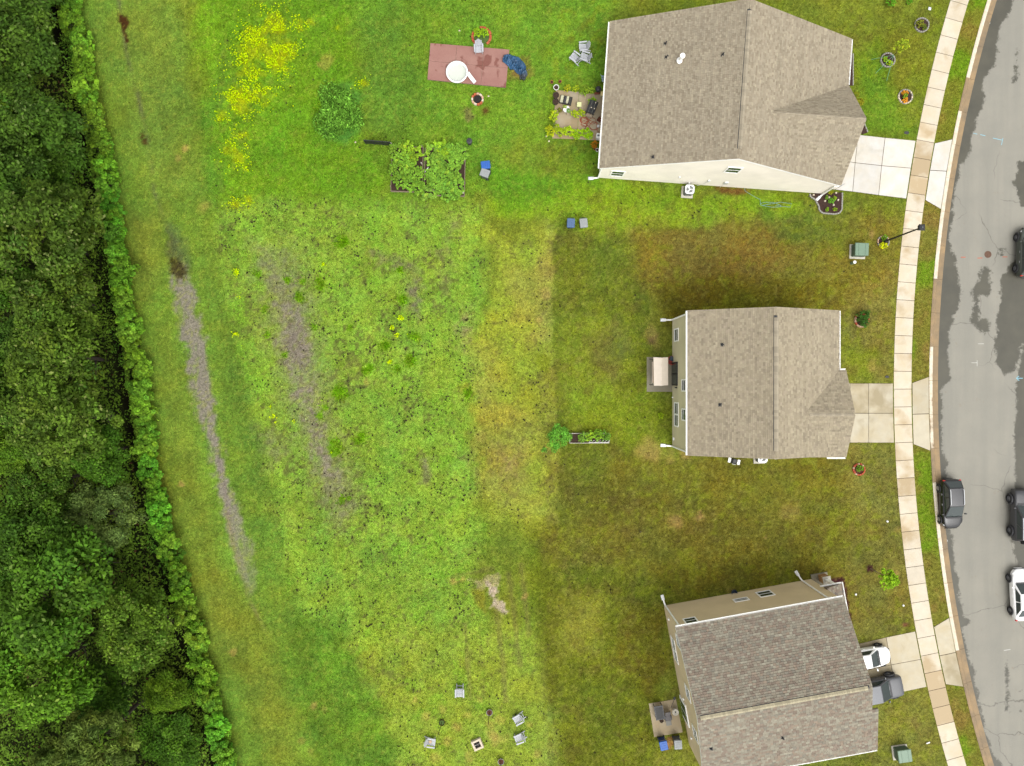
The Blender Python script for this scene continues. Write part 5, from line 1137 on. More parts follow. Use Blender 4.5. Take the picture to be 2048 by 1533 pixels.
for i in range(3):
    for j in range(2):
        def pt_(u, v): return lerp2(lerp2(DK[0], DK[1], u), lerp2(DK[3], DK[2], u), v)
        q = [pt_(US[i] + .0015, VS[j] + .003), pt_(US[i + 1] - .0015, VS[j] + .003), pt_(US[i + 1] - .0015, VS[j + 1] - .003), pt_(US[i] + .0015, VS[j + 1] - .003)]
        mb = MB(); mb.prism([(W(*p).x - dl.x, W(*p).y - dl.y) for p in q], .12, .15 + .003 * ((i + j) % 2)); mb.build('deck_panel', m_deck, t)
mb = MB(); mb.prism([((W(*p).x - dl.x) * .99, (W(*p).y - dl.y) * .99) for p in DK], 0, .118); mb.build('deck_frame', m_wood, t)
HARD.append(DK)
t = thing('paddling_pool', 'round white paddling pool on the red deck', 'pool', at(914.5, 148, .155))
mb = MB(); mb.lathe([(.92, 0), (.97, .12), (1.0, .26), (.93, .30), (.86, .27), (.84, .1), (.83, .04)], 40); mb.build('rim', m_white, t, smooth=True)
mb = MB(); mb.lathe([(.83, .045), (0, .03)], 40); mb.build('floor', mat('pool_floor', L3(226, 232, 218, .60), .3, .03), t)
mb = MB(); mb.tube([(.70 * math.cos(a), .70 * math.sin(a), .055) for a in np.linspace(.4, 5.4, 30)], .012, 4); mb.build('floor_ring', m_galv, t)
t = thing('slide', 'short white plastic slide leaning from the paddling pool', 'slide', at(943, 160, .155), R(-48))
mb = MB()
vs_ = []; 
for i in range(7):
    f = i / 6; x = -.48 + .96 * f; z = .06 + .42 * (1 - f) ** 1.6; vs_ += [(x, -.17, z + .09), (x, -.13, z), (x, .13, z), (x, .17, z + .09)]
mb.add(vs_, [(4 * i + k, 4 * i + 4 + k, 4 * i + 5 + k, 4 * i + 1 + k) for i in range(6) for k in range(3)]); mb.build('chute', m_white, t)
for y in (-.14, .14): lb = MB(); lb.box((-.42, y, .2), (.05, .04, .4)); lb.build('leg', m_white, t)
# crumpled blue tarpaulin
m_tarp = mat_attr('tarpaulin', 'col', .45, .4, .25, 7.0)
path = [(1006, 119), (1018, 122), (1030, 128), (1040, 137), (1046, 150), (1044, 162)]; wid = [9, 17, 20, 16, 11, 4]
NU, NV = 46, 22; us = np.linspace(0, 5, NU); vv = np.linspace(-1, 1, NV)
cx_ = np.interp(us, range(6), [p[0] for p in path]); cy_ = np.interp(us, range(6), [p[1] for p in path]); wd_ = np.interp(us, range(6), wid)
tx, ty = np.gradient(cx_), np.gradient(cy_); tl = np.hypot(tx, ty); nx_, ny_ = -ty / tl, tx / tl
PX_ = cx_[:, None] + nx_[:, None] * wd_[:, None] * vv[None] * .72 + 3 * fbm(us[:, None] * 9 + vv * 0, vv[None] * 9 + us[:, None] * 0, 6, 701); PY_ = cy_[:, None] + ny_[:, None] * wd_[:, None] * vv[None] * .72 + 3 * fbm(us[:, None] * 9 + vv * 0, vv[None] * 9 + us[:, None] * 0, 6, 703)
zz = 0.06 + .62 * np.abs(fbm(PX_ * 1.2 + PY_ * .8, (PY_ - PX_) * .25, 4, 705, 4)) + .06 * np.sin(PX_ * .9 - PY_ * .5); zz *= (1 - .6 * np.abs(vv[None]) ** 2); zz = np.maximum(zz, .03) + np.where(PX_ < 1019, .14, 0)
Vt = np.stack([(PX_ - CX) * M, (CY - PY_) * M, zz], -1).reshape(-1, 3); ii = np.arange(NU * NV).reshape(NU, NV)
blu = np.array(L3(50, 92, 130)) * (1 + .5 * fbm(PX_, PY_, 6, 707))[..., None]; dk = sstep(3.6, 4.3, us)[:, None, None] * np.ones((NU, NV, 1)); blu = blu * (1 - dk) + np.array(L3(70, 78, 84)) * dk
me = np_mesh('tarpaulin', Vt, np.stack([ii[:-1, :-1], ii[1:, :-1], ii[1:, 1:], ii[:-1, 1:]], -1).reshape(-1, 4), m_tarp, blu.reshape(-1, 3))
o = link(bpy.data.objects.new('tarpaulin', me)); tag(o, 'crumpled blue tarpaulin spilling off the right end of the red deck', 'tarpaulin')
sd_ = o.modifiers.new('thickness', 'SOLIDIFY'); sd_.thickness = .008
mb = MB(); mb.tube([(0, 0, .05), (.55, .3, .09)], .02, 6); tag(mb.build('stick', m_wood, loc=at(1048, 146)), 'thin bare stick lying by the blue tarpaulin', 'stick')
# ---- fire pits and stone rings
def ring(name, label, cat, px, py, rpx, nb, mats_, h=.22, w=.17, group=None, fill=None, miss=()):
    t = thing(name, label, cat, at(px, py), random.uniform(0, 1), group); rm = rpx * M
    ln = 2 * math.pi * rm / nb * .94
    for k in range(nb):
        if k in miss: continue
        a = 2 * math.pi * k / nb; mb = MB(); mb.box((0, 0, h / 2 - .03), (w * random.uniform(.9, 1.08), ln, h), ch=.02, taper=.96)
        o_ = mb.build('edging_block', random.choice(mats_), t, loc=(rm * math.cos(a) * random.uniform(.98, 1.02), rm * math.sin(a), random.uniform(-.01, .015)), rz=a)
    mb = MB(); mb.lathe([(rm - w * .45, .04), (rm * .5, .07), (0, .08)], 20); mb.build('soil', fill or m_soil, t); return t
m_pale = mat('pale_block', L3(226, 210, 186, .64), .85, .12, 9, .2)
ring('fire_pit', 'round fire pit of pale blocks below the red deck', 'fire pit', 955, 200, 10.5, 11, [m_pale, m_pale, m_pinkbrick, m_terra], .28, .17, None, m_char)
ring('planting_ring', 'terracotta edged oval bed above the red deck chair', 'planting ring', 963, 74, 18, 16, [m_terra, m_redbrick], .14, .22, 'ring edged garden beds', mat('weedy_soil', L3(84, 110, 48), .95, .4, 9), (3, 4, 11))
t = thing('fire_pit', 'square fire pit of four pale blocks on the lower meadow', 'fire pit', at(955, 1487), R(24))
for k in range(4):
    mb = MB(); mb.box((0, 0, .17), (.74, .18, .34), ch=.02); a = k * math.pi / 2
    mb.build('block', m_pale, t, loc=(-.36 * math.sin(a) + .09 * math.cos(a), .36 * math.cos(a) + .09 * math.sin(a), 0), rz=a)
mb = MB(); mb.box((0, 0, .08), (.58, .58, .1)); mb.build('ash', m_char, t)
for k in range(5): mb = MB(); mb.tube([(-.28, -.22 + k * .11, .26), (.28, -.22 + k * .11, .26)], .012, 5); mb.build('grate_bar', m_galv if k == 2 else m_dark, t)
mb = MB(); mb.tube([(.1 * math.cos(a), .1 * math.sin(a), .27) for a in np.linspace(0, 6.28, 15)], .014, 5); mb.build('grate_ring', m_rust, t)
plant(955, 66, 9, .5, (1.25, 1.25, .35), 'yellow green plant left in the terracotta ring above the red deck'); plant(969, 66, 9, .5, (1.2, 1.25, .35), 'yellow green plant right in the terracotta ring above the red deck')
# poles standing in pots round the fire pit
for i, (px, py, h_, lab, wire) in enumerate([(884, 1444, 2.3, 'leaning rusty pole in a leafy wire ring near the left chair', True), (979, 1423, 2.6, 'brown pole rising from a round pot above the square fire pit', False), (1002, 1521, 2.6, 'brown pole in a round pot at the bottom edge below the fire pit', False)]):
    t = thing('potted_pole', lab, 'pole', at(px, py), 0, 'poles standing in pots round the fire pit')
    if wire:
        mb = MB(); mb.lathe([(.24, 0), (.27, .25), (.25, .25), (.22, .03)], 18); mb.build('pot', mat('dark_wicker', L3(84, 78, 40), .9, .5, 16), t)
        mb = MB(); mb.lathe([(.22, .16), (0, .2)], 16); mb.build('soil', mat('weedy_soil', L3(84, 110, 48), .95, .4, 9), t)
    else:
        mb = MB(); mb.lathe([(.2, 0), (.29, .3), (.25, .3), (.22, .22)], 20); mb.build('pot', mat('zinc_pot', L3(150, 146, 138), .7, .2), t)
        mb = MB(); mb.lathe([(.24, .24), (0, .27)], 16); mb.build('soil', mat('red_mulch', L3(96, 54, 38), .95, .4, 12), t)
    mb = MB(); mb.tube([(0, 0, .1), (-.1 if wire else -.03, 0, h_)], [.035, .028], 8); mb.build('pole', m_rust, t)
    mb = MB(); mb.tube([(-.1 if wire else -.03, 0, h_), (-.14 if wire else -.03, -.06, h_ + .05)], .012, 5); mb.build('hook', m_rust, t)
# ---- vegetable beds
def raised_bed(label, px0, py0, px1, py1, rz=0.0, h=.3, m=None, th=.05, group='raised wooden garden beds'):
    c = W((px0 + px1) / 2, (py0 + py1) / 2); w_, d_ = (px1 - px0) * M, (py1 - py0) * M
    t = thing('raised_bed', label, 'raised bed', (c.x, c.y, 0), rz, group); m = m or m_wood
    for (x, y, sx, sy) in ((0, d_ / 2, w_ + th, th), (0, -d_ / 2, w_ + th, th), (w_ / 2, 0, th, d_ - th), (-w_ / 2, 0, th, d_ - th)):
        mb = MB(); mb.box((x, y, h / 2), (sx, sy, h), ch=.008); mb.build('board', m, t)
    mb = MB(); mb.box((0, 0, h * .38), (w_ - th, d_ - th, h * .7)); mb.build('soil', m_soil, t); return t
raised_bed('left raised vegetable bed, behind the black fence panel', 784, 296, 846, 385, R(-1.5)); raised_bed('right raised vegetable bed, beside the wheelie bins', 850, 300, 930, 393, R(-1.5))
for i, (px, py) in enumerate([(784, 291), (845, 296), (783, 376), (844, 330), (932, 300), (930, 326), (927, 389), (930, 368), (868, 384)]):
    mb = MB(); mb.box((0, 0, .32), (.09, .09, .64), ch=.02); tag(mb.build('garden_post', m_wood if i % 3 else m_pad, loc=at(px, py)), ['pale post at the top left corner of the left vegetable bed', 'grey post between the vegetable beds at the top', 'pale post at the lower left corner of the left vegetable bed', 'thin post midway between the two vegetable beds', 'grey post at the top right corner of the right vegetable bed', 'weathered post midway down the right vegetable bed', 'pale post at the lower right corner of the right vegetable bed', 'weathered post low on the right side of the right vegetable bed', 'short post at the foot of the right vegetable bed'][i], 'post', 'posts round the vegetable beds')
vg = 0
VEG = [(795, 302, 'topmost left'), (815, 300, 'yellowing top'), (830, 308, 'yellow flowered top'), (800, 320, 'upper left'), (818, 322, 'upper middle'), (796, 340, 'middle left'), (815, 342, 'broad leaved middle'), (832, 350, 'inner middle'), (800, 362, 'lower left'), (820, 368, 'lower middle'), (838, 376, 'lower right')]
for px, py, nm in VEG: plant(px, py, 16, .8, (1.15, 1.15, .6) if 'yellow' in nm else (.80 + .12 * random.random(), .98, .75), nm + ' vegetable plant in the left raised bed', 'vegetable_plant', 'vegetable plant', 'vegetables in the raised beds')
VEG2 = [(884, 300, 'tall yellow green top'), (898, 304, 'upper middle'), (920, 304, 'top right'), (866, 306, 'top left'), (872, 326, 'upper left'), (893, 326, 'leafy upper'), (914, 322, 'upper right'), (868, 348, 'middle left'), (888, 350, 'middle'), (906, 346, 'grassy middle'), (872, 372, 'lower left'), (892, 374, 'lower middle'), (912, 374, 'lower right'), (858, 386, 'grey green lowest left'), (900, 388, 'lowest')]
for px, py, nm in VEG2: plant(px, py, 19, .6, (1.2, 1.25, .55) if 'yellow' in nm else ((.9, .95, 1.0) if 'grey' in nm else (.74 + .15 * random.random(), .95, .8)), nm + ' plant in the right raised vegetable bed', 'vegetable_plant', 'vegetable plant', 'vegetables in the raised beds')
mb = MB(); a_ = W(858, 338); b2 = W(851, 347); mb.tube([(a_.x, a_.y, .5), (b2.x, b2.y, .4)], .02, 5); tag(mb.build('garden_cane', m_white), 'pale cane lying across the right vegetable bed', 'cane')
t = thing('fence_panel', 'black mesh fence panel left of the vegetable beds', 'fence', at(758, 290), R(-4.5))
mb = MB(); mb.box((0, 0, .5), (2.35, .02, .9)); mb.build('mesh_screen', m_dark, t)
for x in (-1.18, -.4, .4, 1.18): mb = MB(); mb.box((x, -.03, .52), (.05, .05, 1.04)); mb.build('post', m_darkplastic, t)
for z in (.08, .96): mb = MB(); mb.box((0, .022, z), (2.4, .03, .05)); mb.build('rail', m_darkplastic, t)
t = thing('bucket', 'dark plastic bucket bin above the right vegetable bed', 'bucket', at(939.5, 287))
mb = MB(); mb.lathe([(.2, 0), (.24, .6), (.26, .6), (.26, .66), (.1, .7), (0, .7)], 20); mb.build('body', m_darkplastic, t); mb = MB(); mb.box((0, 0, .715), (.2, .03, .03)); mb.build('handle', m_darkplastic, t)
# ---- planter with bush in the middle of the lawn
raised_bed('long narrow raised bed with pale boards beside the round bush', 1139, 867, 1217, 886, 0, .35, m_pad)
plant(1115, 880, 25, 1.5, (.95, 1.08, .85), 'round bright green bush at the left end of the narrow raised bed', 'bush', 'bush', None, FINEM[0])
for k, (px, py, tt, lab) in enumerate([(1166, 873, (.8, .9, .9), 'grey green plant next to the bare soil of the narrow bed'), (1180, 872, (1.1, 1.1, .6), 'yellow green plant in the middle of the narrow bed'), (1196, 871, (1.0, 1.1, .7), 'green plant right of the yellow green one in the narrow bed'), (1209, 872, (.75, .9, .8), 'dark green plant at the right end of the narrow bed')]): plant(px, py, 11, .8, tt, lab, group='plants in the narrow bed')
t = thing('trellis', 'pale wire trellis along the lower side of the narrow bed', 'trellis', at(1196, 884))
mb = MB(); mb.box((0, 0, .7), (1.8, .03, .04)); mb.build('rail', m_white, t)
for k in range(7): mb = MB(); mb.tube([(-.85 + k * .28, 0, .3), (-.7 + k * .28, .2, .75)], .014, 4); mb.build('wire', m_white, t)
# ---- bungalow patio
PT1 = [(1112, 180), (1150, 182), (1212, 190), (1208, 283), (1154, 282), (1104, 279)]
t = structure('patio'); slab([(1112, 180), (1158, 184), (1155, 279.5), (1104, 278)], m_patio, t, .6); slab([(1158, 184), (1213, 190), (1206, 283), (1155, 279.5)], m_patio, t, .5); HARD.append([(1112, 180), (1213, 190), (1206, 283), (1104, 278)])
pot(1112, 178, 5.6, .34, m_white, 'white rimmed pot of soil at the top left patio corner'); 
for px, py, lab in [(1111.5, 194, 'upper of the two dark round pots on the left patio edge'), (1111, 207, 'lower of the two dark round pots on the left patio edge')]: pot(px, py, 6.3, .4, mat('brown_pot', L3(70, 58, 48), .8, .2), lab, group='dark round pots on the patio')
for px, py, lab in [(1103.5, 166, 'small orange pot in the grass left above the patio'), (1120, 165, 'small orange pot in the grass just above the patio'), (1189, 299, 'small terracotta pot low beside the bungalow wall')]: pot(px, py, 3.2, .2, m_terra, lab, group='small terracotta pots')
pot(1194, 302, 3.4, .28, m_white, 'little white pot below the patio beside the bungalow wall')
t = thing('sack_stand', 'low stand stacked with printed potting soil sacks on the patio', 'sack stand', at(1131.5, 202), R(-12))
mb = MB(); mb.box((0, 0, .1), (1.1, .76, .08)); mb.build('stand', m_dark, t)
for (x, y, mm) in ((-.38, .02, m_bag), (-.05, -.02, m_darkplastic), (.13, .04, m_bag), (.36, -.02, mat('black_sack', L3(60, 60, 54), .5, .3))): mb = MB(); mb.box((x, y, .22), (.28, .66, .16), ch=.06); mb.build('sack', mm, t)
t = thing('garden_table', 'small white table with potted plants in the middle of the patio', 'table', at(1132, 223))
mb = MB(); mb.lathe([(0, .5), (.3, .5), (.3, .54), (0, .54)], 18); mb.build('tabletop', m_white, t)
for k in range(3): mb = MB(); mb.tube([(.1 * math.cos(k * 2.1), .1 * math.sin(k * 2.1), .5), (.34 * math.cos(k * 2.1 + .6), .34 * math.sin(k * 2.1 + .6), 0)], .015, 5); mb.build('leg', m_dark, t)
plant(1130, 214, 4, .3, (1.3, 1.1, .4), 'small golden plant above the white patio table', z=.54); plant(1137, 222, 4.5, .3, (.7, .9, .8), 'small dark green plant on the white patio table', z=.54)
t = thing('plastic_stool', 'pale yellow plastic stool in the centre of the patio', 'stool', at(1157.5, 213), R(-6))
mb = MB(); mb.box((0, 0, .43), (.40, .44, .05), ch=.03); mb.build('seat', mat('pale_yellow_plastic', L3(232, 236, 172, .66), .5, .05), t)
for x in (-.15, .15):
    for y in (-.16, .16): mb = MB(); mb.box((x, y, .2), (.04, .04, .4)); mb.build('leg', MATS['pale_yellow_plastic'], t)
t = thing('barbecue_grill', 'large dark barbecue grill with striped lid on the bungalow patio', 'grill', at(1182, 222), R(-21))
mb = MB(); mb.box((0, 0, .45), (.72, 1.1, .5), ch=.04); mb.build('firebox', m_dark, t)
for k in range(5): mb = MB(); mb.box((-.32 + k * .16, 0, .86), (.14, 1.16, .3 - abs(k - 2) * .06), ch=.02); mb.build('lid_panel', mat('dark_grey_steel', L3(92, 92, 88), .4, .15, metal=.4) if k % 2 else m_dark, t)
for x in (-.3, .3):
    for y in (-.5, .5): mb = MB(); mb.box((x, y, .11), (.05, .05, .22)); mb.build('leg', m_dark, t)
mb = MB(); mb.box((.02, -.72, .72), (.6, .28, .03), ch=.01); mb.build('side_shelf', m_wood, t)
for (x, y) in ((.17, .42), (-.04, -.12), (.25, -.1)): mb = MB(); mb.lathe([(.05, 0), (.05, .05), (0, .06)], 10); mb.build('knob', m_pale, t, loc=(x, y, .98))
mb = MB()
pts = []; rs = random.Random(4)
for k in range(7):
    cxk, cyk, rk = rs.uniform(1163, 1190), rs.uniform(240, 256), rs.uniform(6, 10)
    pts += [(cxk + rk * math.cos(a), cyk + rk * .85 * math.sin(a)) for a in np.linspace(k, k + 6.5, 20)]
pts = [(1160, 262), (1170, 258)] + pts + [(1194, 262), (1198, 266)]
mb.tube([(*W2(*p), .05 + .012 * (i % 20) / 20 * 3) for i, p in enumerate(pts)], .022, 5); tag(mb.build('hose', m_hosered, smooth=True), 'red brown garden hose coiled loosely on the bungalow patio', 'hose')
t = thing('crate', 'small reddish wooden crate by the bungalow wall', 'crate', at(1199, 241), R(-38)); mb = MB(); mb.box((0, 0, .17), (.40, .34, .03)); mb.build('floor', mat('red_wood', L3(120, 66, 44), .85, .2), t)
for (x, y, sx, sy) in ((0, .16, .4, .03), (0, -.16, .4, .03), (.19, 0, .03, .3), (-.19, 0, .03, .3)): mb = MB(); mb.box((x, y, .14), (sx, sy, .28)); mb.build('side', MATS['red_wood'], t)
t = thing('pump_unit', 'white boxed heat pump with fan at the lower patio corner', 'heat pump', at(1197, 276), R(-4)); mb = MB(); mb.box((0, 0, .3), (.50, .44, .6), ch=.03); mb.build('body', m_white, t)
for x in (-.1, .1): mb = MB(); mb.lathe([(.085, 0), (.085, .02), (0, .02)], 14); mb.build('fan', m_binb, t, loc=(x, 0, .6))
t = thing('watering_can', 'pale grey watering can on the patio by the red hose', 'watering can', at(1196, 254)); mb = MB(); mb.lathe([(.12, 0), (.12, .24), (.09, .26), (.08, .2), (0, .2)], 14); mb.build('body', m_galv, t); mb = MB(); mb.tube([(.1, 0, .08), (.32, .06, .3)], [.025, .018], 6); mb.build('spout', m_galv, t); mb = MB(); mb.tube([(-.1, 0, .22), (-.16, 0, .34), (.06, 0, .32)], .012, 5); mb.build('handle', m_galv, t)
t = thing('kettle_grill', 'round black kettle grill beside the bungalow wall', 'grill', at(1195, 185)); mb = MB(); mb.lathe([(0, .45), (.22, .52), (.28, .68), (.22, .84), (0, .92)], 20); mb.build('bowl', m_dark, t, smooth=True)
for k in range(3): mb = MB(); mb.tube([(.14 * math.cos(k * 2.1), .14 * math.sin(k * 2.1), .52), (.3 * math.cos(k * 2.1), .3 * math.sin(k * 2.1), 0)], .016, 5); mb.build('leg', m_dark, t)
mb = MB(); mb.box((-.08, -.26, .4), (.5, .2, .04)); mb.build('shelf', MATS['red_wood'], t)
t = thing('folding_chair', 'pale blue folding chair leaning on the bungalow wall', 'chair', at(1207, 163), R(20))
for k in range(3): mb = MB(); mb.box((-.1 + k * .04, -.2 + k * .2, .6), (.5, .16, .04), rot=Matrix.Rotation(R(38), 3, 'Y')); mb.build('slat', mat('pale_blue_plastic', L3(178, 200, 226), .5, .06), t)
for y in (-.3, .3): mb = MB(); mb.tube([(-.3, y, .95), (.12, y, .02)], .018, 5); mb.build('frame', m_galv, t)
t = thing('storage_tub', 'cream storage tub tucked against the bungalow wall', 'tub', at(1205, 192)); mb = MB(); mb.box((0, 0, .24), (.4, .34, .48), ch=.03, taper=1.05); mb.build('body', m_bag, t); mb = MB(); mb.box((0, 0, .5), (.46, .4, .05), ch=.02); mb.build('lid', mat('cream_lid', L3(236, 214, 150), .6, .06), t)
PATP = [(1107, 232, 9, .7, (1.25, 1.15, .5), 'large yellow green plant on the left patio edge'), (1119, 221, 4, .3, (.7, .5, .5), 'small dark plant pot beside the left yellow plant'), (1105, 249, 6, .5, (.55, .6, .5), 'dark red leaved plant on the left patio edge'), (1101, 263, 9, .6, (1.4, 1.15, .35), 'golden plant at the lower left patio corner'), (1113, 256, 6, .5, (1.2, 1.1, .6), 'variegated plant just inside the lower left patio corner'), (1121, 265, 8, .6, (1.2, 1.15, .5), 'yellow green plant second from the left on the lower patio edge'), (1138.5, 263, 9, .7, (1.25, 1.3, .3), 'vivid lime plant in the middle of the lower patio edge'), (1157, 268, 9, .6, (1.1, 1.3, .3), 'bright lime plant right of the patio joint on the lower edge'), (1175, 268, 9, .6, (1.05, 1.3, .28), 'rightmost lime plant on the lower patio edge'),
        (1150, 228, 7, .6, (1.3, 1.2, .4), 'golden plant left below the yellow stool'), (1163, 226, 7, .6, (1.25, 1.15, .4), 'golden plant right below the yellow stool'), (1184, 204, 7, .6, (.95, 1.15, .45), 'leafy green plant above the dark barbecue'), (1135, 177, 6, .5, (1.2, .9, .5), 'orange tipped plant on the top patio edge'), (1152, 178, 6, .6, (1.2, 1.1, .6), 'pale yellow plant on the top patio edge'), (1168, 184, 7, .6, (.8, .9, .75), 'grey green plant on the top patio edge'), (1180, 182, 7, .6, (.85, .9, .8), 'sprawling plant left of the kettle grill'), (1189, 289, 6, .5, (1.5, .45, .3), 'red leaved plant below the patio beside the wall')]
for px, py, r, h_, tt, lab in PATP: plant(px, py, r * 1.22, h_, (tt[0] * 1.3, tt[1] * 1.1, tt[2] * .8), lab, group='potted plants round the bungalow patio', z=.03)
# ---- khaki house patio: canopy swing, red tub
t = structure('patio'); slab([(1293, 714), (1351, 714), (1351, 784.5), (1293, 784.5)], m_patio2, t, .35); HARD.append([(1293, 714), (1351, 714), (1351, 784.5), (1293, 784.5)])
t = thing('canopy_swing', 'garden swing seat under a cream fabric canopy', 'swing seat', at(1315, 743))
hc_ = 1.9; k_ = (H - hc_) / F
def cl(px, py, h): p = W(px, py, h); q = W(1315, 743); return (p.x - q.x, p.y - q.y, h)
mb = MB(); c4 = [cl(1307, 715, 1.78), cl(1323, 716, 1.98), cl(1336.3, 715, 1.8), cl(1336.3, 771, 1.8), cl(1323, 772, 1.98), cl(1308, 772, 1.78)]
mb.add(c4 + [(p[0], p[1], p[2] - .1) for p in c4], [(0, 1, 4, 5), (1, 2, 3, 4), (5, 11, 6, 0), (0, 6, 7, 1), (1, 7, 8, 2), (2, 8, 9, 3), (3, 9, 10, 4), (4, 10, 11, 5)]); mb.build('canopy', m_swing, t)
for y in (719, 770):
    mb = MB(); mb.tube([cl(1299, y, .03), cl(1318, y, 1.86), cl(1334, y, .03)], .03, 6); mb.build('frame_leg', m_dark, t)
mb = MB(); mb.tube([cl(1320, 718, 1.86), cl(1320, 770, 1.86)], .025, 6); mb.build('top_bar', m_dark, t)
mb = MB(); p = cl(1312, 745, .45); mb.box(p, (.62, 1.9, .12), ch=.04); mb.build('seat_cushion', m_cush, t); mb = MB(); p = cl(1322, 745, .75); mb.box(p, (.14, 1.9, .55), ch=.04); mb.build('back_cushion', m_cush, t)
mb = MB(); p = cl(1304.5, 745, .30); mb.box((p[0], p[1], .42), (.10, 1.9, .05), ch=.02); mb.build('front_valance', m_swing, t)
t = thing('red_tub', 'open red plastic tub wedged between the swing and the house', 'tub', at(1343, 721.5))
mb = MB(); mb.lathe([(.28, .02), (.40, .3), (.42, .32), (.36, .31), (.26, .06), (0, .05)], 22); o_ = mb.build('tub', m_redpl, t); o_.scale = (1.1, 1, 1)
mb = MB(); mb.box((0, 0, 0), (.46, .38, .3), ch=.04); tag(mb.build('crate', mat('dark_blue_grey', L3(66, 82, 96), .6, .12), loc=at(1342.5, 718, .3), rz=R(-25)), 'dark blue grey box lying inside the red tub', 'box')
plant(1322, 832, 6, .5, (1.45, 1.25, .35), 'small yellow shrub on the grass below the khaki house patio', 'shrub', 'shrub')
t = thing('gas_grill', 'small black gas grill with white side shelves beside the khaki house', 'grill', at(1463, 921), R(-14))
mb = MB(); mb.box((0, 0, .4), (.5, .44, .7), ch=.03); mb.build('cabinet', m_dark, t); mb = MB(); mb.box((0, 0, .86), (.46, .48, .22), ch=.08); mb.build('lid', m_dark, t); mb = MB(); mb.tube([(-.18, -.27, .9), (.18, -.27, .9)], .018, 6); mb.build('handle', m_galv, t)
for x in (-.42, .42): mb = MB(); mb.box((x, 0, .76), (.24, .44, .03), ch=.01); mb.build('side_shelf', m_white, t)
# ---- tan house patio
t = structure('patio'); slab([(1297, 1407), (1352, 1398), (1366, 1465), (1308, 1475)], m_patio, t, .55); HARD.append([(1297, 1407), (1352, 1398), (1366, 1465), (1308, 1475)])
t = thing('patio_table', 'dark rectangular glass topped table on the tan house patio', 'table', at(1315.5, 1419), R(9.8))
mb = MB()
for (x, y, sx, sy) in ((0, .58, .8, .09), (0, -.58, .8, .09), (.36, 0, .09, 1.08), (-.36, 0, .09, 1.08)): mb.box((x, y, .7), (sx, sy, .05))
mb.build('rim', m_dark, t); t.children[-1]['kind'] = 'stuff'; del t.children[-1]['kind']
mb = MB(); mb.box((0, 0, .695), (.63, 1.07, .02)); mb.build('glass_top', m_smoke, t)
for x in (-.34, .34):
    for y in (-.56, .56): mb = MB(); mb.box((x, y, .335), (.05, .05, .67)); mb.build('leg', m_dark, t)
t = thing('lounge_chair', 'grey reclining lounge chair right of the dark patio table', 'lounge chair', at(1334, 1430), R(8))
mb = MB(); mb.box((0, .35, .62), (.5, .62, .04), rot=Matrix.Rotation(R(40), 3, 'X'), ch=.01); mb.build('backrest', m_sling, t); mb = MB(); mb.box((0, -.14, .4), (.5, .46, .04), ch=.01); mb.build('seat', m_sling, t); mb = MB(); mb.box((0, -.6, .36), (.48, .42, .04), ch=.01); mb.build('footrest', mat('pale_sling', L3(142, 140, 132), .8, .1), t)
for x in (-.28, .28): mb = MB(); mb.tube([(x, .4, .02), (x, -.3, .42), (x, .25, .6)], .02, 5); mb.build('frame', m_dark, t); mb = MB(); mb.box((x, -.02, .6), (.06, .4, .03)); mb.build('arm', m_dark, t); mb = MB(); mb.tube([(x, .1, .42), (x, -.4, .02)], .02, 5); mb.build('leg', m_dark, t)
pot(1321.5, 1438.5, 4.3, .34, mat('brown_pot', L3(70, 58, 48), .8, .2), 'small brown pot just below the dark patio table')
t = thing('pet_fountain', 'round white pedestal basin by the tan house wall', 'basin', at(1348.5, 1420)); mb = MB(); mb.lathe([(.16, 0), (.08, .2), (.1, .45), (.3, .52), (.28, .54), (.1, .48), (0, .48)], 20); mb.build('basin', m_pad, t); mb = MB(); mb.lathe([(.06, .48), (.05, .56), (0, .57)], 10); mb.build('spout', m_dark, t)
t = thing('garden_fork', 'black long handled tool lying on the tan house patio', 'garden tool', at(1345, 1407, .05), R(70)); mb = MB(); mb.tube([(-.45, 0, 0), (.4, 0, .02)], .018, 5); mb.build('handle', m_dark, t); mb = MB(); mb.box((.5, 0, .01), (.25, .18, .02)); mb.build('head', m_dark, t)
t = thing('blue_bucket', 'dark blue tub in the grass above the tan house wall', 'tub', at(1467, 1184)); mb = MB(); mb.lathe([(.18, 0), (.27, .3), (.25, .3), (.17, .03), (0, .03)], 18); mb.build('tub', mat('navy_plastic', L3(38, 62, 88), .5, .1), t)
# ---- front yard
ring('planting_ring', 'grey stone ring with brown grasses near the top of the sidewalk', 'planting ring', 1843, 51, 13.5, 18, [m_stone], .16, .13, 'ring edged garden beds', m_mulch)
ring('planting_ring', 'grey stone ring round the staked golden sapling', 'planting ring', 1775, 121, 13.5, 18, [m_stone], .16, .13, 'ring edged garden beds', m_mulch)
ring('planting_ring', 'stone ring with orange flowers near the bungalow driveway', 'planting ring', 1810, 194, 13.5, 18, [m_stone, m_pale], .16, .13, 'ring edged garden beds', m_mulch)
ring('planting_ring', 'stone ring round the foot of the street lamp', 'planting ring', 1766, 484, 11, 16, [m_stone, m_pinkbrick], .16, .12, 'ring edged garden beds', m_mulch)
ring('planting_ring', 'red and pale brick ring with a dark bush above the khaki house driveway', 'planting ring', 1722.5, 641, 13, 16, [m_redbrick, m_pinkbrick, m_redbrick], .2, .15, 'ring edged garden beds', m_mulch)
ring('planting_ring', 'red and pale brick ring with a small plant below the khaki house driveway', 'planting ring', 1717, 939, 11, 15, [m_redbrick, m_pinkbrick, m_redbrick], .2, .15, 'ring edged garden beds', mat('red_mulch', L3(96, 54, 38), .95, .4, 12))
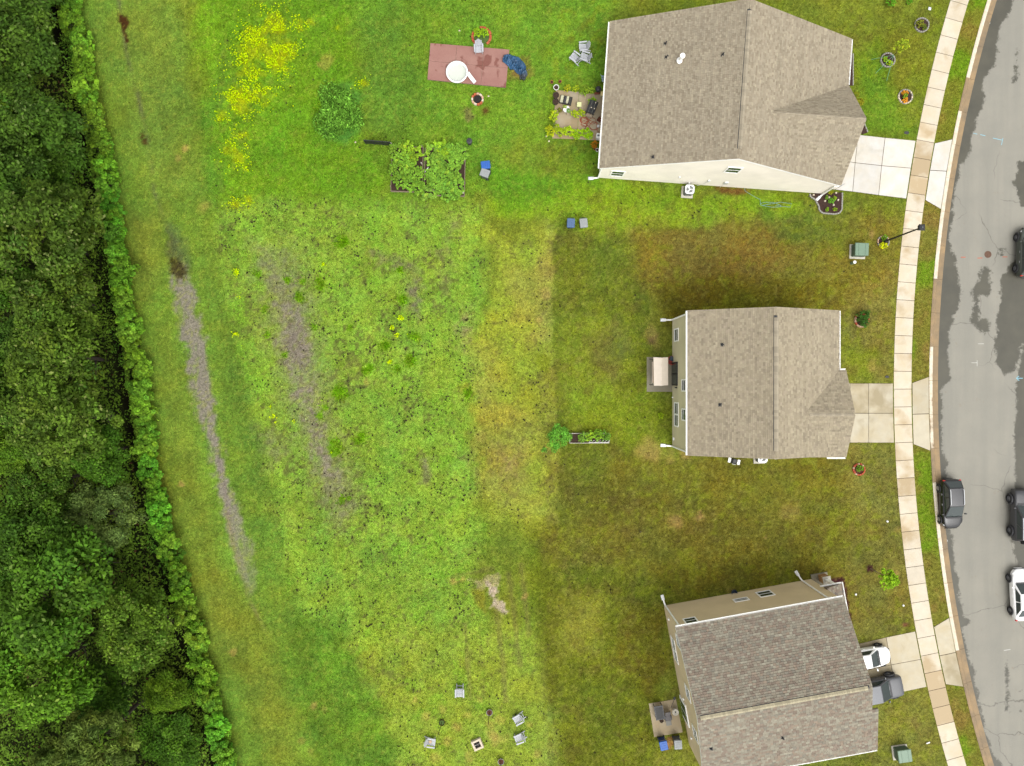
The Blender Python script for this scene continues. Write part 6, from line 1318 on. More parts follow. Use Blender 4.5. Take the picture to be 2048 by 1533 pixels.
plant(1840, 48, 9, .5, (.85, .55, .45), 'brownish grass tuft in the topmost stone ring', group='plants in the front yard rings'); plant(1848, 55, 6, .4, (.6, .5, .4), 'dark brown tuft low in the topmost stone ring', group='plants in the front yard rings')
plant(1770, 119, 6, .4, (1.3, 1.3, .35), 'lime plant left in the staked sapling ring', group='plants in the front yard rings'); plant(1779, 126, 7, .4, (1.5, 1.3, .25), 'golden plant low in the staked sapling ring', group='plants in the front yard rings'); plant(1810, 193, 6, .4, (.8, .9, .5), 'green plant in the middle of the orange flower ring', group='plants in the front yard rings')
plant(1810, 186, 6, .35, (3.2, .85, .5), 'orange flowers in the upper half of the stone ring by the driveway', 'flowers', 'flowers', 'plants in the front yard rings'); plant(1810, 201, 6, .35, (3.2, .85, .5), 'orange flowers in the lower half of the stone ring by the driveway', 'flowers', 'flowers', 'plants in the front yard rings')
plant(1769, 476, 6, .4, (1.0, 1.15, .4), 'green plant above the foot of the street lamp', group='plants in the front yard rings'); plant(1767, 491, 7.5, .45, (2.6, 1.7, .1), 'bright yellow plant below the foot of the street lamp', group='plants in the front yard rings')
plant(1727, 636, 14, .9, (.38, .42, .42), 'dense dark bush filling the brick ring above the khaki house driveway', 'bush', 'bush', 'plants in the front yard rings', FINEM[1]); plant(1720, 937, 7, .5, (.7, .9, .5), 'small green plant in the lower brick ring', group='plants in the front yard rings')
t = thing('sapling', 'staked sapling with sparse golden leaves held by green guy straps', 'sapling', at(1775, 121)); mb = MB(); mb.tube([(0, 0, 0), (.05, .04, 1.2), (.1, .1, 2.4)], [.03, .022, .01], 6)
mb.tube([(.05, .04, 1.2), (.5, .2, 1.7)], [.014, .006], 5); mb.tube([(.06, .05, 1.4), (-.3, .45, 2.0)], [.014, .006], 5); mb.build('trunk', m_bark, t)
c = link(bpy.data.objects.new('foliage', PLM[1]), t); c.location = (.15, .3, 2.1); c.scale = (.75, .7, .5); c.color = (1.4, 1.05, .5, 1)
for (x, y) in ((-1.5, .05), (-1.1, -1.2), (-.1, -1.9)): mb = MB(); mb.tube([(.03, .02, 1.0), (x, y, .03)], .016, 4); mb.build('guy_strap', m_tealp, t)
t = thing('young_tree', 'slim young tree with yellow green crown by the lower sidewalk', 'tree', at(1740, 1137)); mb = MB(); mb.tube([(0, 0, -.1), (.03, -.02, 1.0), (.05, -.04, 2.2), (.1, -.05, 3.2)], [.045, .04, .03, .012], 7)
mb.tube([(.03, -.02, 1.2), (.5, -.4, 2.2)], [.02, .008], 5); mb.tube([(.04, -.03, 1.7), (-.3, .2, 2.6)], [.018, .007], 5); mb.build('trunk', mat('pale_bark', L3(150, 134, 108), .9, .2), t)
for (x, y, z, s_) in ((.1, .0, 2.5, .8), (.25, -.75, 2.2, .6), (.7, -.2, 2.2, .6), (.4, -.3, 3.1, .55)): c = link(bpy.data.objects.new('foliage', PLM[int(s_ * 10) % 3]), t); c.location = (x, y, z); c.scale = (s_, s_, s_ * .8); c.color = (1.25, 1.3, .42, 1)
for i, (px, py, r, lab) in enumerate([(1782, 2, 10, 'dark green shrub cut by the top edge in the front yard'), (1818, 4, 6, 'small green shrub cut by the top edge near the sidewalk')]): plant(px, py, r, .8, (.6, .95, .4), lab, 'shrub', 'shrub', 'shrubs at the top edge')
plant(1717, 205, 9, .7, (1.3, .75, .35), 'orange leaved shrub against the front of the bungalow', 'shrub', 'shrub'); plant(1713, 190, 6, .5, (1.2, .8, .4), 'rust coloured low shrub at the bungalow front', 'shrub', 'shrub')
# edged mulch bed at the bungalow corner
BED = [(1619, 388), (1684, 386), (1683, 420), (1678, 427), (1668, 429), (1645, 427), (1638, 421), (1637, 413), (1629, 399), (1621, 395)]
t = thing('garden_bed', 'dark mulch bed with pale block edging at the bungalow corner', 'garden bed', at(1658, 406)); q0 = W(1658, 406)
mb = MB(); mb.prism([(W(*p).x - q0.x, W(*p).y - q0.y) for p in BED], -.05, .06); mb.build('mulch', m_mulch, t); HARD.append(BED)
for a, b_ in zip(BED[1:], BED[2:] + BED[:1]):
    d_ = math.hypot(b_[0] - a[0], b_[1] - a[1]); k = max(1, int(d_ / 4.4))
    for i in range(k):
        p = lerp2(a, b_, (i + .5) / k); w_ = W(*p); mb = MB(); mb.box((0, 0, .05), (d_ / k * M * .93, .13, .16), ch=.02); mb.build('edging_block', m_stone, t, loc=(w_.x - q0.x, w_.y - q0.y, 0), rz=math.atan2(-(b_[1] - a[1]), b_[0] - a[0]))
    if b_ == BED[0]: break
for px, py, r, tt, lab in [(1663, 402, 6, (.7, 1.05, .7), 'largest green plant in the mulch bed'), (1653, 395, 4, (.9, 1.0, .8), 'pale green plant near the house corner in the mulch bed'), (1654, 419, 4, (1.1, 1.2, .4), 'lime plant at the lower left of the mulch bed'), (1670, 419, 4, (1.4, 1.3, .4), 'yellow plant at the lower right of the mulch bed'), (1669, 396, 4, (1.2, 1.1, .5), 'yellow green plant right in the mulch bed'), (1661, 386, 4, (1.7, 1.0, .3), 'orange plant under the corner downspout')]: plant(px, py, r, .4, tt, lab, group='plants in the mulch bed')
for px, py, nm in [(1671, 387, 'pale stone at the top right of the corner mulch bed'), (1657, 396, 'pale stone near the house corner in the mulch bed'), (1666, 411, 'pale stone below the largest plant of the mulch bed'), (1649, 403, 'pale stone in the bare left part of the mulch bed'), (1675, 401, 'pale stone by the right edging of the mulch bed'), (1626, 391, 'pale stone in the narrow tongue of the mulch bed')]:
    mb = MB(); mb.lathe([(.03, 0), (.1, .05), (.08, .12), (0, .14)], 7); tag(mb.build('pale_stone', m_pale, loc=at(px, py, .05)), nm, 'stone', 'pale stones in the mulch bed')
t = thing('garden_flag', 'small blue garden banner at the bungalow corner', 'garden flag', at(1669, 380), R(30)); mb = MB(); mb.tube([(0, 0, 0), (0, 0, 1.2), (.45, 0, 1.2)], .012, 5); mb.build('stand', m_dark, t)
mb = MB(); mb.box((.24, 0, .85), (.40, .03, .6)); mb.build('banner', mat('blue_banner', L3(96, 160, 200), .8, .5, 5), t)
# low edging strips at the front of the bungalow
for i, (a, b_, lab) in enumerate([((1699, 108), (1699, 172), 'narrow edged mulch strip along the bungalow front'), ((1722, 250), (1729, 268), 'short edged mulch strip above the bungalow driveway')]):
    A, B = W(*a), W(*b_); c = (A + B) / 2; d_ = B - A; t = thing('garden_bed', lab, 'garden bed', (c.x, c.y, 0), math.atan2(d_.y, d_.x)); mb = MB(); mb.box((0, 0, .03), (d_.length, .5, .1)); mb.build('mulch', m_mulch, t)
    k = int(d_.length / .25)
    for j in range(k): mb = MB(); mb.box((0, 0, .06), (.235, .1, .16), ch=.02); mb.build('edging_block', m_stone, t, loc=(-d_.length / 2 + (j + .5) * d_.length / k, .28, 0))
# ---- utilities
def transformer(px, py, rz, label):
    t = thing('transformer_box', label, 'transformer', at(px, py), rz, 'green pad mounted transformers')
    mb = MB(); mb.box((0, -.05, .05), (1.42, 1.3, .1), ch=.02); mb.build('pad', m_pad, t); mb = MB(); mb.box((0, 0, .48), (1.14, 1.06, .76), ch=.03); mb.build('cabinet', m_greend, t)
    mb = MB(); mb.box((0, .02, .90), (1.22, 1.14, .09), ch=.04); mb.build('lid', m_green, t); mb = MB(); mb.box((0, -.54, .5), (.06, .03, .1)); mb.build('latch', m_dark, t)
    for x in (-.3, .3): mb = MB(); mb.box((x, .02, .955), (.02, 1.0, .02)); mb.build('lid_rib', m_green, t)
    return t
transformer(1714, 503, R(-2), 'green transformer box between the bungalow and the street lamp'); transformer(1799, 1503, R(8), 'green transformer box at the bottom edge beside the sidewalk')
t = thing('cable_pedestal', 'short pale green cylinder pedestal below the upper transformer', 'pedestal', at(1703, 527)); mb = MB(); mb.lathe([(.13, 0), (.13, .55), (.12, .58)], 16); mb.build('post', m_green, t); mb = MB(); mb.lathe([(.14, .56), (.14, .64), (0, .68)], 16); mb.build('cap', m_white, t)
t = thing('street_lamp', 'tall black street lamp leaning over the sidewalk in this view', 'street lamp', at(1768, 484)); mb = MB(); mb.tube([(0, 0, 0), (0, 0, .5), (0, 0, .55), (0, 0, 5.7)], [.14, .14, .085, .06], 12); mb.build('pole', m_dark, t)
mb = MB(); mb.box((0, 0, 5.82), (.40, .40, .26), taper=1.1); hd = mb.build('lantern', m_dark, t); mb = MB(); mb.box((0, 0, 6.0), (.52, .52, .08), taper=.7); mb.build('cap', m_dark, hd); mb = MB(); mb.lathe([(.07, 6.03), (.07, 6.08), (0, 6.1)], 12); mb.build('photocell', m_binb, hd)
t = thing('manhole_cover', 'round rusty manhole cover in the road', 'manhole cover', at(1977, 509, -.077)); mb = MB(); mb.lathe([(.32, 0), (.32, .012), (.29, .012), (.29, .008)], 24); mb.build('frame', mat('rusty_iron', L3(120, 92, 72), .8, .3, 14, .3), t); mb = MB(); mb.lathe([(.288, .003), (.288, .011), (0, .012)], 24); mb.build('lid', mat('rusty_lid', L3(112, 82, 66), .8, .3, 20, .4), t)
for k in range(5): mb = MB(); mb.box((0, -.16 + k * .08, .014), (.40 - abs(k - 2) * .08, .03, .008)); mb.build('rib', MATS['rusty_iron'], t)
for px, py, r, m_, lab in [(1813, 266, 5, m_darkplastic, 'dark oval meter lid in the grass above the bungalow driveway'), (1774, 754, 4, m_darkplastic, 'dark meter lid above the khaki house driveway')]: mb = MB(); mb.lathe([(r * M, 0), (r * M, .035), (r * M * .85, .045), (0, .04)], 16); o_ = mb.build('meter_lid', m_, loc=at(px, py)); o_.scale = (1, .6, 1); tag(o_, lab, 'meter lid', 'meter lids in the grass')
for px, py, lab in [(1711, 1189, 'white round cap in the grass beside the tan house'), (1806, 1211, 'white cap near the lower sidewalk'), (1774, 1043, 'white cap on bare soil near the sidewalk below the khaki house')]: mb = MB(); mb.lathe([(.09, 0), (.09, .1), (.07, .12), (0, .12)], 12); tag(mb.build('pipe_cap', m_white, loc=at(px, py)), lab, 'pipe cap', 'white pipe caps in the lawn')
mb = MB(); mb.box((0, 0, .03), (.26, .26, .06), ch=.02); tag(mb.build('marker_plate', m_galv, loc=at(1859, 18), rz=R(-15)), 'small pale square plate in the grass near the top of the sidewalk', 'marker plate')
mb = MB(); mb.box((0, 0, .03), (.34, .1, .05), ch=.01); tag(mb.build('litter', m_white, loc=at(1856, 1486), rz=R(20)), 'white scrap lying in the grass near the lower transformer', 'litter')
for px, py, lab in [(711, 285, 'white scrap left of the black fence panel'), (919, 62, 'orange white scrap in the grass above the red deck'), (977, 193, 'white scrap beside the round fire pit'), (1093, 273, 'white scrap at the lower left patio corner'), (1098, 283, 'yellow white scrap below the lower left patio corner')]: mb = MB(); mb.box((0, 0, .03), (.16, .12, .06), ch=.03); tag(mb.build('litter', m_pale, loc=at(px, py), rz=random.random()), lab, 'litter', 'small pale scraps on the lawn')
# pale hose on the lawn below the bungalow
pts = [(1487, 373), (1490, 383), (1505, 392), (1520, 400)] + [(1541 + 20 * math.cos(a) * (1 + .15 * math.sin(3 * a)), 410 + 5 * math.sin(a * 1.0 + .4)) for a in np.linspace(3.1, 15, 46)] + [(1560, 405), (1583, 408), (1580, 415), (1550, 412)]
mb = MB(); mb.tube([(*W2(*p), .05) for p in pts], .018, 5); tag(mb.build('hose', m_hoseteal, smooth=True), 'pale teal garden hose looped on the lawn below the bungalow', 'hose')
# ---- paint on the road
m_pw = mat('white_marking_paint', L3(226, 226, 218), .8, .1); m_pb = mat('blue_marking_paint', L3(150, 208, 226), .8, .1); m_pr = mat('red_marking_paint', L3(206, 112, 84), .8, .15)
def road_z(px, py): r_ = math.hypot(px - ARC[0], py - ARC[1]); return -0.075 - .05 * ((r_ - 2502) / 118) ** 2 + .005
def mark(strokes, m_, w_, label, name='road_marking'):
    mb = MB()
    for st in strokes: mb.ribbon([W2(*p) for p in st], w_, road_z(*st[0]))
    tag(mb.build(name, m_), label, 'road marking', 'sprayed survey marks on the road'); 
circ = lambda x, y, rx, ry, a0=0, a1=6.3, k=14: [(x + rx * math.cos(a), y + ry * math.sin(a)) for a in np.linspace(a0, a1, k)]
mark([[(1885.4, 1066), (1885.8, 1070), (1887.5, 1073), (1890, 1073.3), (1892.4, 1072.3)]], m_pw, .055, 'white sprayed letter L in front of the black car')
mark([circ(1889, 1084, 2.6, 2.8, -1.0, 3.9), [(1890.7, 1081.3), (1890.8, 1087.5)], [(1888.5, 1083.4), (1891, 1083.2)]], m_pw, .035, 'white sprayed figure like a reversed 9 beside the kerb'); mark([circ(1894.4, 1082.5, 2.2, 2.0)], m_pw, .035, 'white sprayed small ring beside the kerb figure')
mark([circ(1889.6, 1092, 2.6, 2.4, .2, 3.6), [(1887.5, 1090), (1891.5, 1090.5)]], m_pw, .03, 'faint white sprayed curve below the kerb figures')
mark([[(2047, 757), (2034, 757)], [(2039, 752.5), (2034, 757), (2039.5, 761.5)]], m_pb, .06, 'light blue sprayed arrow pointing left on the road')
mark([[(1948, 266), (1956, 268)], [(1962, 269), (1975, 272)], [(1987, 276), (2005, 280)], [(2007, 276), (2004, 290)]], m_pb, .05, 'light blue dashed line ending in a T on the upper road')
for a, b_, lab in [((1923, 514.5), (1932.5, 514.5), 'short red dash left of the manhole by the kerb'), ((1956, 516.5), (1966, 516), 'short red dash just left of the manhole'), ((2006, 514), (2016, 514), 'short red dash right of the manhole')]: mark([[a, b_]], m_pr, .07, lab)
mark([[(1957, 688), (1969, 688)], [(1955, 720), (1969, 726)], [(1955.5, 685.5), (1955.5, 692)]][:1] + [[(1944, 726), (1955, 726)], [(1955.3, 721), (1955.3, 733)]], m_pw, .035, 'white corner tick marks on the middle of the road')
mark([[(2009, 1302), (2022, 1300)]], m_pw, .05, 'short white dash on the lower road'); mark([circ(1979, 45, 2.6, 2.6, -.5, 5), [(1980, 40), (1977, 51)]], m_pw, .04, 'white sprayed mark like an 8 near the top kerb'); mark([[(1885, 492), (1894, 489)], [(1883, 527), (1884, 521)]], m_pw, .04, 'white sprayed ticks beside the kerb at the lamp')
# ------------------------------------------------------------------ vehicles
m_tyre = mat('tyre', (.016, .016, .017), .85, .1); m_rim = mat('alloy', (.30, .30, .31), .35, .05, metal=.7); m_lampw = mat('headlamp', (.75, .76, .78), .12, .02, spec=.7); m_lampr = mat('tail_lamp', (.45, .02, .015), .2, .05)
def paint(name, c, rough=.28): return mat(name, c, rough, .03, 2, spec=.4, coat=.3)
SHAPES = {
    'sedan': dict(L=4.7, W=1.82, st=[(-.5, .58, .70), (-.488, .76, .88), (-.44, .90, .99), (-.28, .99, .99), (0, 1, .95), (.18, .99, .93), (.30, .95, .90), (.39, .86, .83), (.455, .70, .74), (.49, .48, .62), (.5, .34, .55)], cab=(-.42, -.24, .05, .23), zb=.96, zr=1.45, wb=.87, wr=.66),
    'hatch': dict(L=4.5, W=1.84, st=[(-.5, .62, .80), (-.485, .80, 1.00), (-.44, .92, 1.06), (-.36, .97, 1.08), (0, 1, 1.04), (.2, .99, 1.02), (.32, .95, .98), (.41, .85, .90), (.47, .66, .78), (.495, .44, .66), (.5, .30, .6)], cab=(-.475, -.34, .01, .25), zb=1.05, zr=1.62, wb=.89, wr=.70),
    'boxy': dict(L=4.6, W=1.92, st=[(-.5, .90, .95), (-.492, .97, 1.10), (-.4, 1, 1.14), (0, 1, 1.14), (.25, .99, 1.13), (.40, .96, 1.11), (.47, .92, 1.06), (.495, .86, .95), (.5, .78, .80)], cab=(-.49, -.45, -.01, .22), zb=1.12, zr=1.76, wb=.93, wr=.82),
}
def car(name, label, shape, px, py, heading, body, roofm=None, rails=False, glass=None, arch=False, spare=False, cat='car', Lk=1.0):
    S = SHAPES[shape]; L_, Wd = S['L'] * Lk, S['W']; hw = Wd / 2
    t = thing(name, label, cat, (*W2(px, py), road_z(px, py) if px > 1890 else .03), heading, 'cars on the street and driveways')
    mb = MB(); rings = []
    for (x, wf, zt) in S['st']:
        w = hw * wf; e = abs(x) / .5; zl = .24 + .10 * max(0, e - .9) * 10
        rings.append([(x * L_, s_ * a * w, z) for s_, pts in ((1, [(.0, zl), (.88, zl), (.99, zl + .13), (1.0, zl + (zt - zl) * .55), (.985, zt - .10), (.90, zt - .015), (.55, zt + .02), (0, zt + .03)]), (-1, [(.55, zt + .02), (.90, zt - .015), (.985, zt - .10), (1.0, zl + (zt - zl) * .55), (.99, zl + .13), (.88, zl)])) for a, z in pts])
    k = len(rings[0]); vs_ = [p for r_ in rings for p in r_]; fs = [tuple(range(k - 1, -1, -1)), tuple((len(rings) - 1) * k + i for i in range(k))]
    for i in range(len(rings) - 1):
        for j in range(k): fs.append((i * k + j, i * k + (j + 1) % k, (i + 1) * k + (j + 1) % k, (i + 1) * k + j))
    mb.add(vs_, [f[::-1] for f in fs]); o = mb.build('body', body, t, smooth=True); sm = o.modifiers.new('smooth', 'SUBSURF'); sm.levels = sm.render_levels = 2
    xr0, xr1, xf1, xf0 = [q * L_ for q in S['cab']]; zb, zr = S['zb'] - .03, S['zr']; wb, wr = hw * S['wb'], hw * S['wr']
    B = {('r', -1): (xr0, -wb, zb), ('r', 1): (xr0, wb, zb), ('f', 1): (xf0, wb * .97, zb), ('f', -1): (xf0, -wb * .97, zb)}
    T = {('r', -1): (xr1, -wr, zr - .03), ('r', 1): (xr1, wr, zr - .03), ('f', 1): (xf1, wr, zr), ('f', -1): (xf1, -wr, zr)}
    cb = MB(); cb.add([B['r', -1], B['f', -1], B['f', 1], B['r', 1], T['r', -1], T['f', -1], T['f', 1], T['r', 1]], [(0, 1, 5, 4), (1, 2, 6, 5), (2, 3, 7, 6), (3, 0, 4, 7), (4, 5, 6, 7)])
    cab = cb.build('cabin', body, t); bevel_mod(cab, .09, 4)
    def patch(a, b_, c_, d_, u0, u1, v0, v1, off=.014):
        a, b_, c_, d_ = [Vector(q) for q in (a, b_, c_, d_)]; f = lambda u, v: (a * (1 - u) + b_ * u) * (1 - v) + (d_ * (1 - u) + c_ * u) * v
        nn = (b_ - a).cross(d_ - a).normalized() * off; return [tuple(f(u, v) + nn) for u, v in ((u0, v0), (u1, v0), (u1, v1), (u0, v1))]
    g = glass or m_glass
    def pane(nm, q, m_):
        mb = MB(); nn = (Vector(q[1]) - Vector(q[0])).cross(Vector(q[3]) - Vector(q[0])).normalized() * .012; mb.add(list(q) + [tuple(Vector(p) - nn) for p in q], [(0, 1, 2, 3), (7, 6, 5, 4), (0, 4, 5, 1), (1, 5, 6, 2), (2, 6, 7, 3), (3, 7, 4, 0)]); return mb.build(nm, m_, t)
    pane('windscreen', patch(B['f', -1], B['f', 1], T['f', 1], T['f', -1], .05, .95, .04, .94), g); pane('rear_window', patch(B['r', 1], B['r', -1], T['r', -1], T['r', 1], .08, .92, .12, .92), g)
    for s_ in (-1, 1):
        qa = (B['r', -1], B['f', -1], T['f', -1], T['r', -1]) if s_ < 0 else (B['f', 1], B['r', 1], T['r', 1], T['f', 1])
        for u0, u1 in ((.06, .46), (.50, .90)) if s_ < 0 else ((.10, .50), (.54, .94)): pane('side_window', patch(*qa, u0, u1, .10, .88), g)
    rb = MB(); N = 6; rv, rf_ = [], []
    for i in range(N):
        for j in range(N):
            u, v = i / (N - 1), j / (N - 1); x = xr1 + .03 + (xf1 - xr1 - .06) * u; y = (-wr + .03) + (2 * wr - .06) * v; rv.append((x, y, zr + .012 - .03 * (1 - u) + .045 * (4 * u * (1 - u) * .5 + 4 * v * (1 - v) * .5)))
    rf_ = [(i * N + j, (i + 1) * N + j, (i + 1) * N + j + 1, i * N + j + 1) for i in range(N - 1) for j in range(N - 1)]
    rb.add(rv, rf_); rb.build('roof', roofm or body, t, smooth=True)
    if rails:
        for s_ in (-1, 1): q = MB(); q.tube([(xr1 + .1, s_ * (wr - .06), zr + .02), (xr1 + .2, s_ * (wr - .05), zr + .075), (xf1 - .2, s_ * (wr - .05), zr + .085), (xf1 - .1, s_ * (wr - .06), zr + .04)], .03, 6); q.build('roof_rail', m_galv, t)
    wr_ = .34 if shape != 'boxy' else .39
    for xw_ in (-.31 * L_, .315 * L_):
        for s_ in (-1, 1):
            q = MB(); q.lathe([(wr_ * .62, -.1), (wr_ * .96, -.11), (wr_, -.07), (wr_, .07), (wr_ * .96, .11), (wr_ * .62, .10)], 24); w = q.build('wheel', m_tyre, t, smooth=True); w.rotation_euler = (math.pi / 2, 0, 0); w.location = (xw_, s_ * (hw - (.07 if not arch else .0)), wr_)
            q = MB(); q.lathe([(wr_ * .63, -.07), (wr_ * .63, .07), (wr_ * .2, .05), (0, .05)], 20); q.lathe([(wr_ * .2, -.05), (0, -.05)], 20); q.build('rim', m_rim, w)
            q = MB(); q.tube([(xw_ + (wr_ + .05) * math.cos(a), s_ * (hw + (.0 if not arch else .06)), wr_ + (wr_ + .05) * math.sin(a)) for a in np.linspace(-.2, math.pi + .2, 13)], .045 if not arch else .08, 6); q.build('wheel_arch', m_darkplastic, t)
    q = MB(); q.box((xf0 + .05, 0, zb + .075), (.13, wb * 1.7, .03), ch=.01); q.build('cowl', m_dark, t)
    zh = S['st'][-2][2]
    for s_ in (-1, 1):
        q = MB(); q.box((L_ * (.425 if shape != 'boxy' else .475), s_ * hw * .70, zh + (.06 if shape != 'boxy' else -.12)), (.30, .12, .10) if shape != 'boxy' else (.1, .22, .18), rz=-s_ * (.75 if shape != 'boxy' else .1), ch=.04); q.build('headlight', m_lampw, t); q = MB(); q.box((-L_ * .470, s_ * hw * .72, S['st'][1][2] - .06), (.12, .3, .16), rz=s_ * .35, ch=.03); q.build('tail_light', m_lampr, t)
        q = MB(); q.box((xf0 - .28, s_ * (hw + .10), zb + .10), (.12, .2, .14), ch=.04); q.build('mirror', body, t)
        for xd in (.0, -.2): q = MB(); q.box((xd * L_, s_ * hw * .985, zb - .14), (.18, .04, .03), ch=.01); q.build('door_handle', m_rim if rails else body, t)
        q = MB(); q.tube([(xf0 + .02, s_ * .08 + .1, zb + .07), (xf0 - .08, s_ * .45 + .1, zb + .16)], .010, 4); q.build('wiper', m_dark, t)
    q = MB(); q.box((L_ * .492, 0, .5), (.06, hw * 1.1, .2), ch=.02); q.build('grille', m_dark, t)
    for xb_ in (.488, -.488): q = MB(); q.box((xb_ * L_, 0, .36), (.14, hw * (1.5 if shape == 'boxy' else .8), .18), ch=.06); q.build('bumper', m_darkplastic if shape != 'sedan' else body, t)
    if spare: q = MB(); q.lathe([(0, -.12), (.36, -.12), (.38, 0), (.36, .12), (0, .12)], 22); w = q.build('spare_wheel', m_tyre, t); w.rotation_euler = (0, math.pi / 2, 0); w.location = (-L_ * .5 - .12, 0, .95)
    return t
m_cblack = paint('black_paint', (.010, .010, .011)); m_cgrey = paint('dark_grey_paint', (.042, .042, .045)); m_cwhite = paint('white_paint', (.76, .76, .75)); m_csilver = paint('silver_paint', (.30, .31, .33), .35); m_colive = paint('olive_paint', (.045, .052, .042))
m_shine, n, l, b = _nt('tinted_glass'); b.inputs['Base Color'].default_value = (.03, .04, .038, 1); b.inputs['Roughness'].default_value = .05; b.inputs['Specular IOR Level'].default_value = .5
car('parked_car', 'black hatchback with silver roof rails parked against the kerb', 'hatch', 1894, 1006, R(-88), m_cblack, m_cgrey, True, m_shine)
car('parked_car', 'grey boxy off roader with black wheel arches at the right edge', 'boxy', 2036, 1028, R(91), m_cgrey, m_csilver, False, m_shine, True, True)
car('parked_car', 'white sedan facing up the road at the right edge', 'sedan', 2034, 1186, R(93), m_cwhite, None, False, m_shine)
car('parked_car', 'dark olive off roader at the right edge below the bungalow', 'hatch', 2047, 508, R(88), m_colive, m_cgrey, True, m_shine)
car('parked_car', 'white sedan parked in the driveway of the tan house', 'sedan', 1722, 1312, R(10), m_cwhite, None, False, m_shine)
car('parked_car', 'grey off roader parked in the driveway below the white sedan', 'boxy', 1745, 1372, R(11), paint('mid_grey_paint', (.06, .062, .068), .4), paint('light_grey_paint', (.095, .10, .112), .45), False, m_shine, True)
# grass: short blades and meadow weeds over all the turf
def turf(N, x0, x1, y0, y1):
    px = rng.uniform(x0, x1, N); py = rng.uniform(y0, y1, N)
    keep = ~hard_mask(px, py); px, py = px[keep], py[keep]
    c, sp_, wt, dn, wd = ground_eval(px, py)
    gk = np.clip(sstep(.24, .48, gap_noise(px, py)) * sp_ * 1.3, 0, .93)
    keep = rng.random(len(px)) < dn * np.where(wd > .5, 0, 1) * (1 - gk); px, py, c, sp_, wt = px[keep], py[keep], c[keep], sp_[keep], wt[keep]
    return px, py, c, sp_, wt
px, py, c, sp_, wt = turf(300000, 60, 2280, -190, 1740)
mead = sstep(0, 40, px - hedge_x(py) - 160) * (1 - sstep(960, 1010, px))
rank = np.clip(fbm(px, py, 30, 511) + .3, 0, 1)
size = .09 + .035 * mead * (.5 + rank) + .02 * sp_
for (x, y_, r) in CLUMP: size = np.where(np.hypot(px - x, py - y_) < r, .24, size)
wdp = np.hypot(px - 675, py - 225) < 46; size = np.where(wdp, .26, size)
size *= rng.uniform(.7, 1.35, len(px))
tone = np.exp(rng.normal(.05, .36, len(px)) * (1 - .22 * mead)).clip(.35, 2.2); cl = lin(c) * .62 * 1.12 * tone[:, None]
cl[:, 0] *= rng.uniform(.85, 1.15, len(px)); 
NB = 3; T = len(px); az = rng.uniform(0, 2 * math.pi, (T, NB)); el = rng.uniform(.15, 1.0, (T, NB)); ln = size[:, None] * rng.uniform(.7, 1.3, (T, NB)); wdh = size[:, None] * rng.uniform(.16, .30, (T, NB))
bx = ((px - CX) * M)[:, None] + rng.normal(0, 1, (T, NB)) * size[:, None] * .55; by = ((CY - py) * M)[:, None] + rng.normal(0, 1, (T, NB)) * size[:, None] * .55
bz = ground_z(px, py)[:, None] + np.zeros((T, NB))
V = np.empty((T, NB, 3, 3))
V[..., 0, 0] = bx - np.sin(az) * wdh; V[..., 0, 1] = by + np.cos(az) * wdh; V[..., 0, 2] = bz - .005
V[..., 1, 0] = bx + np.sin(az) * wdh; V[..., 1, 1] = by - np.cos(az) * wdh; V[..., 1, 2] = bz - .005
V[..., 2, 0] = bx + np.cos(az) * np.cos(el) * ln; V[..., 2, 1] = by + np.sin(az) * np.cos(el) * ln; V[..., 2, 2] = bz + np.sin(el) * ln
Cc = np.repeat(cl, NB * 3, 0)
o = link(bpy.data.objects.new('grass', np_mesh('grass', V.reshape(-1, 3), np.arange(T * NB * 3).reshape(-1, 3), m_grass, Cc))); tag(o, 'short lawn grass and meadow weeds covering the ground', 'grass', kind='stuff')
# yellow flower heads in the meadow
Pq = []
for (x, y_, r) in YELLOW: k = int(r * r * .48); Pq.append(np.stack([rng.normal(x, r * .75, k), rng.normal(y_, r * .75, k)], -1))
for (x, y_, r) in FLOWER: k = int(r * r * 1.2); Pq.append(np.stack([rng.normal(x, r * .42, k), rng.normal(y_, r * .42, k)], -1))
Pq = np.vstack(Pq); Pq = Pq[fbm(Pq[:, 0], Pq[:, 1], 12, 521) > .02]
cent = np.stack([(Pq[:, 0] - CX) * M, (CY - Pq[:, 1]) * M, rng.uniform(.15, .4, len(Pq))], -1)
colr = np.array(L3(234, 236, 14, .78)) * rng.uniform(.6, 1.15, (len(Pq), 1)) * np.array([1, 1, 1]); colr[:, 0] *= rng.uniform(.62, .9, len(Pq))
Vv, Ff, Cc = leaf_cloud(cent, np.array([0, 0, 2.0]), .125, colr, rng, .8, .6)
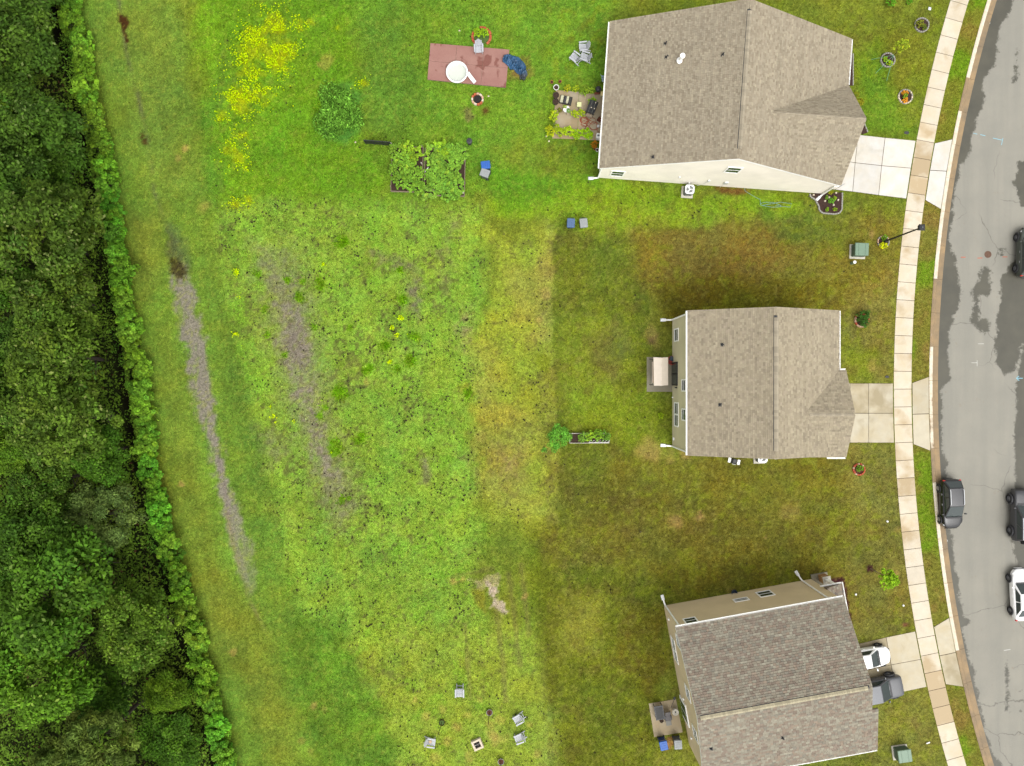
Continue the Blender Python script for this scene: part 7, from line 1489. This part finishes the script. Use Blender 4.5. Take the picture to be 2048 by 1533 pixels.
o = link(bpy.data.objects.new('yellow_wildflowers', np_mesh('yellow_wildflowers', Vv, Ff, m_grass, Cc))); tag(o, 'yellow wildflowers scattered in drifts over the upper meadow', 'wildflowers', kind='stuff')

# rank weed patch on the upper lawn
k = 2400; a = rng.uniform(0, 2 * math.pi, k); q = rng.random(k) ** .62 * (48 + 10 * np.sin(3 * a + 1) + 7 * np.sin(5 * a))
wx, wy = 674 + q * np.cos(a) * .92, 226 + q * np.sin(a) * 1.15
cent = np.stack([(wx - CX) * M, (CY - wy) * M, rng.uniform(.08, .5, k) * (1 - .6 * (q / 56) ** 2)], -1)
tone = np.exp(rng.normal(0, .35, k)) * (1 + .5 * fbm(wx, wy, 12, 531)); colr = np.array(L3(122, 176, 62)) * tone[:, None]
Vv, Ff, Cc = leaf_cloud(cent, np.array([0, 0, .8]), .30, colr, rng, .35, .7)
o = link(bpy.data.objects.new('weed_patch', np_mesh('weed_patch', Vv, Ff, m_grass, Cc))); tag(o, 'tall rank weed patch on the upper lawn', 'weeds', kind='stuff')
# dark clods painting the mud and shade between the meadow plants
N = 60000; px = rng.uniform(180, 1800, N); py = rng.uniform(-20, 1560, N); keep = ~hard_mask(px, py); px, py = px[keep], py[keep]
c, sp_, wt, dn, wd = ground_eval(px, py); cl_ = np.clip(.35 + 1.1 * fbm(px, py, 24, 541, 3), 0, 1)
keep = (rng.random(len(px)) < sp_ ** 2.2 * 1.15 * cl_ ** 2.4 * 1.25) & (wd < .3); px, py = px[keep], py[keep]; k = len(px)
cent = np.stack([(px - CX) * M, (CY - py) * M, np.full(k, .10)], -1)
colr = np.array(L3(66, 62, 44)) * np.exp(rng.normal(0, .35, k))[:, None]
Vv, Ff, Cc = leaf_cloud(cent, np.array([0, 0, 3.0]), .17, colr, rng, .75, .5)
o = link(bpy.data.objects.new('mud_clods', np_mesh('mud_clods', Vv, Ff, m_grass, Cc))); tag(o, 'dark mud clods and dead leaves scattered through the meadow', 'clods', kind='stuff')
print('clods', k)
